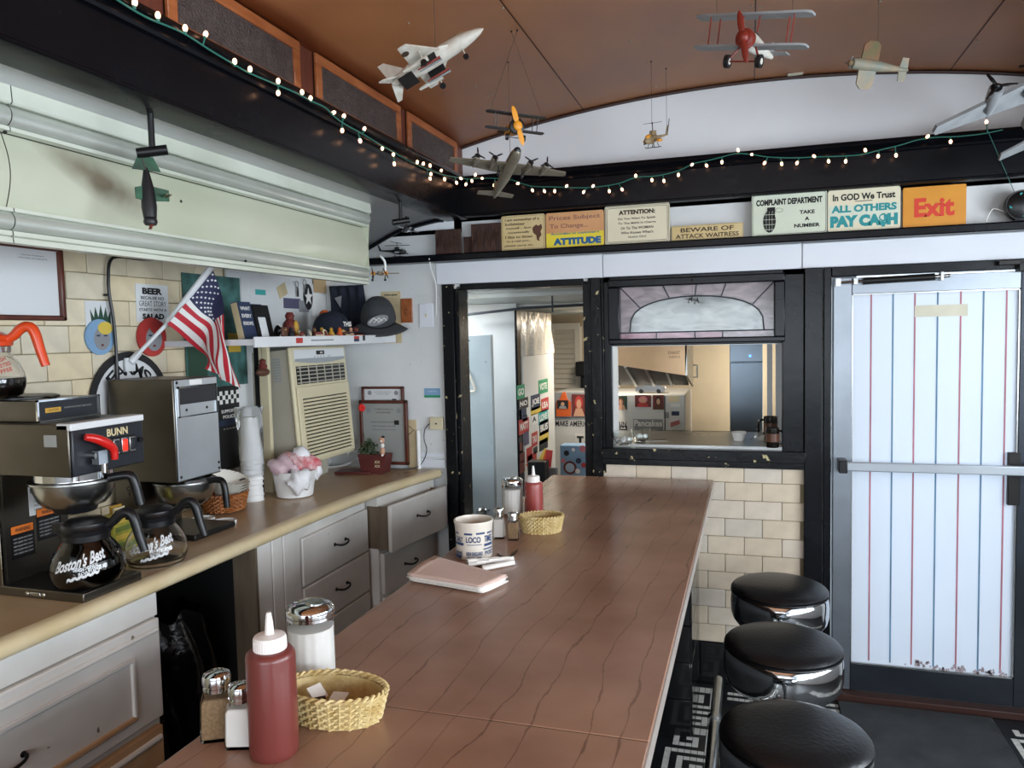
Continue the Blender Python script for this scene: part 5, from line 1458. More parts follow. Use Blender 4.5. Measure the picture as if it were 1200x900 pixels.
for i, (px_, cl_, kd) in enumerate(spec):
    X = -1.715 - (i % 3) * .022
    y_ = spot(px_, X)
    o = thing(names[kd], 'small %s %s among the souvenirs at the %s of the shelf' % (desc[cl_], shapes[kd], 'left' if px_ < 360 else ('middle' if px_ < 386 else 'right')), 'souvenir', (X, y_, SZ), r3.uniform(-.5, .5), 'souvenirs on the shelf')
    if kd == 0:
        MB().box(-.006, .006, -.018, .018, 0, .045).build('case', PAL[cl_], o, bevel=.004); MB().sphere((.006, 0, .034), .003, 8, 5).build('stud', PAL['gold'], o)
    elif kd == 1:
        T_ = Matrix.Translation((0, 0, .018)) @ Matrix.Rotation(radians(75), 4, 'Y')
        MB().lathe([(.017, 0), (.018, .002), (.018, .004), (.013, .006)], 18, T=T_).build('disc', PAL[cl_], o); MB().lathe([(.011, .0065), (.011, .0068)], 14, T=T_).build('print', PAL['cream' if cl_ != 'cream' else 'dred'], o)
    elif kd == 2:
        MB().lathe([(.012, 0), (.016, .01), (.012, .024), (.006, .03), (.009, .038), (.003, .045)], 12).build('figure', PAL[cl_], o)
    elif kd == 3:
        MB().box(-.008, .008, -.02, .02, 0, .026).build('fold', PAL[cl_], o, bevel=.004); MB().box(.006, .0085, -.018, .018, .010, .013).build('seam', PAL['cream'], o)
    else:
        MB().box(-.010, .010, -.016, .016, 0, .012).build('sleeve', PAL[cl_], o, bevel=.001); MB().box(-.008, .008, -.018, .018, .002, .010).build('tray', PAL['cream'], o)
# caps
def cap(name, lbl, loc, rot, m, logo=None):
    o = thing(name, lbl, 'cap', loc, rot, 'caps on the shelf')
    def dome(u, v):
        th = 2 * pi * u; ph = v * pi / 2
        return Vector((.085 * cos(th) * cos(ph) ** .7, .095 * sin(th) * cos(ph) ** .7, .115 * sin(ph)))
    MB().grid(dome, 36, 10, closeu=True).build('crown', m, o)
    def brim(u, v):
        th = -pi / 2 + (u - .5) * 2.2; r = .09 + .07 * v
        return Vector((r * cos(th) * (1 + .0 * v), r * sin(th) - .005, .006 - .02 * v * (1 - cos((u - .5) * 2.4)) + .006 * (1 - v)))
    MB().grid(brim, 18, 5).build('visor', m, o, solid=.003)
    MB().sphere((0, 0, .115), .006, 8, 5).build('button', m, o)
    for k in range(6):
        th = k * pi / 3; MB().tube([(.0855 * cos(th) * cos(ph) ** .7, .0955 * sin(th) * cos(ph) ** .7, .1155 * sin(ph)) for ph in [j * pi / 16 for j in range(8)]], .0012, 4).build('seam', m, o)
    if logo: logo(o)
    return o
def logo1(o):
    text(MB(), 'THIS', (0, -.097, .05), .055, .022, R=(1, 0, 0), bold=.03).build('lettering', PAL['white'], o)
def logo2(o):
    ov = MB().prism([(.05 * cos(2 * pi * i / 20), .026 * sin(2 * pi * i / 20)) for i in range(20)], lambda u, v, w: Vector((u, -.095 - w, .055 + v + u * .3)), 0, .004); ov.build('patch', PAL['grey'], o)
    for k in range(3): MB().tube([(-.04 + k * .02, -.1, .045), (-.02 + k * .025, -.101, .07), (.0 + k * .02, -.1, .055)], .003, 5).build('stitching', PAL['white'], o)
yc = spot(405, -1.9)
t_ = thing('folded_shirt', 'dark navy shirt hung at the right end of the pin board', 'shirt', (on_y(404, 360, 3.46).x, 3.46, SZ))
ya = on_y(386, 340, 3.46).x - t_.location.x; yb = on_y(425, 340, 3.46).x - t_.location.x
def shirtf(u, v): return Vector((ya + (yb - ya) * u + .01 * sin(v * 3), -.012 * sin(u * 9 + v * 2) * v - .008 * sin(u * 23), .262 - .24 * v))
MB().grid(shirtf, 24, 10).build('cloth', 'cap_navy', t_, solid=.004)
MB().prism([(-.02, .0), (.02, .01), (.012, -.05)], lambda u, v, w: Vector(((ya + yb) / 2 - .03 + u, -.026 - w, .20 + v)), 0, .003).build('emblem', PAL['grey'], t_)
MB().sphere((.03, -.026, .06), .004, 8, 5).build('button', PAL['white'], t_)
cap('baseball_cap', 'red and black cap with white lettering lying on the shelf', (-1.84, spot(389, -1.84), SZ + .004), (radians(-4), 0, radians(78)), 'cap_navy', logo1)
o = cap('baseball_cap', 'charcoal cap with a white emblem at the shelf end', (-1.735, 3.385, SZ + .082), (radians(32), 0, radians(26)), 'cap_grey', logo2)

# small carved shoe hanging beside the board under the shelf
p = on_x(308, 435, -1.96)
o = thing('hanging_ornament', 'small brown carved ornament hanging under the shelf', 'ornament', (-1.96, p.y, p.z))
MB().sphere((0, 0, -.004), (.02, .042, .018), 14, 8).build('base', PAL['brown'], o); MB().lathe([(.016, .01), (.02, .02), (.012, .034), (.015, .045), (.006, .052)], 12).build('top', PAL['dred'], o)
MB().tube([(0, 0, .05), (-.01, 0, .17)], .001, 4).build('cord', 'thread', o)

# ---- framed picture, signs and plates on the tiled wall
def wall_rect(x0, y0, x1, y1, X=XL + .006):
    A = on_x(x0, y0, X); B = on_x(x1, y1, X); return A.y, B.y, B.z, A.z
y0, y1, z0, z1 = 1.50, on_x(75, 330, XL + .02).y, on_x(75, 376, XL + .02).z, on_x(75, 290, XL + .02).z
pf = thing('framed_picture', 'wooden framed white cartoon print at the left edge of the wall', 'picture', (XL + .02, (y0 + y1) / 2, z0))
MB().box(XL + .006, XL + .012, y0 + .01, y1 - .01, z0 + .01, z1 - .01).build('print', 'label_white', pf, w=True)
for (a, b_, c_, e) in ((y0, y1, z1 - .016, z1), (y0, y1, z0, z0 + .016), (y0, y0 + .016, z0, z1), (y1 - .016, y1, z0, z1)):
    MB().box(XL + .005, XL + .026, a, b_, c_, e).build('frame_rail', 'wood_frame', pf, w=True, bevel=.004)
for i in range(2): text(MB(), 'a few lines of small print', (XL + .0125, y1 - .10, z1 - .035 - i * .009), .08 + .02 * i, .006, R=(0, 1, 0), bold=0).build('lettering', 'ink', pf, w=True)
# beer sign
y0, y1, z0, z1 = wall_rect(158, 332, 198, 378)
bs_ = thing('beer_sign', 'white sign saying beer because no great story starts with a salad', 'sign', (XL + .006, (y0 + y1) / 2, z0))
MB().box(XL + .005, XL + .008, y0, y1, z0, z1).build('board', 'label_white', bs_, w=True)
h_ = z1 - z0; w_ = y1 - y0; yc = (y0 + y1) / 2
for s, ww, hh, zz, bdd in (('BEER', .62, .17, .82, .06), ('BECAUSE NO', .72, .085, .64, .02), ('GREAT STORY', .84, .14, .49, .0), ('STARTS WITH A', .86, .075, .33, .02), ('SALAD', .68, .15, .155, .06)):
    text(MB(), s, (XL + .0085, yc, z0 + h_ * zz), w_ * ww, h_ * hh, R=(0, 1, 0), bold=bdd).build('lettering', 'ink', bs_, w=True)
# crown sheet and round plates with painted faces
y0, y1, z0, z1 = wall_rect(99, 352, 133, 384)
cs2 = thing('crown_sheet', 'white sheet with a dark green crown above the blue haired plate', 'paper', (XL + .006, (y0 + y1) / 2, z0))
MB().box(XL + .0045, XL + .006, y0, y1, z0, z1).build('sheet', 'label_white', cs2, w=True)
w_ = y1 - y0; h_ = z1 - z0
cr2 = [(.2, .0), (.2, .22), (.17, .62), (.30, .32), (.36, .72), (.46, .32), (.56, .80), (.64, .32), (.74, .72), (.80, .32), (.93, .62), (.9, .22), (.9, .0)]
MB().prism([(y0 + w_ * u, z0 + h_ * (.05 + v)) for u, v in cr2], lambda u, v, w: Vector((w, u, v)), XL + .006, XL + .0068).build('crown', PAL['darkgreen'], cs2, w=True)
def face_plate(name, lbl, px_, py_, hair, hair2, bg):
    c_ = on_x(px_, py_, XL + .01); R = .043
    R = abs(on_x(px_ + 17, py_, XL + .01).y - on_x(px_ - 17, py_, XL + .01).y) / 2
    o = thing(name, lbl, 'plate', (XL + .006, c_.y, c_.z))
    def d(cy, cz, ry, rz, x, n=28): return MB().prism([(cy + ry * cos(2 * pi * i / n), cz + rz * sin(2 * pi * i / n)) for i in range(n)], lambda u, v, w: Vector((w, u, v)), 0, x)
    d(0, 0, R, R, .006).build('plate', PAL[bg], o); d(-R * .1, R * .2, R * .82, R * .72, .0068).build('hair', PAL[hair], o)
    d(R * .1, -R * .1, R * .55, R * .62, .0074).build('face', PAL['grey'], o); d(R * .35, R * .5, R * .5, R * .36, .008).build('hair_lock', PAL[hair2], o)
    for s in (-1, 1): d(R * .1 + s * R * .25, R * .08, R * .13, R * .05, .0084).build('eye', PAL['navy'], o)
    d(R * .1, -R * .45, R * .09, R * .06, .0084).build('mouth', PAL['dred'], o)
face_plate('painted_plate', 'round plate with a face and blue and yellow green hair', 117, 395, 'blue', 'yellow', 'blue')
face_plate('painted_plate', 'round plate with a face framed in red hair below the beer sign', 178, 395, 'red', 'red', 'red')
# round black and white sign behind the tea brewer
c_ = on_x(152, 447, XL + .01); R = on_x(196, 447, XL + .01).y - c_.y
rs = thing('round_sign', 'round black rimmed white sign half hidden behind the tea brewer', 'sign', (XL + .006, c_.y, c_.z - R * .42))
MB().lathe([(R * .86, .004), (R, .004), (R, .008), (R * .86, .008)], 40, T=Matrix.Rotation(radians(90), 4, 'Y'), cap0=False, cap1=False).build('rim', PAL['black'], rs)
MB().lathe([(R * .88, .002), (R * .88, .005)], 40, T=Matrix.Rotation(radians(90), 4, 'Y')).build('face', 'label_white', rs)
for i, ch in enumerate('FARMS'):
    th = radians(90 + (2 - i) * 20); rr = R * .66
    Rr = Vector((0, sin(th), -cos(th))); Uu = Vector((0, cos(th), sin(th)))
    text(MB(), ch, (.0056, rr * cos(th), rr * sin(th)), R * .24, R * .24, R=Rr, U=Uu, bold=.02).build('lettering', 'ink', rs)
# teal posters
y0, y1, z0, z1 = wall_rect(212, 321, 288, 450)
y1 = on_x(287, 385, XL + .006).y
tp_ = thing('teal_poster', 'tall teal and yellow poster partly covered by the flag', 'poster', (XL + .006, (y0 + y1) / 2, 1.41))
mk('poster_teal', '#4f7d78', .5, color2='#2a4845', scale=14); mk('poster_gold', '#c2a23e', .5)
z0, z1 = on_x(285, 450, XL + .006).z, on_x(240, 322, XL + .006).z
MB().box(XL + .0075, XL + .0095, y0, y1, z0, z1).build('sheet', 'poster_teal', tp_, w=True)
MB().box(XL + .0095, XL + .0105, y0 + .01, y0 + .12, z0 + .02, z0 + .24).build('panel', PAL['darkgreen'], tp_, w=True)
MB().box(XL + .0095, XL + .0105, y1 - .12, y1 - .04, z0 + .14, z0 + .22).build('panel', 'poster_gold', tp_, w=True)
# police support banner: black with chequered band
y0, y1 = on_x(257, 470, XL + .012).y, on_x(281, 470, XL + .012).y; z0, z1 = on_x(270, 550, XL + .012).z, on_x(270, 452, XL + .012).z
pb_ = thing('support_banner', 'black banner with a chequered band hanging behind the cups', 'banner', (XL + .012, (y0 + y1) / 2, z0))
MB().box(XL + .0065, XL + .009, y0 - .03, y1, z0, z1).build('cloth', PAL['black'], pb_, w=True)
n_ = 9; cw = (y1 - y0 + .03) / n_
for r_i in range(3):
    for k in range(n_):
        if (k + r_i) % 2 == 0: MB().box(XL + .009, XL + .0098, y0 - .03 + k * cw, y0 - .03 + (k + 1) * cw, z1 - .02 - (r_i + 1) * cw, z1 - .02 - r_i * cw).build('check', PAL['white'], pb_, w=True)
yc = (y0 + y1) / 2
text(MB(), 'SUPPORT', (XL + .0096, yc - .008, z1 - .105), .09, .014, R=(0, 1, 0), bold=.04).build('lettering', PAL['white'], pb_, w=True)
text(MB(), 'POLICE', (XL + .0096, yc - .004, z1 - .128), .08, .014, R=(0, 1, 0), bold=.04).build('lettering', PAL['white'], pb_, w=True)
MB().box(XL + .009, XL + .0098, y0 - .03, y1, z1 - .165, z1 - .14).build('band', PAL['navy'], pb_, w=True)
text(MB(), '* * * * *', (XL + .0098, yc, z1 - .18), .09, .008, R=(0, 1, 0), bold=.04).build('stars', PAL['white'], pb_, w=True)
tag(MB().box(-2.09, -2.06, on_x(262, 540, -2.06).y, on_x(274, 540, -2.06).y, BZ, 1.06).build('phone_handset', 'dark_metal', bevel=.008), 'grey phone handset standing behind the cup stack', 'phone')
# black cable from hood to brewer
cpts = [on_x(212, 303, -2.04), on_x(170, 304, -2.06), on_x(140, 301, -2.07), on_x(129, 306, -2.075), on_x(127, 325, -2.077), on_x(128, 345, -2.077), on_x(133, 375, -2.077), on_x(136, 410, -2.077), on_x(137, 442, -2.077), on_x(138, 470, -2.077)]
cbl = thing('black_cable', 'black power cable hanging down the tiled wall from the hood', 'cable', cpts[4])
MB().tube(smooth_path(cpts, 5), .0055, 8).build('cable', 'black_plastic', cbl, w=True)
MB().box(-2.09, -2.075, cpts[5].y - .012, cpts[5].y + .004, cpts[5].z - .006, cpts[5].z + .002).build('cable_clip', 'black_plastic', cbl, w=True)

# ---- flag on its pole
A = on_x(149, 428, -2.09); Btip = on_x(249, 311, -1.83)
fg = thing('flag', 'small stars and stripes flag on a white pole above the tea brewer', 'flag', (-2.09, A.y, A.z))
Am = on_x(197, 378, -1.98)
MB().tube([A + Vector((.02, 0, .015)), Am], .007, 10).build('pole', 'pole_white', fg, w=True)
MB().tube([Am, Btip], .0115, 12).build('pole_sleeve', 'pole_white', fg, w=True)
MB().sphere(Btip, .0125, 10, 7).build('pole_tip', 'pole_white', fg, w=True)
bk = MB().box(-2.084, -2.074, A.y - .022, A.y + .022, A.z - .022, A.z + .026)
bk.cyl(A + Vector((.014, 0, .01)), A + (Am - A).normalized() * .06, .014, .011, n=12); bk.build('bracket', 'pole_white', fg, w=True, bevel=.002)
fmat = bpy.data.materials.new('flag_cloth'); fmat.use_nodes = True
nt = fmat.node_tree; pb = nt.nodes['Principled BSDF']; pb.inputs['Roughness'].default_value = .7
uvn = nt.nodes.new('ShaderNodeUVMap'); sep = nt.nodes.new('ShaderNodeSeparateXYZ'); nt.links.new(uvn.outputs[0], sep.inputs[0])
def mth(op, a, b=None):
    n = nt.nodes.new('ShaderNodeMath'); n.operation = op
    for i, q in enumerate((a, b)):
        if q is None: continue
        if isinstance(q, (int, float)): n.inputs[i].default_value = q
        else: nt.links.new(q, n.inputs[i])
    return n.outputs[0]
st_ = mth('GREATER_THAN', mth('MODULO', mth('MULTIPLY', sep.outputs[0], 13), 2), 1)
can = mth('MULTIPLY', mth('LESS_THAN', sep.outputs[0], 7 / 13), mth('LESS_THAN', sep.outputs[1], .40))
m1 = nt.nodes.new('ShaderNodeMix'); m1.data_type = 'RGBA'; nt.links.new(st_, m1.inputs[0]); m1.inputs[6].default_value = (*lin('#b3202e'), 1); m1.inputs[7].default_value = (*lin('#dddcd9'), 1)
m2 = nt.nodes.new('ShaderNodeMix'); m2.data_type = 'RGBA'; nt.links.new(can, m2.inputs[0]); nt.links.new(m1.outputs[2], m2.inputs[6]); m2.inputs[7].default_value = (*lin('#23264a'), 1)
nt.links.new(m2.outputs[2], pb.inputs['Base Color'])
# control paths in the photo: hoist edge from the tip down the sleeve; fly hangs and folds
rowsP = [  # u (hoist), list of (px,py,X) along the fly
    (0.0, [(250, 317, -1.835), (257, 340, -1.82), (262, 368, -1.80), (266, 400, -1.80), (272, 428, -1.81), (279, 455, -1.82)]),
    (0.25, [(237, 333, -1.865), (249, 352, -1.85), (258, 372, -1.82), (262, 402, -1.79), (266, 426, -1.79), (271, 450, -1.80)]),
    (0.5, [(224, 348, -1.90), (238, 364, -1.88), (249, 377, -1.86), (254, 405, -1.82), (256, 424, -1.81), (262, 444, -1.81)]),
    (0.75, [(210, 364, -1.93), (226, 378, -1.91), (242, 391, -1.89), (247, 408, -1.86), (249, 424, -1.85), (252, 438, -1.84)]),
    (1.0, [(196, 380, -1.96), (214, 393, -1.945), (236, 411, -1.93), (241, 418, -1.90), (240, 426, -1.89), (239, 432, -1.88)])]
ctrl = [[on_x(*q[:2], q[2]) for q in r[1]] for r in rowsP]
def cat(pts, t):
    n = len(pts) - 1; i = min(int(t * n), n - 1); f_ = t * n - i
    p0 = pts[max(i - 1, 0)]; p1 = pts[i]; p2 = pts[i + 1]; p3 = pts[min(i + 2, n)]
    return 0.5 * ((2 * p1) + (p2 - p0) * f_ + (2 * p0 - 5 * p1 + 4 * p2 - p3) * f_ ** 2 + (3 * p1 - p0 - 3 * p2 + p3) * f_ ** 3)
def flagf(u, v):
    q = cat([cat(r, v) for r in ctrl], u)
    return q + Vector((.010 * sin(u * 9 + v * 7) * min(1, v * 3) + .006 * sin(u * 19 - v * 5) * v, 0, 0))
NU, NV = 53, 40
fmb = MB().grid(flagf, NU, NV)
inv = MATS[fg.name].inverted(); fmb.v = [inv @ q for q in fmb.v]
me = fmb.mesh('cloth', fmat, fix=False)
uv = me.uv_layers.new(name='UVMap')
for poly_ in me.polygons:
    for li in poly_.loop_indices:
        vi = me.loops[li].vertex_index; uv.data[li].uv = ((vi // NV) / (NU - 1), (vi % NV) / (NV - 1))
clo = link('cloth', me, fg)
sm_ = MB()
for r_i in range(9):
    for k in range(6 if r_i % 2 == 0 else 5):
        u = (7 / 13) * (r_i + 1) / 10; v = .40 * ((k + .5 if r_i % 2 == 0 else k + 1) / 6)
        c_ = flagf(u, v); du = (flagf(u + .01, v) - c_).normalized(); dv = (flagf(u, v + .01) - c_).normalized(); nn = du.cross(dv).normalized()
        if nn.x < 0: nn = -nn
        dv2 = nn.cross(du)
        for off_ in (.0012,):
            sm_.face([c_ + nn * off_ + (du * cos(pi * j / 5) + dv2 * sin(pi * j / 5)) * (.0052 if j % 2 == 0 else .0021) for j in range(10)])
stuff(sm_.build('stars', 'star_white', fg, w=True, fix=False))

# ---- corner of the end wall: certificates, planter, socket, cards
def on_wall(name, lbl, cat, x0, y0, x1, y1, m, t=.004, Y=YW - .006, bevel=0):
    A = on_y(x0, y0, Y - t); B = on_y(x1, y1, Y - t)
    o = thing(name, lbl, cat, ((A.x + B.x) / 2, Y, B.z))
    MB().box(A.x, B.x, Y - t, Y, B.z, A.z).build('panel', m, o, w=True, bevel=bevel)
    return o, A.x, B.x, B.z, A.z
def certificate(lbl, x0, y0, x1, y1, Y, paper='paper_aged', fw=.016, tilt=0):
    A = on_y(x0, y0, Y); B = on_y(x1, y1, Y); xa, xb, za, zb_ = A.x, B.x, B.z, A.z
    o = thing('framed_certificate', lbl, 'certificate', ((xa + xb) / 2, Y, za), 0, 'framed certificates')
    MB().box(xa + .008, xb - .008, Y + .003, Y + .012, za + .008, zb_ - .008).build('sheet', paper, o, w=True)
    for (a, b_, c_, e) in ((xa, xb, zb_ - fw, zb_), (xa, xb, za, za + fw), (xa, xa + fw, za, zb_), (xb - fw, xb, za, zb_)):
        MB().box(a, b_, Y - .008, Y + .014, c_, e).build('frame_rail', 'wood_frame', o, w=True, bevel=.003)
    w = xb - xa; h = zb_ - za; xc = (xa + xb) / 2
    for s, ww, zz in (('COMMONWEALTH', .4, .86), ('LICENSE', .3, .81), ('COMMON VICTUALLER AND ENTERTAINMENT', .55, .66), ('issued to the owner of this diner', .5, .6), ('in force until the end of the year', .5, .54)):
        text(MB(), s, (xc, Y + .0028, za + h * zz), w * ww, h * .022, bold=.0).build('lettering', 'ink', o, w=True)
    for s in (-1, 1): MB().face([(xc + s * w * .32 + w * .05 * cos(2 * pi * i / 12), Y + .0026, za + h * .84 + w * .05 * sin(2 * pi * i / 12)) for i in range(12)]).build('seal', PAL['grey'], o, w=True)
    MB().box(xc + w * .22, xc + w * .32, Y + .0022, Y + .003, za + h * .62, za + h * .69).build('stamp', 'ink', o, w=True)
    return o
certificate('framed certificate in front, standing on the worktop corner', 421, 469, 479, 545, YW - .05, paper='label_grey')
certificate('framed white certificate hung behind the other one', 424, 453, 474, 500, YW - .014 - .008, paper='label_white', fw=.012)
pw = thing('plank_offcut', 'thin pale wooden plank leaning behind the certificates', 'plank', (on_y(484, 545, YW - .02).x, YW - .02, BZ))
a = on_y(478, 492, YW - .012); b = on_y(489, 545, YW - .012)
MB().box(a.x, b.x, YW - .02, YW - .008, BZ, a.z).build('plank', 'paper_aged', pw, w=True)
MB().tube([(a.x + .008, YW - .021, a.z - .03), (b.x - .008, YW - .021, a.z - .05), (a.x + .004, YW - .021, a.z - .075)], .002, 5).build('mark', 'ink', pw, w=True)
p = on_z(491, 546, BZ)
tag(MB().lathe([(.010, 0), (.010, .19), (.007, .193)], 14, (on_y(491, 540, YW - .03).x, YW - .03, BZ)).build('white_tube', 'foam_white'), 'white plastic tube standing next to the plank', 'tube')
o, xa, xb, za, zb_ = on_wall('phone_jack', 'cream phone socket box beside the doorway', 'socket', 503, 489, 519, 504, 'ac_cream', .02, bevel=.003)
MB().sphere(((xa + xb) / 2, YW - .027, (za + zb_) / 2), .0045, 8, 6).build('hole', 'black_plastic', o, w=True)
cpts = [Vector((xa, YW - .015, (za + zb_) / 2 + .002)), on_y(498, 503, YW - .02), on_y(497, 515, YW - .02), on_y(500, 527, YW - .02), on_y(496, 540, YW - .02), Vector((-1.60, YW - .05, BZ + .004)), Vector((-1.75, YW - .1, BZ + .004))]
MB().tube(smooth_path(cpts, 5), .0022, 6).build('cord', 'black_plastic', o, w=True)
o, xa, xb, za, zb_ = on_wall('picture_card', 'small blue and green card pinned near the doorway', 'card', 497, 455, 516, 466, PAL['blue'], .002)
MB().box(xa, xb, YW - .009, YW - .008, za, za + .012).build('green_strip', PAL['green'], o, w=True)
text(MB(), 'COASTAL', ((xa + xb) / 2, YW - .0088, zb_ - .015), (xb - xa) * .6, .006, bold=0).build('lettering', PAL['white'], o, w=True)
o, xa, xb, za, zb_ = on_wall('wooden_plate', 'varnished wooden plate with a carved curl by the shelf', 'plaque', 469, 350, 483, 378, 'wood_orange', .012, bevel=.003)
MB().tube([((xa + xb) / 2 + .008 * cos(t / 3), YW - .019, (za + zb_) / 2 + .014 * sin(t / 3) * (t / 12)) for t in range(16)], .002, 5).build('carving', 'wood_frame', o, w=True)
o, xa, xb, za, zb_ = on_wall('switch_plate', 'blank white switch plate beside the wooden plaque', 'switch', 491, 356, 508, 383, 'white_panel', .006, bevel=.002)
MB().box((xa + xb) / 2 - .004, (xa + xb) / 2 + .004, YW - .016, YW - .011, (za + zb_) / 2 - .008, (za + zb_) / 2 + .008).build('toggle', 'ac_cream', o, w=True)
o, xa, xb, za, zb_ = on_wall('allergy_notice', 'aged paper notice about allergies behind the grey cap', 'notice', 446, 342, 471, 402, 'paper_aged', .002)
text(MB(), 'Allergies', ((xa + xb) / 2, YW - .0085, zb_ - .018), (xb - xa) * .7, .012, bold=.03).build('lettering', 'ink', o, w=True)
for i in range(5): text(MB(), 'please inform your server', ((xa + xb) / 2, YW - .0085, zb_ - .036 - i * .010), (xb - xa) * .75, .005, bold=0).build('lettering', 'ink', o, w=True)
# surface raceway low on that wall
tag(MB().box(-1.60, -1.445, YW - .016, YW - .006, 1.0, 1.022).box(-1.60, -1.445, YW - .018, YW - .006, BZ + .004, .99).build('cable_raceway', 'white_panel', bevel=.002), 'white cable raceway low on the wall above the worktop end', 'raceway')
# planter with plant, red flower and a dog figurine
pc = on_z(436, 546, BZ); pc = Vector((-1.80, 3.30, BZ))
pc = Vector((on_y(440, 540, 3.32).x, 3.32, BZ))
pl_ = thing('planter_box', 'dark red wooden planter box with a leafy plant in it', 'planter', pc)
MB().prism([(-.055, 0), (.055, 0), (.075, .095), (-.075, .095)], lambda u, v, w: Vector((u, w, v)), -.04, .04).build('box', 'planter_red', pl_, bevel=.003)
MB().box(-.062, .062, -.036, .036, .085, .092).build('soil', PAL['brown'], pl_)
lf = MB(); r4 = random.Random(3)
for k in range(130):
    a_ = r4.uniform(0, 2 * pi); rr = r4.uniform(0, .055); z = .09 + r4.uniform(0, .085) * (1 - rr / .09)
    c_ = Vector((-.03 + rr * cos(a_), rr * .7 * sin(a_), z)); d1 = Vector((r4.uniform(-1, 1), r4.uniform(-1, 1), r4.uniform(0, 1))).normalized() * .014; d2 = d1.orthogonal().normalized() * .005
    lf.face([c_ - d1, c_ + d2, c_ + d1, c_ - d2])
stuff(lf.build('foliage', 'leaf', pl_, fix=False))
stm = MB()
for k in range(10):
    a_ = k * .63; stm.tube([(-.03, 0, .085), (-.03 + .03 * cos(a_), .02 * sin(a_), .15)], .0015, 4)
stm.tube([(-.04, 0, .085), (-.055, -.01, .2)], .002, 5)
stm.build('stems', 'leaf', pl_)
fc = on_y(424, 478, 3.31) - pc
for k in range(6):
    a_ = k * pi / 3; MB().sphere((fc.x + .010 * cos(a_), fc.y, fc.z + .010 * sin(a_)), (.010, .006, .010), 8, 6).build('petal', 'flower_red', pl_)
for k, txt_ in enumerate(('A', 'E')): text(MB(), 'xx', (.03, -.0405, .06 - k * .02), .03, .012, bold=0).build('mark', PAL['cream'], pl_)
dgp = on_y(446, 519, 3.25)
dg_ = thing('dog_figurine', 'small tan and white dog ornament clipped to the planter', 'figurine', (dgp.x, 3.268, BZ + .097))
dz = 0
MB().sphere((0, 0, .018 + dz), (.012, .010, .020), 12, 8).build('lower_body', PAL['skin'], dg_); MB().sphere((.001, -.002, .046 + dz), (.010, .009, .012), 10, 7).build('chest', PAL['white'], dg_)
MB().sphere((-.001, -.002, .072 + dz), (.013, .012, .018), 12, 8).build('head', PAL['skin'], dg_); MB().sphere((.0, -.013, .068 + dz), (.006, .006, .005), 8, 6).build('muzzle', PAL['white'], dg_); MB().sphere((.006, -.004, .088 + dz), (.009, .008, .006), 8, 6).build('ear', PAL['black'], dg_)
MB().sphere((.0, -.004, .0 + dz), (.006, .006, .006), 8, 6).build('paw', PAL['white'], dg_)
tag(MB().box(-.09, .09, -.05, .05, 0, .012, T=Matrix.Translation((pc.x - .1, 3.30, BZ + .001)) @ Matrix.Rotation(.15, 4, 'Z')).build('dark_tray', 'planter_red', bevel=.003), 'flat dark red tray lying left of the planter', 'tray')
# ================================================================== things on the lunch counter
mk('ketchup', '#6a302b', .35, sss=.1, coat=.2); mk('ketchup_far', '#94403a', .35, sss=.1, coat=.2)
mk('cap_white', '#e8e2de', .4); mk('salt', '#dcd9d3', .8); mk('pepper', '#8a7152', .85, color2='#735b40', scale=220, detail=2)
mk('straw', '#d3bf8c', .55, color2='#b89c62', scale=40); mk('ceramic', '#ded5c8', .25, coat=.2); mk('print_blue', '#33476e', .4)
mk('napkin', '#d9bfb4', .8, bump=.15, bscale=80); mk('napkin_white', '#e4e0da', .8, bump=.15, bscale=60)
mk('glass_jar', '#ffffff', .03, trans=1.0, ior=1.12)

def squeeze_bottle(lbl, loc, r, h, m):
    o = thing('ketchup_bottle', lbl, 'bottle', loc, 0, 'ketchup bottles')
    MB().lathe([(r * .9, 0), (r * .98, .004), (r, .012), (r, h * .93), (r * .97, h * .965), (r * .86, h * .99), (r * .60, h)], 36).build('body', m, o)
    cp = MB().lathe([(r * .66, h - .004), (r * .66, h + .018), (r * .62, h + .021), (r * .2, h + .024)], 32).build('cap', 'cap_white', o)
    MB().lathe([(r * .20, h + .022), (r * .15, h + .045), (r * .10, h + .058), (r * .06, h + .058)], 16).build('nozzle', 'cap_white', cp)
    rd = MB()
    for i in range(36):
        th = 2 * pi * i / 36; rd.box(r * .655, r * .675, -.0008, .0008, h, h + .016, T=Matrix.Rotation(th, 4, 'Z'))
    stuff(rd.build('cap_ridges', 'cap_white', cp))
    return o
def shaker(name, lbl, loc, r, h, m, rot=0, n=4):
    o = thing(name, lbl, 'shaker', loc, rot, 'salt and pepper shakers')
    s2 = sqrt(2) if n == 4 else 1.05
    def body(prof, mm, nm): return MB().lathe(prof, n * 1 if n > 4 else 4, T=Matrix.Rotation(pi / 4, 4, 'Z'), smooth=False).build(nm, mm, o, bevel=.003 if nm == 'jar' else .002)
    hb = h * .74
    body([(r * s2 * .98, 0), (r * s2, hb * .10), (r * s2 * .92, hb * .8), (r * s2 * .78, hb)], 'glass_jar', 'jar')
    body([(r * s2 * .90, .005), (r * s2 * .92, hb * .10), (r * s2 * .85, hb * .78), (r * s2 * .72, hb * .86)], m, 'contents')
    lid = MB().lathe([(r * .86, hb - .002), (r * .86, hb + .004), (r * .80, hb + .005), (r * .80, hb + .008), (r * .88, hb + .009), (r * .90, h * .90), (r * .84, h * .955), (r * .6, h * .985), (0.0005, h)], 28).build('lid', 'chrome', o)
    hl = MB()
    for i in range(9):
        a = 2 * pi * i / 8; q = 0 if i == 8 else r * .42
        hl.cyl((q * cos(a), q * sin(a), h * .975), (q * cos(a), q * sin(a), h * (1.002 if q == 0 else .996)), r * .055, n=6)
    stuff(hl.build('holes', 'black_matte', lid))
    return o
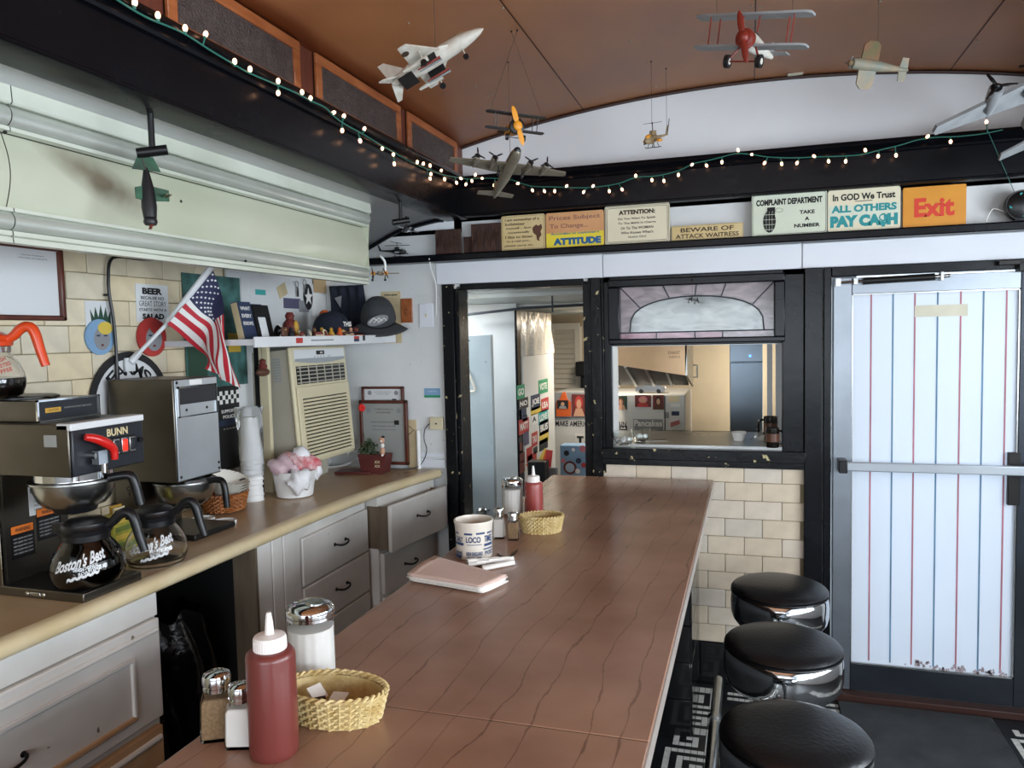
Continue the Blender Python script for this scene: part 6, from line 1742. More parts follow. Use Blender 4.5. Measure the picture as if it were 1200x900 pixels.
def sugar(lbl, loc, r, h):
    o = thing('sugar_dispenser', lbl, 'dispenser', loc, 0, 'sugar dispensers')
    def ribs(rr, z0, z1, mm, nm):
        N = 60
        return MB().grid(lambda u, v: Vector(((rr * (1 + .02 * cos(2 * pi * u * 15))) * cos(2 * pi * u), (rr * (1 + .02 * cos(2 * pi * u * 15))) * sin(2 * pi * u), z0 + (z1 - z0) * v)), N, 4, closeu=True)
    g = ribs(r, .004, h * .84, None, None); g.lathe([(r * .9, 0), (r, .005)], 30, cap1=False); g.build('jar', 'glass_jar', o)
    s = ribs(r * .93, .006, h * .70, None, None); s.lathe([(0.001, h * .715), (r * .6, h * .712), (r * .93, h * .70)], 30, cap0=False, cap1=False); s.lathe([(r * .93, .006), (0.001, .006)], 30, cap0=False, cap1=False); s.build('sugar', 'salt', o)
    ld = MB().lathe([(r * 1.0, h * .82), (r * 1.05, h * .825), (r * 1.05, h * .86), (r * 1.0, h * .865), (r * 1.0, h * .88), (r * 1.06, h * .885), (r * 1.07, h * .93), (r * 1.02, h * .955), (r * .85, h * .985), (r * .4, h), (0.0005, h)], 36).build('lid', 'chrome', o)
    T_ = Matrix.Translation((r * .25, 0, h * .995)) @ Matrix.Rotation(radians(8), 4, 'Y')
    MB().lathe([(r * .42, 0), (r * .40, .004), (0.0005, .005)], 20, T=T_).build('flap', 'chrome_dull', ld)
    return o
def counter_at(px_, py_): return on_z(px_, py_, CZ)

p = counter_at(322, 882); squeeze_bottle('nearest dark red ketchup bottle with a white nozzle', (p.x, p.y, CZ), .0385, .172, 'ketchup')
p = counter_at(257, 862); shaker('pepper_shaker', 'nearest pepper shaker with a shiny pierced lid', (p.x, p.y, CZ), .0255, .112, 'pepper', .5)
p = counter_at(284, 872); shaker('salt_shaker', 'nearest salt shaker, half behind the large ketchup bottle', (p.x, p.y, CZ), .0215, .104, 'salt', .3)
p = counter_at(367, 800); sugar('nearest sugar dispenser standing behind the large ketchup bottle', (p.x, p.y, CZ), .0425, .158)

def oval_basket(lbl, loc, rot, rx, ry, h):
    o = thing('bread_basket', lbl, 'basket', loc, rot, 'straw condiment baskets')
    wicker_basket(None, o, rx, ry, h, 'straw', 30, 9, 1.15, .0028)
    return o
a = counter_at(350, 838); b = counter_at(440, 852)
bk1 = oval_basket('nearest pale straw basket holding jam packets', (*((a + b) / 2 + Vector((-.012, .015, 0))).xy, CZ), atan2(b.y - a.y, b.x - a.x) + .05, .084, .05, .05)
L1 = Vector(bk1.location)
for i, (dx, dy, rz, m_, lb_) in enumerate(((-.03, -.005, .4, 'black_plastic', 'black packet tucked in the near straw basket'), (.005, .008, -.2, 'cap_white', 'white jam packet lying in the near straw basket'), (-.045, .012, .9, 'cap_white', 'white packet leaning at the left of the near straw basket'))):
    c_ = Matrix.Rotation(bk1.rotation_euler.z, 4, 'Z') @ Vector((dx, dy, 0))
    o = thing('jam_packet', lb_, 'packet', (L1.x + c_.x, L1.y + c_.y, CZ + .012 + .006 * i), (radians(14) if i == 1 else radians(38), 0, rz + .3))
    MB().lathe([(.014, 0), (.018, .012), (.0205, .0125), (.0205, .0135)], 4, T=Matrix.Rotation(pi / 4, 4, 'Z'), smooth=False).build('tub', m_, o, bevel=.002)
    MB().box(-.0145, .0145, -.0145, .0145, .0135, .0142).build('foil', 'napkin_white' if i else 'black_plastic', o)

# far group
p = counter_at(601, 602); sugar('far sugar dispenser beside the far ketchup bottle', (p.x, p.y, CZ), .038, .135)
p = counter_at(626, 604); squeeze_bottle('far ketchup bottle beyond the small straw basket', (p.x, p.y, CZ), .034, .125, 'ketchup_far')
p = counter_at(585, 630); shaker('salt_shaker', 'far salt shaker next to the patterned crock', (p.x, p.y, CZ), .0185, .1, 'salt', .2)
p = counter_at(601.5, 632); shaker('pepper_shaker', 'far pepper shaker next to the small basket', (p.x, p.y, CZ), .0185, .09, 'pepper', .2)
a = counter_at(614, 622); b = counter_at(656, 624)
bk2 = oval_basket('far small straw basket beside the shakers', (*((a + b) / 2).xy, CZ), .35, .062, .045, .052)
# crock with blue print
p = counter_at(556, 651)
ck = thing('printed_crock', 'cream crock with dark blue newspaper print on the counter', 'crock', (p.x, p.y, CZ))
R, H = .0565, .112
MB().lathe([(R * .93, 0), (R * .96, .004), (R * .97, H * .6), (R * 1.02, H * .9), (R * 1.06, H * .97), (R * 1.05, H), (R * .98, H), (R * .95, H * .9), (R * .90, H * .2), (0.001, H * .15)], 40, cap1=False).build('body', 'ceramic', ck)
def wrap(s, th0, zc, w, h, bd=.03):
    vs, fs = glyphs(s, bd); x0 = min(q.x for q in vs); x1 = max(q.x for q in vs); y0 = min(q.y for q in vs); y1 = max(q.y for q in vs); out = []
    for q in vs:
        xx = ((q.x - x0) / (x1 - x0) - .5) * w; zz = zc + ((q.y - y0) / (y1 - y0) - .5) * h; rr = R * .97 + .0016; th = th0 + xx / R
        out.append(Vector((rr * cos(th), rr * sin(th), zz)))
    mb = MB(); mb.add(out, fs); mb.build('print', 'print_blue', ck)
def band(th0, th1, z0, z1):
    n = 8; rr = R * .97 + .0013
    MB().grid(lambda u, v: Vector((rr * cos(th0 + (th1 - th0) * u), rr * sin(th0 + (th1 - th0) * u), z0 + (z1 - z0) * v)), n, 2).build('print_block', 'print_blue', ck)
base = atan2(-.93, .36)
for k, (dt, zc, w, h, s) in enumerate(((-.9, .062, .03, .016, 'DAILY'), (-.05, .062, .045, .018, 'LOCO'), (.85, .062, .032, .02, 'TIMES'), (0, .020, .05, .012, 'NEW ENGLAND'), (0, .008, .045, .008, 'BOSTON MAIL'), (-.95, .02, .03, .012, 'NEWS'), (.9, .02, .035, .012, 'POST'))):
    wrap(s, base + dt, zc, w, h)
for (a0, a1, z0, z1) in ((-1.3, -.95, .076, .081), (-.55, -.1, .076, .082), (0.1, .6, .077, .083), (.75, 1.2, .076, .081), (-1.3, -.6, .044, .052), (-.4, .4, .046, .048), (.55, 1.2, .040, .048), (-1.35, -.75, .004, .014), (.5, 1.25, .030, .034)):
    band(base + a0, base + a1, z0, z1)
# napkins
q = [counter_at(*c_) for c_ in ((479, 682), (511, 660), (594, 684), (565, 697))]
nk = thing('napkin_pile', 'small pile of folded pinkish paper napkins on the counter', 'napkins', (*(sum(q, Vector()) / 4).xy, CZ))
c0 = sum(q, Vector()) / 4
wn = wobble(9)
for k in range(7):
    s = 1 + .015 * sin(k * 2.3); dz = .0029 * k
    def nf(u, v, k=k, s=s, dz=dz):
        P = (q[0] * (1 - u) + q[3] * u) * (1 - v) + (q[1] * (1 - u) + q[2] * u) * v
        return c0 + (P - c0) * s + Vector((.004 * sin(k * 1.7), .003 * cos(k * 2.9), dz + .0022 + (.0025 + .003 * (abs(u - .5) > .44)) * (wn(Vector((u * 3, v * 3, k))) + .6) * (1 if u < .02 or u > .98 else .8)))
    MB().grid(nf, 16, 10).build('napkin', 'napkin' if k >= 5 else 'napkin_white', nk, w=True, solid=.0026)
# rolled paper wrapped cutlery
a = counter_at(548, 664); b = counter_at(602, 659)
ro = thing('cutlery_roll', 'twisted white paper napkin roll lying against the crock', 'napkin roll', (*((a + b) / 2).xy, CZ))
d_ = (b - a).normalized(); sd = Vector((-d_.y, d_.x, 0))
MB().grid(lambda u, v: a + (b - a) * v + (sd * cos(2 * pi * u) * (.019 - .011 * v) + Vector((0, 0, 1)) * (.0105 + sin(2 * pi * u) * (.010 - .004 * v))) * (1 + .12 * sin(7 * u * 2 * pi + v * 9)), 20, 12, closeu=True).build('roll', 'napkin_white', ro, w=True)
a2 = counter_at(565, 669); b2_ = counter_at(603, 662)
MB().grid(lambda u, v: a2 + (b2_ - a2) * v + (sd * cos(2 * pi * u) * (.014 - .008 * v) + Vector((0, 0, 1)) * (.0075 + sin(2 * pi * u) * .0072)), 16, 8, closeu=True).build('fold', 'napkin_white', ro, w=True)
# dark wire spoon
sp = [counter_at(583, 650), counter_at(592, 655), counter_at(600, 652), counter_at(606, 646)]
tag(MB().tube(smooth_path([Vector((v.x, v.y, CZ + .003)) for v in sp], 5), .0025, 6).build('wire_hook', 'dark_metal'), 'thin dark curved wire lying behind the napkin roll', 'wire')
# ================================================================== signs, models on strings, fairy lights
LZ = 1.9945; SYd = YW - .045
mk('sign_cream', '#dcc99a', .5, color2='#cbb27a', scale=6); mk('sign_pale', '#e4dcc0', .5, var=.06); mk('sign_mint', '#d5dcc8', .45, var=.06)
mk('sign_orange', '#e09a2c', .45, color2='#d28824', scale=5); mk('sign_yellow', '#e6d23c', .5); mk('sign_peach', '#d8a878', .5, color2='#cc9260', scale=5)
mk('carved_wood', '#4a2c1e', .6, color2='#2c1810', scale=14, stretch=(6, 1, 1), bump=.6, bscale=50)
mk('txt_brown', '#3a2a1e', .6); mk('txt_teal', '#1f8f92', .5); mk('txt_blue', '#1f5f94', .5); mk('txt_red', '#d63a22', .5); mk('txt_mauve', '#8f5f58', .6)

def ledge_sign(name, lbl, x0, y0, x1, y1, m, border=None, Y=SYd, rr=.01):
    A = on_y(x0, (y0 + y1) / 2, Y); B = on_y(x1, (y0 + y1) / 2, Y); zt = on_y((x0 + x1) / 2, y0, Y).z
    zb = max(on_y((x0 + x1) / 2, y1, Y).z, LZ + .0005)
    o = thing(name, lbl, 'sign', ((A.x + B.x) / 2, Y, LZ))
    w = B.x - A.x; h = zt - LZ - .0005
    rc = min(rr, h * .3); poly = []
    for (cx_, cz_, a0) in ((w / 2 - rc, h - rc, 0), (-w / 2 + rc, h - rc, 90), (-w / 2 + rc, rc, 180), (w / 2 - rc, rc, 270)):
        for k in range(5): poly.append((cx_ + rc * cos(radians(a0 + k * 22.5)), cz_ + rc * sin(radians(a0 + k * 22.5))))
    MB().prism(poly, lambda u, v, t: Vector((u, t, v + .0005)), -.004, .004).build('board', m, o)
    if border:
        for ins in border[1]:
            pts = [((u) * (1 - 2 * ins / w), -.0045, (v - h / 2) * (1 - 2 * ins / h) + h / 2 + .0005) for u, v in poly]
            MB().tube(pts, border[2], 4, closed=True).build('border', border[0], o)
    o['wh'] = 0; del o['wh']
    def T(s, xf, zf, wf, hf, mm, bold=.02, shear=0, nm='lettering'):
        return text(MB(), s, (w * xf, -.0046, h * zf), w * wf, h * hf, bold=bold, shear=shear).build(nm, mm, o)
    return o, w, h, T

o, w, h, T = ledge_sign('bull_sign', 'cream sign about carrying on, with a small brown bull drawing', 588, 252, 639, 295, 'sign_cream', ('txt_brown', (.005,), .0006))
for i, s in enumerate(('I am somewhat of a', 'bullshitter', 'myself... but', 'occasionally', 'I like to listen', 'to a real pro...', 'please carry on.')):
    T(s, -.10 + (.08 if i == 0 else 0) - (.08 if i in (1,) else 0), .88 - i * .125, (.78, .46, .58, .5, .62, .58, .66)[i], .075, 'txt_brown', .02)
bl = MB()
bl.prism([(.22, .62), (.30, .70), (.36, .66), (.42, .72), (.44, .60), (.40, .5), (.42, .40), (.36, .30), (.38, .22), (.32, .26), (.30, .40), (.24, .46), (.22, .54)], lambda u, v, t: Vector((u * w, t, v * h)), -.0052, -.0042)
bl.build('bull_drawing', PAL['brown'], o)
o, w, h, T = ledge_sign('prices_sign', 'orange and yellow sign about prices depending on customer attitude', 640, 248, 708, 291, 'sign_peach')
MB().box(-w / 2 + .002, w / 2 - .002, -.0046, -.004, .003, h * .42).build('yellow_band', 'sign_yellow', o)
T('Prices Subject', 0, .83, .88, .16, 'txt_mauve', .01); T('To Change...', -.1, .60, .66, .16, 'txt_mauve', .01); 
t_ = T("According to customer's", 0, .39, .84, .085, 'txt_blue', .02, .2); t2 = T('ATTITUDE', .04, .17, .82, .20, 'txt_blue', .07)
for q in (t_, t2): q.location = (0, -.0008, 0)
o, w, h, T = ledge_sign('attention_sign', 'cream attention sign about speaking to the man or the woman', 709, 240, 785, 288, 'sign_pale', ('txt_brown', (.004, .010), .0009))
T('ATTENTION:', 0, .82, .56, .12, 'txt_brown', .05)
for i, s in enumerate(('Do You Want To Speak', 'To The MAN In Charge', 'Or To The WOMAN', "Who Knows What's", 'Going On?')): T(s, 0, .65 - i * .12, (.58, .58, .5, .5, .28)[i], .07, 'txt_brown', .02)
o, w, h, T = ledge_sign('waitress_sign', 'narrow cream sign warning of an attack waitress', 787, 263, 871, 285, 'sign_cream', ('txt_brown', (.003,), .0005), rr=.003)
T('BEWARE OF', 0, .70, .74, .30, 'txt_brown', .02); T('ATTACK WAITRESS', 0, .28, .88, .30, 'txt_brown', .02)
o, w, h, T = ledge_sign('complaint_sign', 'pale green complaint department sign with a hand grenade', 881, 226, 969, 278, 'sign_mint', ('ink', (.004,), .0008))
T('COMPLAINT DEPARTMENT', 0, .80, .88, .15, 'ink', .05)
for i, s in enumerate(('TAKE', 'A', 'NUMBER')): T(s, .24, .52 - i * .16, (.20, .06, .34)[i], .09, 'ink', .04)
gr = MB()
gc = (-.26 * w, .34 * h); gr.prism([(gc[0] + .085 * w * cos(2 * pi * i / 18), gc[1] + .27 * h * sin(2 * pi * i / 18)) for i in range(18)], lambda u, v, t: Vector((u, t, v)), -.006, -.0042)
gr.box(gc[0] - .03 * w, gc[0] + .05 * w, -.006, -.0042, .58 * h, .68 * h).box(gc[0] + .05 * w, gc[0] + .075 * w, -.006, -.0042, .40 * h, .68 * h)
gr.build('grenade', 'ink', o)
gm = MB()
for i in range(4): gm.box(gc[0] - .08 * w, gc[0] + .08 * w, -.0064, -.006, gc[1] - .2 * h + i * .12 * h, gc[1] - .19 * h + i * .12 * h)
for i in range(3): gm.box(gc[0] - .045 * w + i * .04 * w, gc[0] - .042 * w + i * .04 * w, -.0064, -.006, gc[1] - .24 * h, gc[1] + .24 * h)
gm.build('grenade_grid', 'sign_mint', o)
MB().tube([(gc[0] + .13 * w + .05 * w * cos(t / 3), -.0048, .60 * h + .05 * h * sin(t / 3)) for t in range(20)], .0007, 4).build('pull_ring', 'ink', o)
o, w, h, T = ledge_sign('cash_sign', 'cream and mint sign asking all others to pay cash', 970, 221, 1055, 273, 'sign_pale')
MB().box(-w / 2 + .003, w / 2 - .003, -.0045, -.004, h * .2, h * .62).build('mint_band', 'sign_mint', o)
T('In GOD We Trust', 0, .82, .86, .16, 'ink', .035); MB().box(-.12 * w, .12 * w, -.0046, -.0042, .70 * h, .715 * h).build('underline', 'ink', o)
for s, zf, wf, hf, bd in (('ALL OTHERS', .54, .9, .18, .05), ('PAY CA$H', .22, .93, .32, .08)): T(s, 0, zf, wf, hf, 'txt_teal', bd).location = (0, -.0006, 0)
o, w, h, T = ledge_sign('exit_sign', 'bright orange sign reading Exit in red above the door', 1058, 218, 1132, 262, 'sign_orange', None, rr=.006)
T('Exit', 0, .48, .64, .48, 'txt_red', .04)
for (x0_, y0_, x1_, y1_, lb_, yo) in ((510, 270, 541, 300, 'dark carved wooden sign at the left end of the ledge', -.012), (552, 263, 588, 294, 'dark carved wooden plaque beside the cream bull sign', 0)):
    A = on_y(x0_, y0_, SYd + yo); B = on_y(x1_, y1_, SYd + yo)
    o = thing('carved_sign', lb_, 'sign', ((A.x + B.x) / 2, SYd + yo, LZ), 0, 'carved wooden signs')
    w = B.x - A.x; h = A.z - LZ
    MB().box(-w / 2, w / 2, -.005, .005, .0005, h).build('board', 'carved_wood', o, bevel=.003)
    r5 = random.Random(int(x0_))
    cv = MB()
    for k in range(14):
        x = -w / 2 + .01 + (w - .02) * k / 13; z0_ = r5.uniform(.1, .4) * h; cv.box(x - .0022, x + .0022, -.009, -.004, z0_, z0_ + r5.uniform(.3, .5) * h)
    cv.build('carving', 'carved_wood', o)
A = on_y(541, 277, SYd - .012); B = on_y(554, 292, SYd - .012)
tag(MB().box(A.x, B.x, SYd + .012, SYd + .02, LZ, A.z).build('wood_scrap', 'carved_wood', bevel=.002), 'small brown wood scrap between the two carved signs', 'scrap')
# dark round fan at the right end of the ledge
fc = on_y(1196, 241, YW - .06)
fn_ = thing('desk_fan', 'small round black fan at the right end of the ledge', 'fan', (fc.x, YW - .045, LZ))
zc = fc.z - LZ
for rr in (.055, .042, .028, .014): MB().tube([(rr * cos(2 * pi * i / 24), -.035 - .012 * (1 - rr / .055), zc + rr * sin(2 * pi * i / 24)) for i in range(24)], .003, 6, closed=True).build('guard_ring', 'black_plastic', fn_)
MB().lathe([(.057, -.015), (.057, .015), (.03, .03)], 24, T=Matrix.Translation((0, -.02, zc)) @ Matrix.Rotation(radians(90), 4, 'X')).build('housing', 'black_plastic', fn_)
for k in range(4):
    T_ = Matrix.Translation((0, -.04, zc)) @ Matrix.Rotation(k * pi / 2, 4, 'Y') @ Matrix.Rotation(.4, 4, 'X'); MB().box(.006, .045, -.002, .002, -.012, .012, T=T_).build('blade', PAL['teal'], fn_, bevel=.001)
MB().box(-.02, .02, -.025, .015, .0005, .012).build('foot', 'black_plastic', fn_); MB().box(-.008, .008, -.015, .0, .01, zc - .05 if zc > .07 else .02).build('neck', 'black_plastic', fn_)
MB().tube(smooth_path([(-.05, .0, .04), (-.085, .0, .055), (-.105, -.01, .035), (-.115, -.01, .004)], 5), .0025, 6).build('cord', 'foam_white', fn_)

# ------------------------------------------------------------------ model aircraft
mk('model_white', '#cfcdc4', .45, color2='#b5aea0', scale=30); mk('model_grey', '#8d9092', .4, var=.15, scale=25); mk('model_silver', '#8f8878', .35, .45, var=.2, scale=20)
mk('model_black', '#17171a', .4); mk('model_yellow', '#e0962a', .4); mk('model_red', '#7c2a1e', .4); mk('model_camo', '#46522e', .6, color2='#6f4a2c', scale=28, detail=1); mk('model_bluegrey', '#6f766c', .6, color2='#8f7a5e', scale=22)
mk('model_tan', '#a08a66', .5, color2='#6c5a40', scale=30); mk('model_green', '#2f5f45', .5, color2='#23352c', scale=22); mk('model_canopy', '#2a3236', .12)

def cam_dir(v): return (_r * v[0] + _u * v[1] - _f * v[2]).normalized()
def pose(px_, py_, d, fwd, up):
    """placement of a hanging model: where it hangs, which way its nose and its top point (seen from the room's middle)"""
    X = cam_dir(fwd); Z = cam_dir(up); Z = (Z - X * Z.dot(X)).normalized(); Y = Z.cross(X)
    R = Matrix((X, Y, Z)).transposed()
    return at_d(px_, py_, d), R.to_euler()
def model(name, lbl, cat, px_, py_, d, fwd, up, group='model aircraft hung on strings'):
    loc, e = pose(px_, py_, d, fwd, up)
    return thing(name, lbl, cat, loc, (e.x, e.y, e.z), group)
def fus(prof, n=14, sy=1, sz=1, zoff=None):
    """fuselage along x: prof (x, r)"""
    mb = MB(); vs = []
    m = len(prof)
    for k, (x, r) in enumerate(prof):
        zo = zoff[k] if zoff else 0
        for i in range(n):
            th = 2 * pi * i / n; vs.append(Vector((x, r * sy * cos(th), r * sz * sin(th) + zo)))
    fs = [(j * n + i, j * n + (i + 1) % n, (j + 1) * n + (i + 1) % n, (j + 1) * n + i) for j in range(m - 1) for i in range(n)]
    mb.add(vs, fs, True); mb.add([], [])
    k = len(mb.v); mb.f.append([i for i in range(n)]); mb.sm.append(False); mb.f.append([(m - 1) * n + i for i in range(n)]); mb.sm.append(False)
    return mb
def wing(poly, z, t, dih=0.0):
    return MB().prism(poly, lambda u, v, w: Vector((u, v, z + w + dih * abs(v))), -t / 2, t / 2)
def hang(o, locals_, top=None, m='thread'):
    """threads from points on the model up to the ceiling"""
    Mw = MATS[o.name]
    for lp in locals_:
        a = Mw @ Vector(lp)
        x = a.x; y = a.y
        if top: t = Vector(top)
        else: t = Vector((x, y, arc_z(x) - .006))
        MB().tube([a, t], .0009, 4).build('thread', m, o, w=True)
        MB().sphere(t, .004, 8, 5).build('hook', 'dark_metal', o, w=True)
def prop(o, x, y, z, r, m, n=3, w=.2, ph=0):
    mb = MB()
    for k in range(n):
        T_ = Matrix.Translation((x, y, z)) @ Matrix.Rotation(ph + 2 * pi * k / n, 4, 'X')
        mb.add([T_ @ Vector(q) for q in ((0, -r * w * .3, 0), (.001, -r * w * .5, r * .5), (.001, -r * w * .3, r), (.001, r * w * .3, r), (.001, r * w * .5, r * .5), (0, r * w * .3, 0))], [(0, 1, 2, 3, 4, 5)])
    mb.sphere((x, y, z), r * .14, 8, 6)
    return mb.build('propeller', m, o, solid=.0012)

# 1 jet
j = model('model_jet', 'white and grey model fighter jet hung nose up under the ceiling', 'model plane', 506, 70, 2.12, (.87, .42, .22), (-.40, .88, -.18))
fus([(.165, .001), (.150, .009), (.12, .016), (.09, .020), (.04, .022), (-.03, .022), (-.08, .019), (-.115, .012), (-.13, .006)], sz=1.05).build('fuselage', 'model_white', j)
fus([(.06, .011), (.04, .016), (-.06, .016), (-.085, .012)], sy=2.1, sz=.9).build('intakes', 'model_white', j)
wing([(.045, .02), (-.03, .115), (-.055, .115), (-.055, .02), (-.055, -.02), (-.055, -.115), (-.03, -.115), (.045, -.02)], -.006, .005, .06).build('main_wing', 'model_white', j)
for s in (-1, 1):
    MB().prism([(-.095, .008), (-.135, .062), (-.15, .062), (-.135, .008)], lambda u, v, w, s=s: Vector((u, s * v, .004 - v * .35 + w)), -.0018, .0018).build('tailplane', 'model_white', j)
    MB().cyl((.0, s * .055, -.024), (-.075, s * .055, -.024), .009, .004, n=10).build('fuel_tank', 'model_white', j)
    MB().box(-.03, .02, s * .034 - .002, s * .034 + .002, -.03, -.006).build('pylon', 'model_black', j)
    for q in (-1, 1): MB().cyl((.03, s * .034 + q * .006, -.032), (-.04, s * .034 + q * .006, -.032), .0035, .002, n=8).build('missile', 'model_red' if q < 0 else 'model_grey', j)
    MB().cyl((-.005, s * .075, -.04), (-.005, s * .075, -.046), .0, .0, n=6) if False else None
    MB().cyl((-.012, s * .07 - .003, -.042), (-.012, s * .07 + .003, -.042), .009, n=12).build('wheel', 'model_black', j); MB().tube([(-.012, s * .07, -.006), (-.012, s * .07, -.042)], .002, 5).build('strut', 'model_white', j)
    MB().face([(-.046 + .011 * cos(2 * pi * i / 14), s * .088 + .011 * sin(2 * pi * i / 14), -.0045) for i in range(14)]).build('roundel', 'txt_brown', j)
MB().prism([(-.075, .014), (-.13, .068), (-.15, .068), (-.135, .010)], lambda u, v, w: Vector((u, w, v)), -.0022, .0022).build('fin', 'model_white', j)
MB().box(-.105, -.06, -.03, .03, -.021, -.0165).build('exhaust_shield', 'model_black', j); MB().sphere((.085, 0, .018), (.034, .011, .011), 12, 8).build('canopy', 'model_tan', j)
MB().tube([(.09, 0, -.02), (.09, 0, -.045)], .002, 5).build('nose_strut', 'model_white', j); MB().cyl((.09, -.003, -.046), (.09, .003, -.046), .008, n=12).build('wheel', 'model_black', j)
hang(j, [(0.02, 0, .02)])
# 2/3 biplanes
def biplane(o, span, body, wingm, cowl, strut, propm, tyre='model_black', k=1.0):
    S = span; K = S * k
    fus([(.10 * S, .070 * K), (.05 * S, .075 * K), (-.1 * S, .066 * K), (-.3 * S, .045 * K), (-.52 * S, .018 * K)], sz=1.05).build('fuselage', body, o)
    MB().lathe([(.03 * K, .0), (.06 * K, .0), (.078 * K, .012 * S), (.08 * K, .07 * S)], 20, T=Matrix.Translation((.17 * S, 0, 0)) @ Matrix.Rotation(radians(-90), 4, 'Y'), cap0=True).build('cowling', cowl, o)
    def wg(xc, z, sp, ch, nm):
        poly = []
        for s_ in (1, -1):
            pts = [(xc + ch / 2, 0), (xc + ch / 2, sp * .46), (xc + ch * .3, sp * .5), (xc - ch * .3, sp * .5), (xc - ch / 2, sp * .46)]
            poly += [(u, v) for u, v in pts] if s_ == 1 else [(u, -v) for u, v in reversed(pts)]
        poly = [p_ for k, p_ in enumerate(poly) if not (k in (9,))]
        wing(poly, z, .018 * S).build(nm, wingm, o)
    wg(.05 * S, .20 * S, S, .16 * S, 'upper_wing'); wg(.02 * S, -.04 * S, S * .98, .15 * S, 'lower_wing')
    for y_ in (-.36, .36, -.30, .30):
        MB().tube([((.06 if abs(y_) > .33 else .0) * S, y_ * S, -.035 * S), ((.09 if abs(y_) > .33 else .03) * S, y_ * S, .195 * S)], .007 * S, 5).build('strut', strut, o)
    for y_ in (-.07, .07): MB().tube([(.08 * S, y_ * S, .06 * S), (.08 * S, y_ * S, .195 * S)], .006 * S, 5).build('strut', strut, o)
    for y_ in (-.14, .14):
        MB().cyl((.09 * S, y_ * S - .018 * S, -.17 * S), (.09 * S, y_ * S + .018 * S, -.17 * S), .055 * S, n=16).build('wheel', tyre, o)
        MB().cyl((.09 * S, y_ * S - .02 * S, -.17 * S), (.09 * S, y_ * S + .02 * S, -.17 * S), .026 * S, n=12).build('hub', 'model_white', o)
        MB().tube([(.05 * S, y_ * .5 * S, -.05 * S), (.09 * S, y_ * S, -.17 * S)], .009 * S, 5).build('gear_leg', strut, o)
    MB().tube([(.09 * S, -.14 * S, -.17 * S), (.09 * S, .14 * S, -.17 * S)], .007 * S, 5).build('axle', strut, o)
    wing([(-.42 * S, .16 * S), (-.53 * S, .16 * S), (-.53 * S, -.16 * S), (-.42 * S, -.16 * S)], .02 * S, .01 * S).build('tailplane', wingm, o)
    MB().prism([(-.42 * S, .02 * S), (-.48 * S, .12 * S), (-.55 * S, .12 * S), (-.54 * S, .0)], lambda u, v, w: Vector((u, w, v)), -.005 * S, .005 * S).build('fin', wingm, o)
    MB().sphere((-.06 * S, 0, .075 * S), (.04 * S, .03 * S, .02 * S), 10, 6).build('windscreen', 'model_canopy', o)
    pr = MB()
    for s_ in (1, -1):
        T_ = Matrix.Translation((.19 * S, 0, 0)) @ Matrix.Rotation(.35, 4, 'X')
        pr.sphere((0, 0, s_ * .115 * S * (1 + .8 * (k - 1))), (.010 * S, .030 * K, .105 * S * (1 + .8 * (k - 1))), 10, 8, T=T_)
    pr.sphere((.19 * S, 0, 0), (.035 * S, .05 * K, .05 * K), 12, 8)
    pr.build('propeller', propm, o)
y = model('model_biplane', 'yellow and black model biplane facing the room', 'model plane', 603, 150, 2.55, (.28, -.12, .95), (.06, .99, .1))
biplane(y, .205, 'model_yellow', 'model_black', 'model_black', 'model_black', 'model_yellow', k=1.55)
tp_ = at_d(600, 70, 2.55)
hang(y, [(0.01, .09, .042)], (tp_.x, tp_.y, arc_z(tp_.x) - .006)); hang(y, [(0.01, -.09, .042)], (tp_.x + .02, tp_.y, arc_z(tp_.x) - .006))
rb = model('model_biplane', 'red nosed white model biplane with dark wings near the top', 'model plane', 880, 50, 1.98, (-.60, -.10, .79), (.20, .97, .12))
biplane(rb, .305, 'model_white', 'model_grey', 'model_red', 'model_red', 'model_red')
hang(rb, [(0.015, .10, .062)]); hang(rb, [(0.015, -.10, .062)])
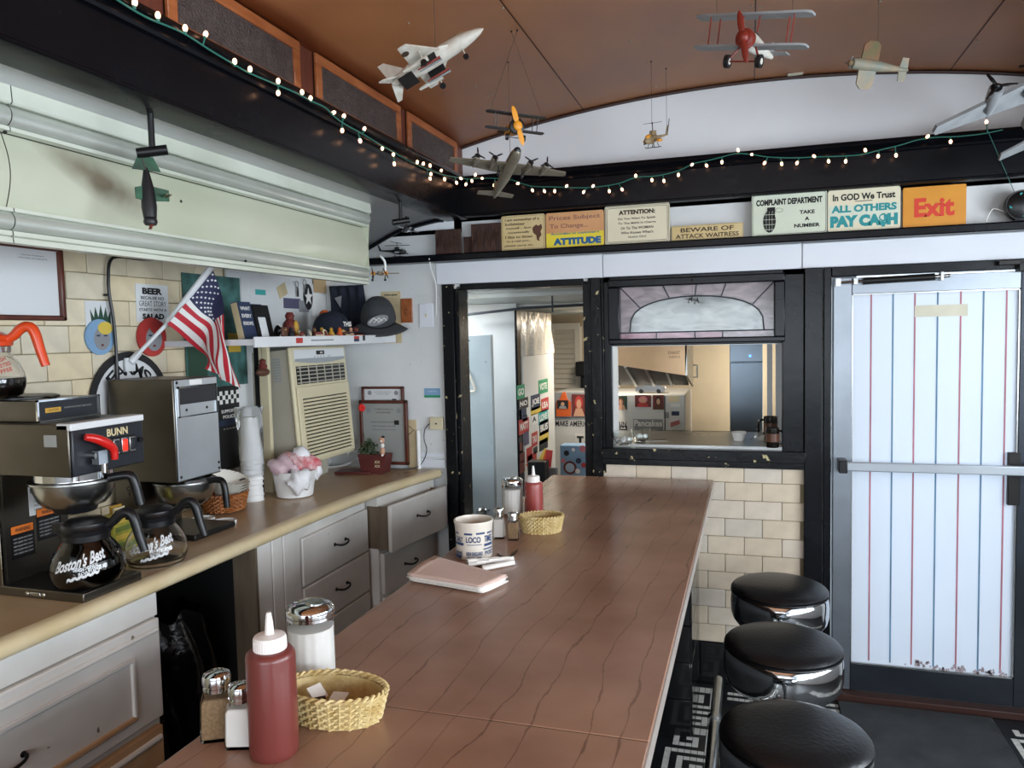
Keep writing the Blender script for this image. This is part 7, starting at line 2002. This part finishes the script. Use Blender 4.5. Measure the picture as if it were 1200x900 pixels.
# 4 bombers
def bomber(o, span, m, nose='model_canopy'):
    S = span
    fus([(.34 * S, .006 * S), (.32 * S, .03 * S), (.26 * S, .045 * S), (.1 * S, .048 * S), (-.1 * S, .044 * S), (-.3 * S, .026 * S), (-.42 * S, .01 * S)], sz=1.1).build('fuselage', m, o)
    MB().sphere((.305 * S, 0, .008 * S), (.042 * S, .031 * S, .031 * S), 12, 8).build('nose_glass', nose, o)
    poly = [(.16 * S, .03 * S), (.085 * S, .49 * S), (.05 * S, .5 * S), (.03 * S, .49 * S), (.0, .03 * S), (.0, -.03 * S), (.03 * S, -.49 * S), (.05 * S, -.5 * S), (.085 * S, -.49 * S), (.16 * S, -.03 * S)]
    wing(poly, -.012 * S, .014 * S, .06).build('main_wing', m, o)
    for y_ in (.15, -.15, .29, -.29):
        z_ = -.012 * S + .06 * abs(y_) * S
        en = fus([(.20 * S, .016 * S), (.195 * S, .026 * S), (.14 * S, .027 * S), (.06 * S, .014 * S), (.02 * S, .004 * S)], 12)
        en.v = [q + Vector((-.02 * S * (abs(y_) > .2), y_ * S, z_)) for q in en.v]; e_ = en.build('engine', m, o)
        MB().cyl((.201 * S - .02 * S * (abs(y_) > .2), y_ * S, z_), (.203 * S - .02 * S * (abs(y_) > .2), y_ * S, z_), .02 * S, n=12).build('engine_face', 'model_black', e_)
        prop(o, .212 * S - .02 * S * (abs(y_) > .2), y_ * S, z_, .065 * S, 'model_black', 3, .22, y_ * 7)
    wing([(-.33 * S, .02 * S), (-.36 * S, .16 * S), (-.41 * S, .16 * S), (-.41 * S, -.16 * S), (-.36 * S, -.16 * S), (-.33 * S, -.02 * S)], .01 * S, .008 * S).build('tailplane', m, o)
    MB().prism([(-.28 * S, .02 * S), (-.36 * S, .13 * S), (-.42 * S, .13 * S), (-.41 * S, .0)], lambda u, v, w: Vector((u, w, v)), -.005 * S, .005 * S).build('fin', m, o)
    for y_ in (-.1, .1):
        MB().tube([(.1 * S, y_ * S, -.01 * S), (.1 * S, y_ * S, -.075 * S)], .004 * S, 5).build('gear_leg', 'model_black', o); MB().cyl((.1 * S, y_ * S - .008 * S, -.08 * S), (.1 * S, y_ * S + .008 * S, -.08 * S), .022 * S, n=12).build('wheel', 'model_black', o)
b4 = model('model_bomber', 'silver four engined model bomber below the yellow biplane', 'model plane', 594, 202, 2.86, (.27, .27, .93), (-.03, .95, -.28))
bomber(b4, .45, 'model_silver'); hang(b4, [(.05, 0, .02)])
b5 = model('model_bomber', 'grey model bomber whose wing reaches in at the right edge', 'model plane', 1249, 98, 2.35, (-.35, .30, .88), (-.25, .84, -.43))
bomber(b5, .80, 'model_grey'); hang(b5, [(.05, 0, .02)])
# 5 camouflaged fighter banking
cf = model('model_fighter', 'camouflaged model fighter banked on its side near the ceiling', 'model plane', 1022, 77, 2.32, (-.97, .02, .22), (.22, .30, -.92))
fus([(.075, .006), (.07, .016), (.04, .018), (-.02, .016), (-.08, .009), (-.125, .004)]).build('fuselage', 'model_bluegrey', cf)
for s_, m_ in ((1, 'model_camo'), (-1, 'model_bluegrey')):
    poly = [(.045, .01 * s_), (.040, .055 * s_), (.025, .068 * s_), (-.005, .068 * s_), (-.015, .055 * s_), (-.015, .01 * s_)]
    wing(poly, -.004, .005, .1).build('wing', m_, cf)
wing([(-.095, .005), (-.10, .034), (-.122, .034), (-.125, .0), (-.122, -.034), (-.10, -.034), (-.095, -.005)], .002, .003).build('tailplane', 'model_bluegrey', cf)
MB().prism([(-.085, .005), (-.108, .035), (-.125, .03), (-.125, .0)], lambda u, v, w: Vector((u, w, v)), -.0015, .0015).build('fin', 'model_bluegrey', cf)
MB().sphere((.0, 0, .016), (.022, .008, .008), 10, 7).build('canopy', 'model_canopy', cf); MB().sphere((.074, 0, 0), (.010, .010, .010), 10, 7).build('spinner', 'model_tan', cf); prop(cf, .078, 0, 0, .022, 'model_grey', 3, .2)
hang(cf, [(-.02, 0, .0)])
# helicopters
def helicopter(o, S, m, m2, blade):
    fus([(.45 * S, .02 * S), (.40 * S, .09 * S), (.25 * S, .13 * S), (.0, .135 * S), (-.15 * S, .10 * S), (-.3 * S, .05 * S), (-.7 * S, .032 * S), (-.86 * S, .02 * S)], sy=.75, zoff=[-.04 * S, -.03 * S, 0, 0, .02 * S, .04 * S, .06 * S, .08 * S]).build('fuselage', m, o)
    MB().sphere((.24 * S, 0, .05 * S), (.17 * S, .075 * S, .10 * S), 12, 8).build('canopy', m2, o)
    MB().box(-.14 * S, .08 * S, -.06 * S, .06 * S, .11 * S, .24 * S).build('engine', m, o, bevel=.02 * S)
    MB().tube([(-.02 * S, 0, .22 * S), (-.02 * S, 0, .44 * S)], .014 * S, 6).build('mast', 'model_black', o)
    rt = MB().sphere((-.02 * S, 0, .44 * S), .03 * S, 8, 6)
    T_ = Matrix.Translation((-.02 * S, 0, .445 * S)) @ Matrix.Rotation(blade, 4, 'Z'); rt.box(-.62 * S, .62 * S, -.03 * S, .03 * S, -.006 * S, .006 * S, T=T_); rt.build('rotor', 'model_black', o)
    MB().prism([(-.78 * S, .06 * S), (-.92 * S, .34 * S), (-.99 * S, .34 * S), (-.90 * S, .05 * S)], lambda u, v, w: Vector((u, w, v)), -.012 * S, .012 * S).build('fin', m, o)
    T_ = Matrix.Translation((-.95 * S, .025 * S, .33 * S)) @ Matrix.Rotation(1.2, 4, 'Y'); MB().box(-.2 * S, .2 * S, -.004 * S, .004 * S, -.014 * S, .014 * S, T=T_).build('tail_rotor', 'model_black', o)
    for s_ in (-1, 1):
        MB().box(-.1 * S, .1 * S, s_ * .12 * S - .08 * S, s_ * .12 * S + .08 * S, -.02 * S, .005 * S).build('stub_wing', m, o); MB().cyl((-.1 * S, s_ * .22 * S, -.05 * S), (.12 * S, s_ * .22 * S, -.05 * S), .04 * S, n=10).build('rocket_pod', m2, o)
        sk = MB().tube([(.26 * S, s_ * .12 * S, -.20 * S), (.20 * S, s_ * .12 * S, -.235 * S), (-.24 * S, s_ * .12 * S, -.235 * S)], .012 * S, 5)
        for x_ in (.12, -.14): sk.tube([(x_ * S, s_ * .06 * S, -.1 * S), (x_ * S, s_ * .12 * S, -.235 * S)], .010 * S, 5)
        sk.build('skid', 'model_black', o)
    MB().cyl((.44 * S, 0, -.10 * S), (.52 * S, 0, -.11 * S), .022 * S, n=8).build('gun', 'model_black', o)
hl = model('model_helicopter', 'small tan model helicopter hanging before the white lunette', 'model helicopter', 765, 163, 3.0, (-.62, -.30, .72), (.0, .96, .15))
helicopter(hl, .135, 'model_tan', 'model_yellow', .9)
hang(hl, [(.0, 0, .062)]); hang(hl, [(-.12, 0, .046)])
p = on_y(466, 299, YW - .04)
lh = thing('model_helicopter', 'black toy helicopter standing at the left end of the ledge', 'model helicopter', (p.x, YW - .04, LZ + .0265), .25, 'model aircraft on the ledge')
helicopter(lh, .10, 'model_black', 'model_grey', 1.2)
MB().box(-.062, .062, -.004, .004, .030, .032).build('lower_rotor', 'model_black', lh)
# small twin engined plane at the hood end and tiny plane below the arch, one on the transom
def small_plane(o, S, m, m2, twin=True):
    fus([(.35 * S, .01 * S), (.3 * S, .05 * S), (0, .055 * S), (-.4 * S, .02 * S)]).build('fuselage', m, o)
    wing([(.12 * S, .02 * S), (.07 * S, .5 * S), (-.03 * S, .5 * S), (-.08 * S, .02 * S), (-.08 * S, -.02 * S), (-.03 * S, -.5 * S), (.07 * S, -.5 * S), (.12 * S, -.02 * S)], 0, .02 * S).build('main_wing', m, o)
    wing([(-.3 * S, .01 * S), (-.34 * S, .15 * S), (-.42 * S, .15 * S), (-.42 * S, -.15 * S), (-.34 * S, -.15 * S), (-.3 * S, -.01 * S)], .01 * S, .012 * S).build('tailplane', m, o)
    MB().prism([(-.3 * S, .01 * S), (-.36 * S, .14 * S), (-.43 * S, .14 * S), (-.42 * S, 0)], lambda u, v, w: Vector((u, w, v)), -.008 * S, .008 * S).build('fin', m, o)
    for y_ in ((.17, -.17) if twin else (0,)):
        x0 = .2 * S if twin else .34 * S
        MB().cyl((x0 - .14 * S, y_ * S, 0), (x0, y_ * S, 0), .055 * S, n=12).build('engine', m2, o); prop(o, x0 + .015 * S, y_ * S, 0, .15 * S, 'model_black', 2, .2, .3 + y_)
        MB().tube([(.05 * S, y_ * S - .04 * S, -.02 * S), (.07 * S, y_ * S - .04 * S, -.16 * S)], .014 * S, 5).build('gear_leg', 'model_black', o); MB().sphere((.07 * S, y_ * S - .04 * S, -.17 * S), .035 * S, 8, 6).build('wheel', 'model_black', o)
A = on_x(441, 321, -1.535)
t1 = thing('model_plane', 'small twin engined model plane fixed at the hood corner', 'model plane', (A.x + .02, A.y, A.z), radians(-72), 'model aircraft hung on strings')
small_plane(t1, .16, 'model_bluegrey', 'model_yellow')
MB().tube(smooth_path([(0, .02, .005), (0, .02, .05), (-.01, .0, .075), (-.06, -.02, .078)], 5), .005, 8).build('bent_tube', 'foam_white', t1)
t2_ = model('model_plane', 'tiny grey model plane hanging under the black pipe tee', 'model plane', 478, 269, 3.42, (.5, .1, .85), (.1, .98, -.1)); small_plane(t2_, .10, 'model_grey', 'model_black')
hang(t2_, [(0, 0, .005)], tuple(at_d(476, 254, 3.42)))
t3 = model('model_plane', 'little grey model plane hanging in front of the stained transom', 'model plane', 811, 351, 3.22, (.35, -.1, .9), (.1, .98, -.1)); small_plane(t3, .09, 'model_grey', 'model_black', True)
hang(t3, [(0, 0, .005)], tuple(on_y(811, 328, YW - .035)), 'wood_red')
# black pipe tees under the left beam, green model hung from the near one
def pipe_tee(lbl, px0, py0, px1, py1, d):
    a = at_d(px0, py0, d); 
    a = on_z(px0, py0, 2.164); b = on_x(px1, py1, a.x)
    b = Vector((a.x, a.y, b.z))
    o = thing('pipe_drop', lbl, 'pipe', a, 0, 'black pipe tees under the beam')
    MB().lathe([(.03, -.004), (.03, 0)], 18, (a.x, a.y, 2.164)).build('flange', 'black_plastic', o, w=True)
    MB().cyl(a, b, .0075, n=10).build('drop', 'black_plastic', o, w=True)
    MB().cyl(b + Vector((-.028, -.02, -.006)), b + Vector((.028, .02, .006)), .0125, n=12).build('tee', 'black_plastic', o, w=True)
    return b
t_a = pipe_tee('black pipe tee under the beam carrying the green model', 176, 130, 180, 178, 2)
t_b = pipe_tee('black pipe tee under the far end of the left beam', 469, 235, 472, 260, 3)
gp = t_a + Vector((-.012, -.008, -.105))
gm_ = thing('model_warplane', 'dark green model plane hung nose down before the hood', 'model plane', gp, (0, radians(84), radians(-30)), 'model aircraft hung on strings')
S = .15
fus([(.42 * S, .05 * S), (.38 * S, .10 * S), (.2 * S, .12 * S), (-.1 * S, .10 * S), (-.45 * S, .035 * S)]).build('fuselage', 'model_black', gm_)
wing([(.10 * S, .05 * S), (.08 * S, .32 * S), (-.1 * S, .32 * S), (-.14 * S, .05 * S), (-.14 * S, -.05 * S), (-.1 * S, -.2 * S), (.08 * S, -.2 * S), (.10 * S, -.05 * S)], .02 * S, .03 * S).build('main_wing', 'model_green', gm_)
wing([(-.40 * S, .22 * S), (-.62 * S, .12 * S), (-.62 * S, -.12 * S), (-.40 * S, -.22 * S)], .02 * S, .03 * S).build('tailplane', 'model_green', gm_)
for k in range(4): MB().cyl((.02 * S, (.20 + .03 * k) * S, .04 * S), (.02 * S, (.20 + .03 * k) * S, .22 * S), .012 * S, n=8).build('gun_barrel', 'model_tan' if k % 2 else 'model_green', gm_)
MB().lathe([(.10 * S, 0), (.11 * S, .05 * S), (.09 * S, .09 * S)], 16, T=Matrix.Translation((.40 * S, 0, 0)) @ Matrix.Rotation(radians(90), 4, 'Y')).build('cowling', 'model_black', gm_); prop(gm_, .52 * S, 0, 0, .16 * S, 'model_red', 2, .35, .2)
MB().tube([t_a + Vector((-.02, -.014, -.012)), t_a + Vector((-.014, -.01, -.045)), MATS[gm_.name] @ Vector((-.5 * S, 0, 0))], .0014, 5).build('wire', 'thread', gm_, w=True)
# loose thread at right and ceiling hook
# ------------------------------------------------------------------ fairy lights
mk('bulb_glow', '#ffd8b8', .4, emit='#ffbe92', estr=4.5); mk('bulb_socket', '#2e6f62', .5)
sl_ = thing('fairy_lights', 'string of small warm fairy lights draped along both dark beams', 'string lights', (-1.27, 3.38, 2.30))
XB = -1.262; YBm = YW - .118
lb_px = [(120, -12), (150, 8), (175, 22), (195, 30), (217, 40), (245, 58), (275, 76), (293, 86), (326, 100), (345, 108), (364, 118), (381, 126), (391, 136), (405, 146), (425, 157), (448, 171), (461, 178), (478, 188), (500, 198), (520, 205), (543, 209)]
rb_px = [(548, 210), (560, 209), (580, 209), (600, 211), (622, 218), (650, 219), (675, 220), (700, 219), (725, 215), (745, 208), (770, 206), (795, 200), (812, 192), (830, 188), (846, 184), (862, 180), (881, 181), (900, 184), (930, 185), (955, 184), (985, 183), (1010, 181), (1030, 176), (1055, 170), (1075, 164), (1095, 161), (1120, 160), (1150, 157), (1175, 152)]
lpath = smooth_path([on_x(a, b, XB) for a, b in lb_px], 4); rpath = smooth_path([on_y(a, b, YBm) for a, b in rb_px], 4)
MB().tube(lpath + rpath, .0024, 6).build('wire', 'string_green', sl_, w=True)
bulbs = [(217, 33), (241, 40), (275, 72), (293, 81), (326, 95), (326, 109), (354, 108), (364, 115), (391, 132), (403, 136), (401, 153), (427, 151), (422, 165), (448, 174), (461, 181), (462, 192), (489, 190), (496, 192), (504, 194), (517, 200), (505, 204), (504, 209), (521, 210), (540, 209), (535, 214), (158, 3), (185, 18),
         (557, 205), (553, 212), (565, 209), (546, 216), (579, 217), (593, 210), (607, 215), (624, 223), (638, 224), (650, 224), (664, 218), (684, 225), (695, 218), (714, 224), (729, 222), (745, 206), (764, 211), (778, 212), (795, 205), (811, 193), (828, 194), (846, 190), (865, 176), (881, 181), (896, 191), (916, 192), (934, 191), (954, 183), (971, 189), (991, 189), (1014, 176), (1029, 183), (1050, 182), (1087, 160), (1114, 166), (1156, 143)]
bm_ = MB().sphere((0, 0, 0), (.0058, .0058, .0085), 10, 7).mesh('bulb', 'bulb_glow')
inv = MATS[sl_.name].inverted(); allp = lpath + rpath
for (bx_, by_) in bulbs:
    left = bx_ < 546
    P = on_x(bx_, by_, XB + .004) if left else on_y(bx_, by_, YBm - .004)
    near = min(allp, key=lambda q: (q - P).length)
    dirn = (P - near); dirn = dirn.normalized() if dirn.length > .003 else Vector((0, 0, -1))
    s_ = P - dirn * .012
    sk = MB().tube([near, s_], .0019, 5) if (near - s_).length > .004 else MB()
    sk.cyl(s_, P - dirn * .002, .0042, .0036, n=8)
    so = sk.build('socket', 'bulb_socket', sl_, w=True)
    o = link('bulb', bm_, so); o.location = inv @ P
    o.rotation_euler = dirn.to_track_quat('Z', 'Y').to_euler()
q_ = [on_y(503, 303, YW - .078), on_y(506, 318, YW - .03), on_y(511, 335, YW - .02), on_y(511, 370, YW - .012)]
tag(MB().tube(smooth_path(q_, 5), .003, 6).build('thin_cord', 'foam_white'), 'thin white cord hanging from the ledge left of the doorway', 'cord')
A = on_y(932, 95, YW - .03)
tag(MB().box(A.x - .03, A.x + .03, YW - .05, YW - .02, arc_z(A.x) - .0085, arc_z(A.x) - .0065).build('ceiling_label', 'tape'), 'small pale label stuck to the edge of the brown ceiling', 'label')
# two long loose threads near the right end
A = on_y(1157, 152, YBm); B = on_y(1190, 228, YW - .06)
tag(MB().tube([A, B], .0012, 5).build('hanging_thread', 'string_green'), 'thin green thread running down to the black fan', 'thread')
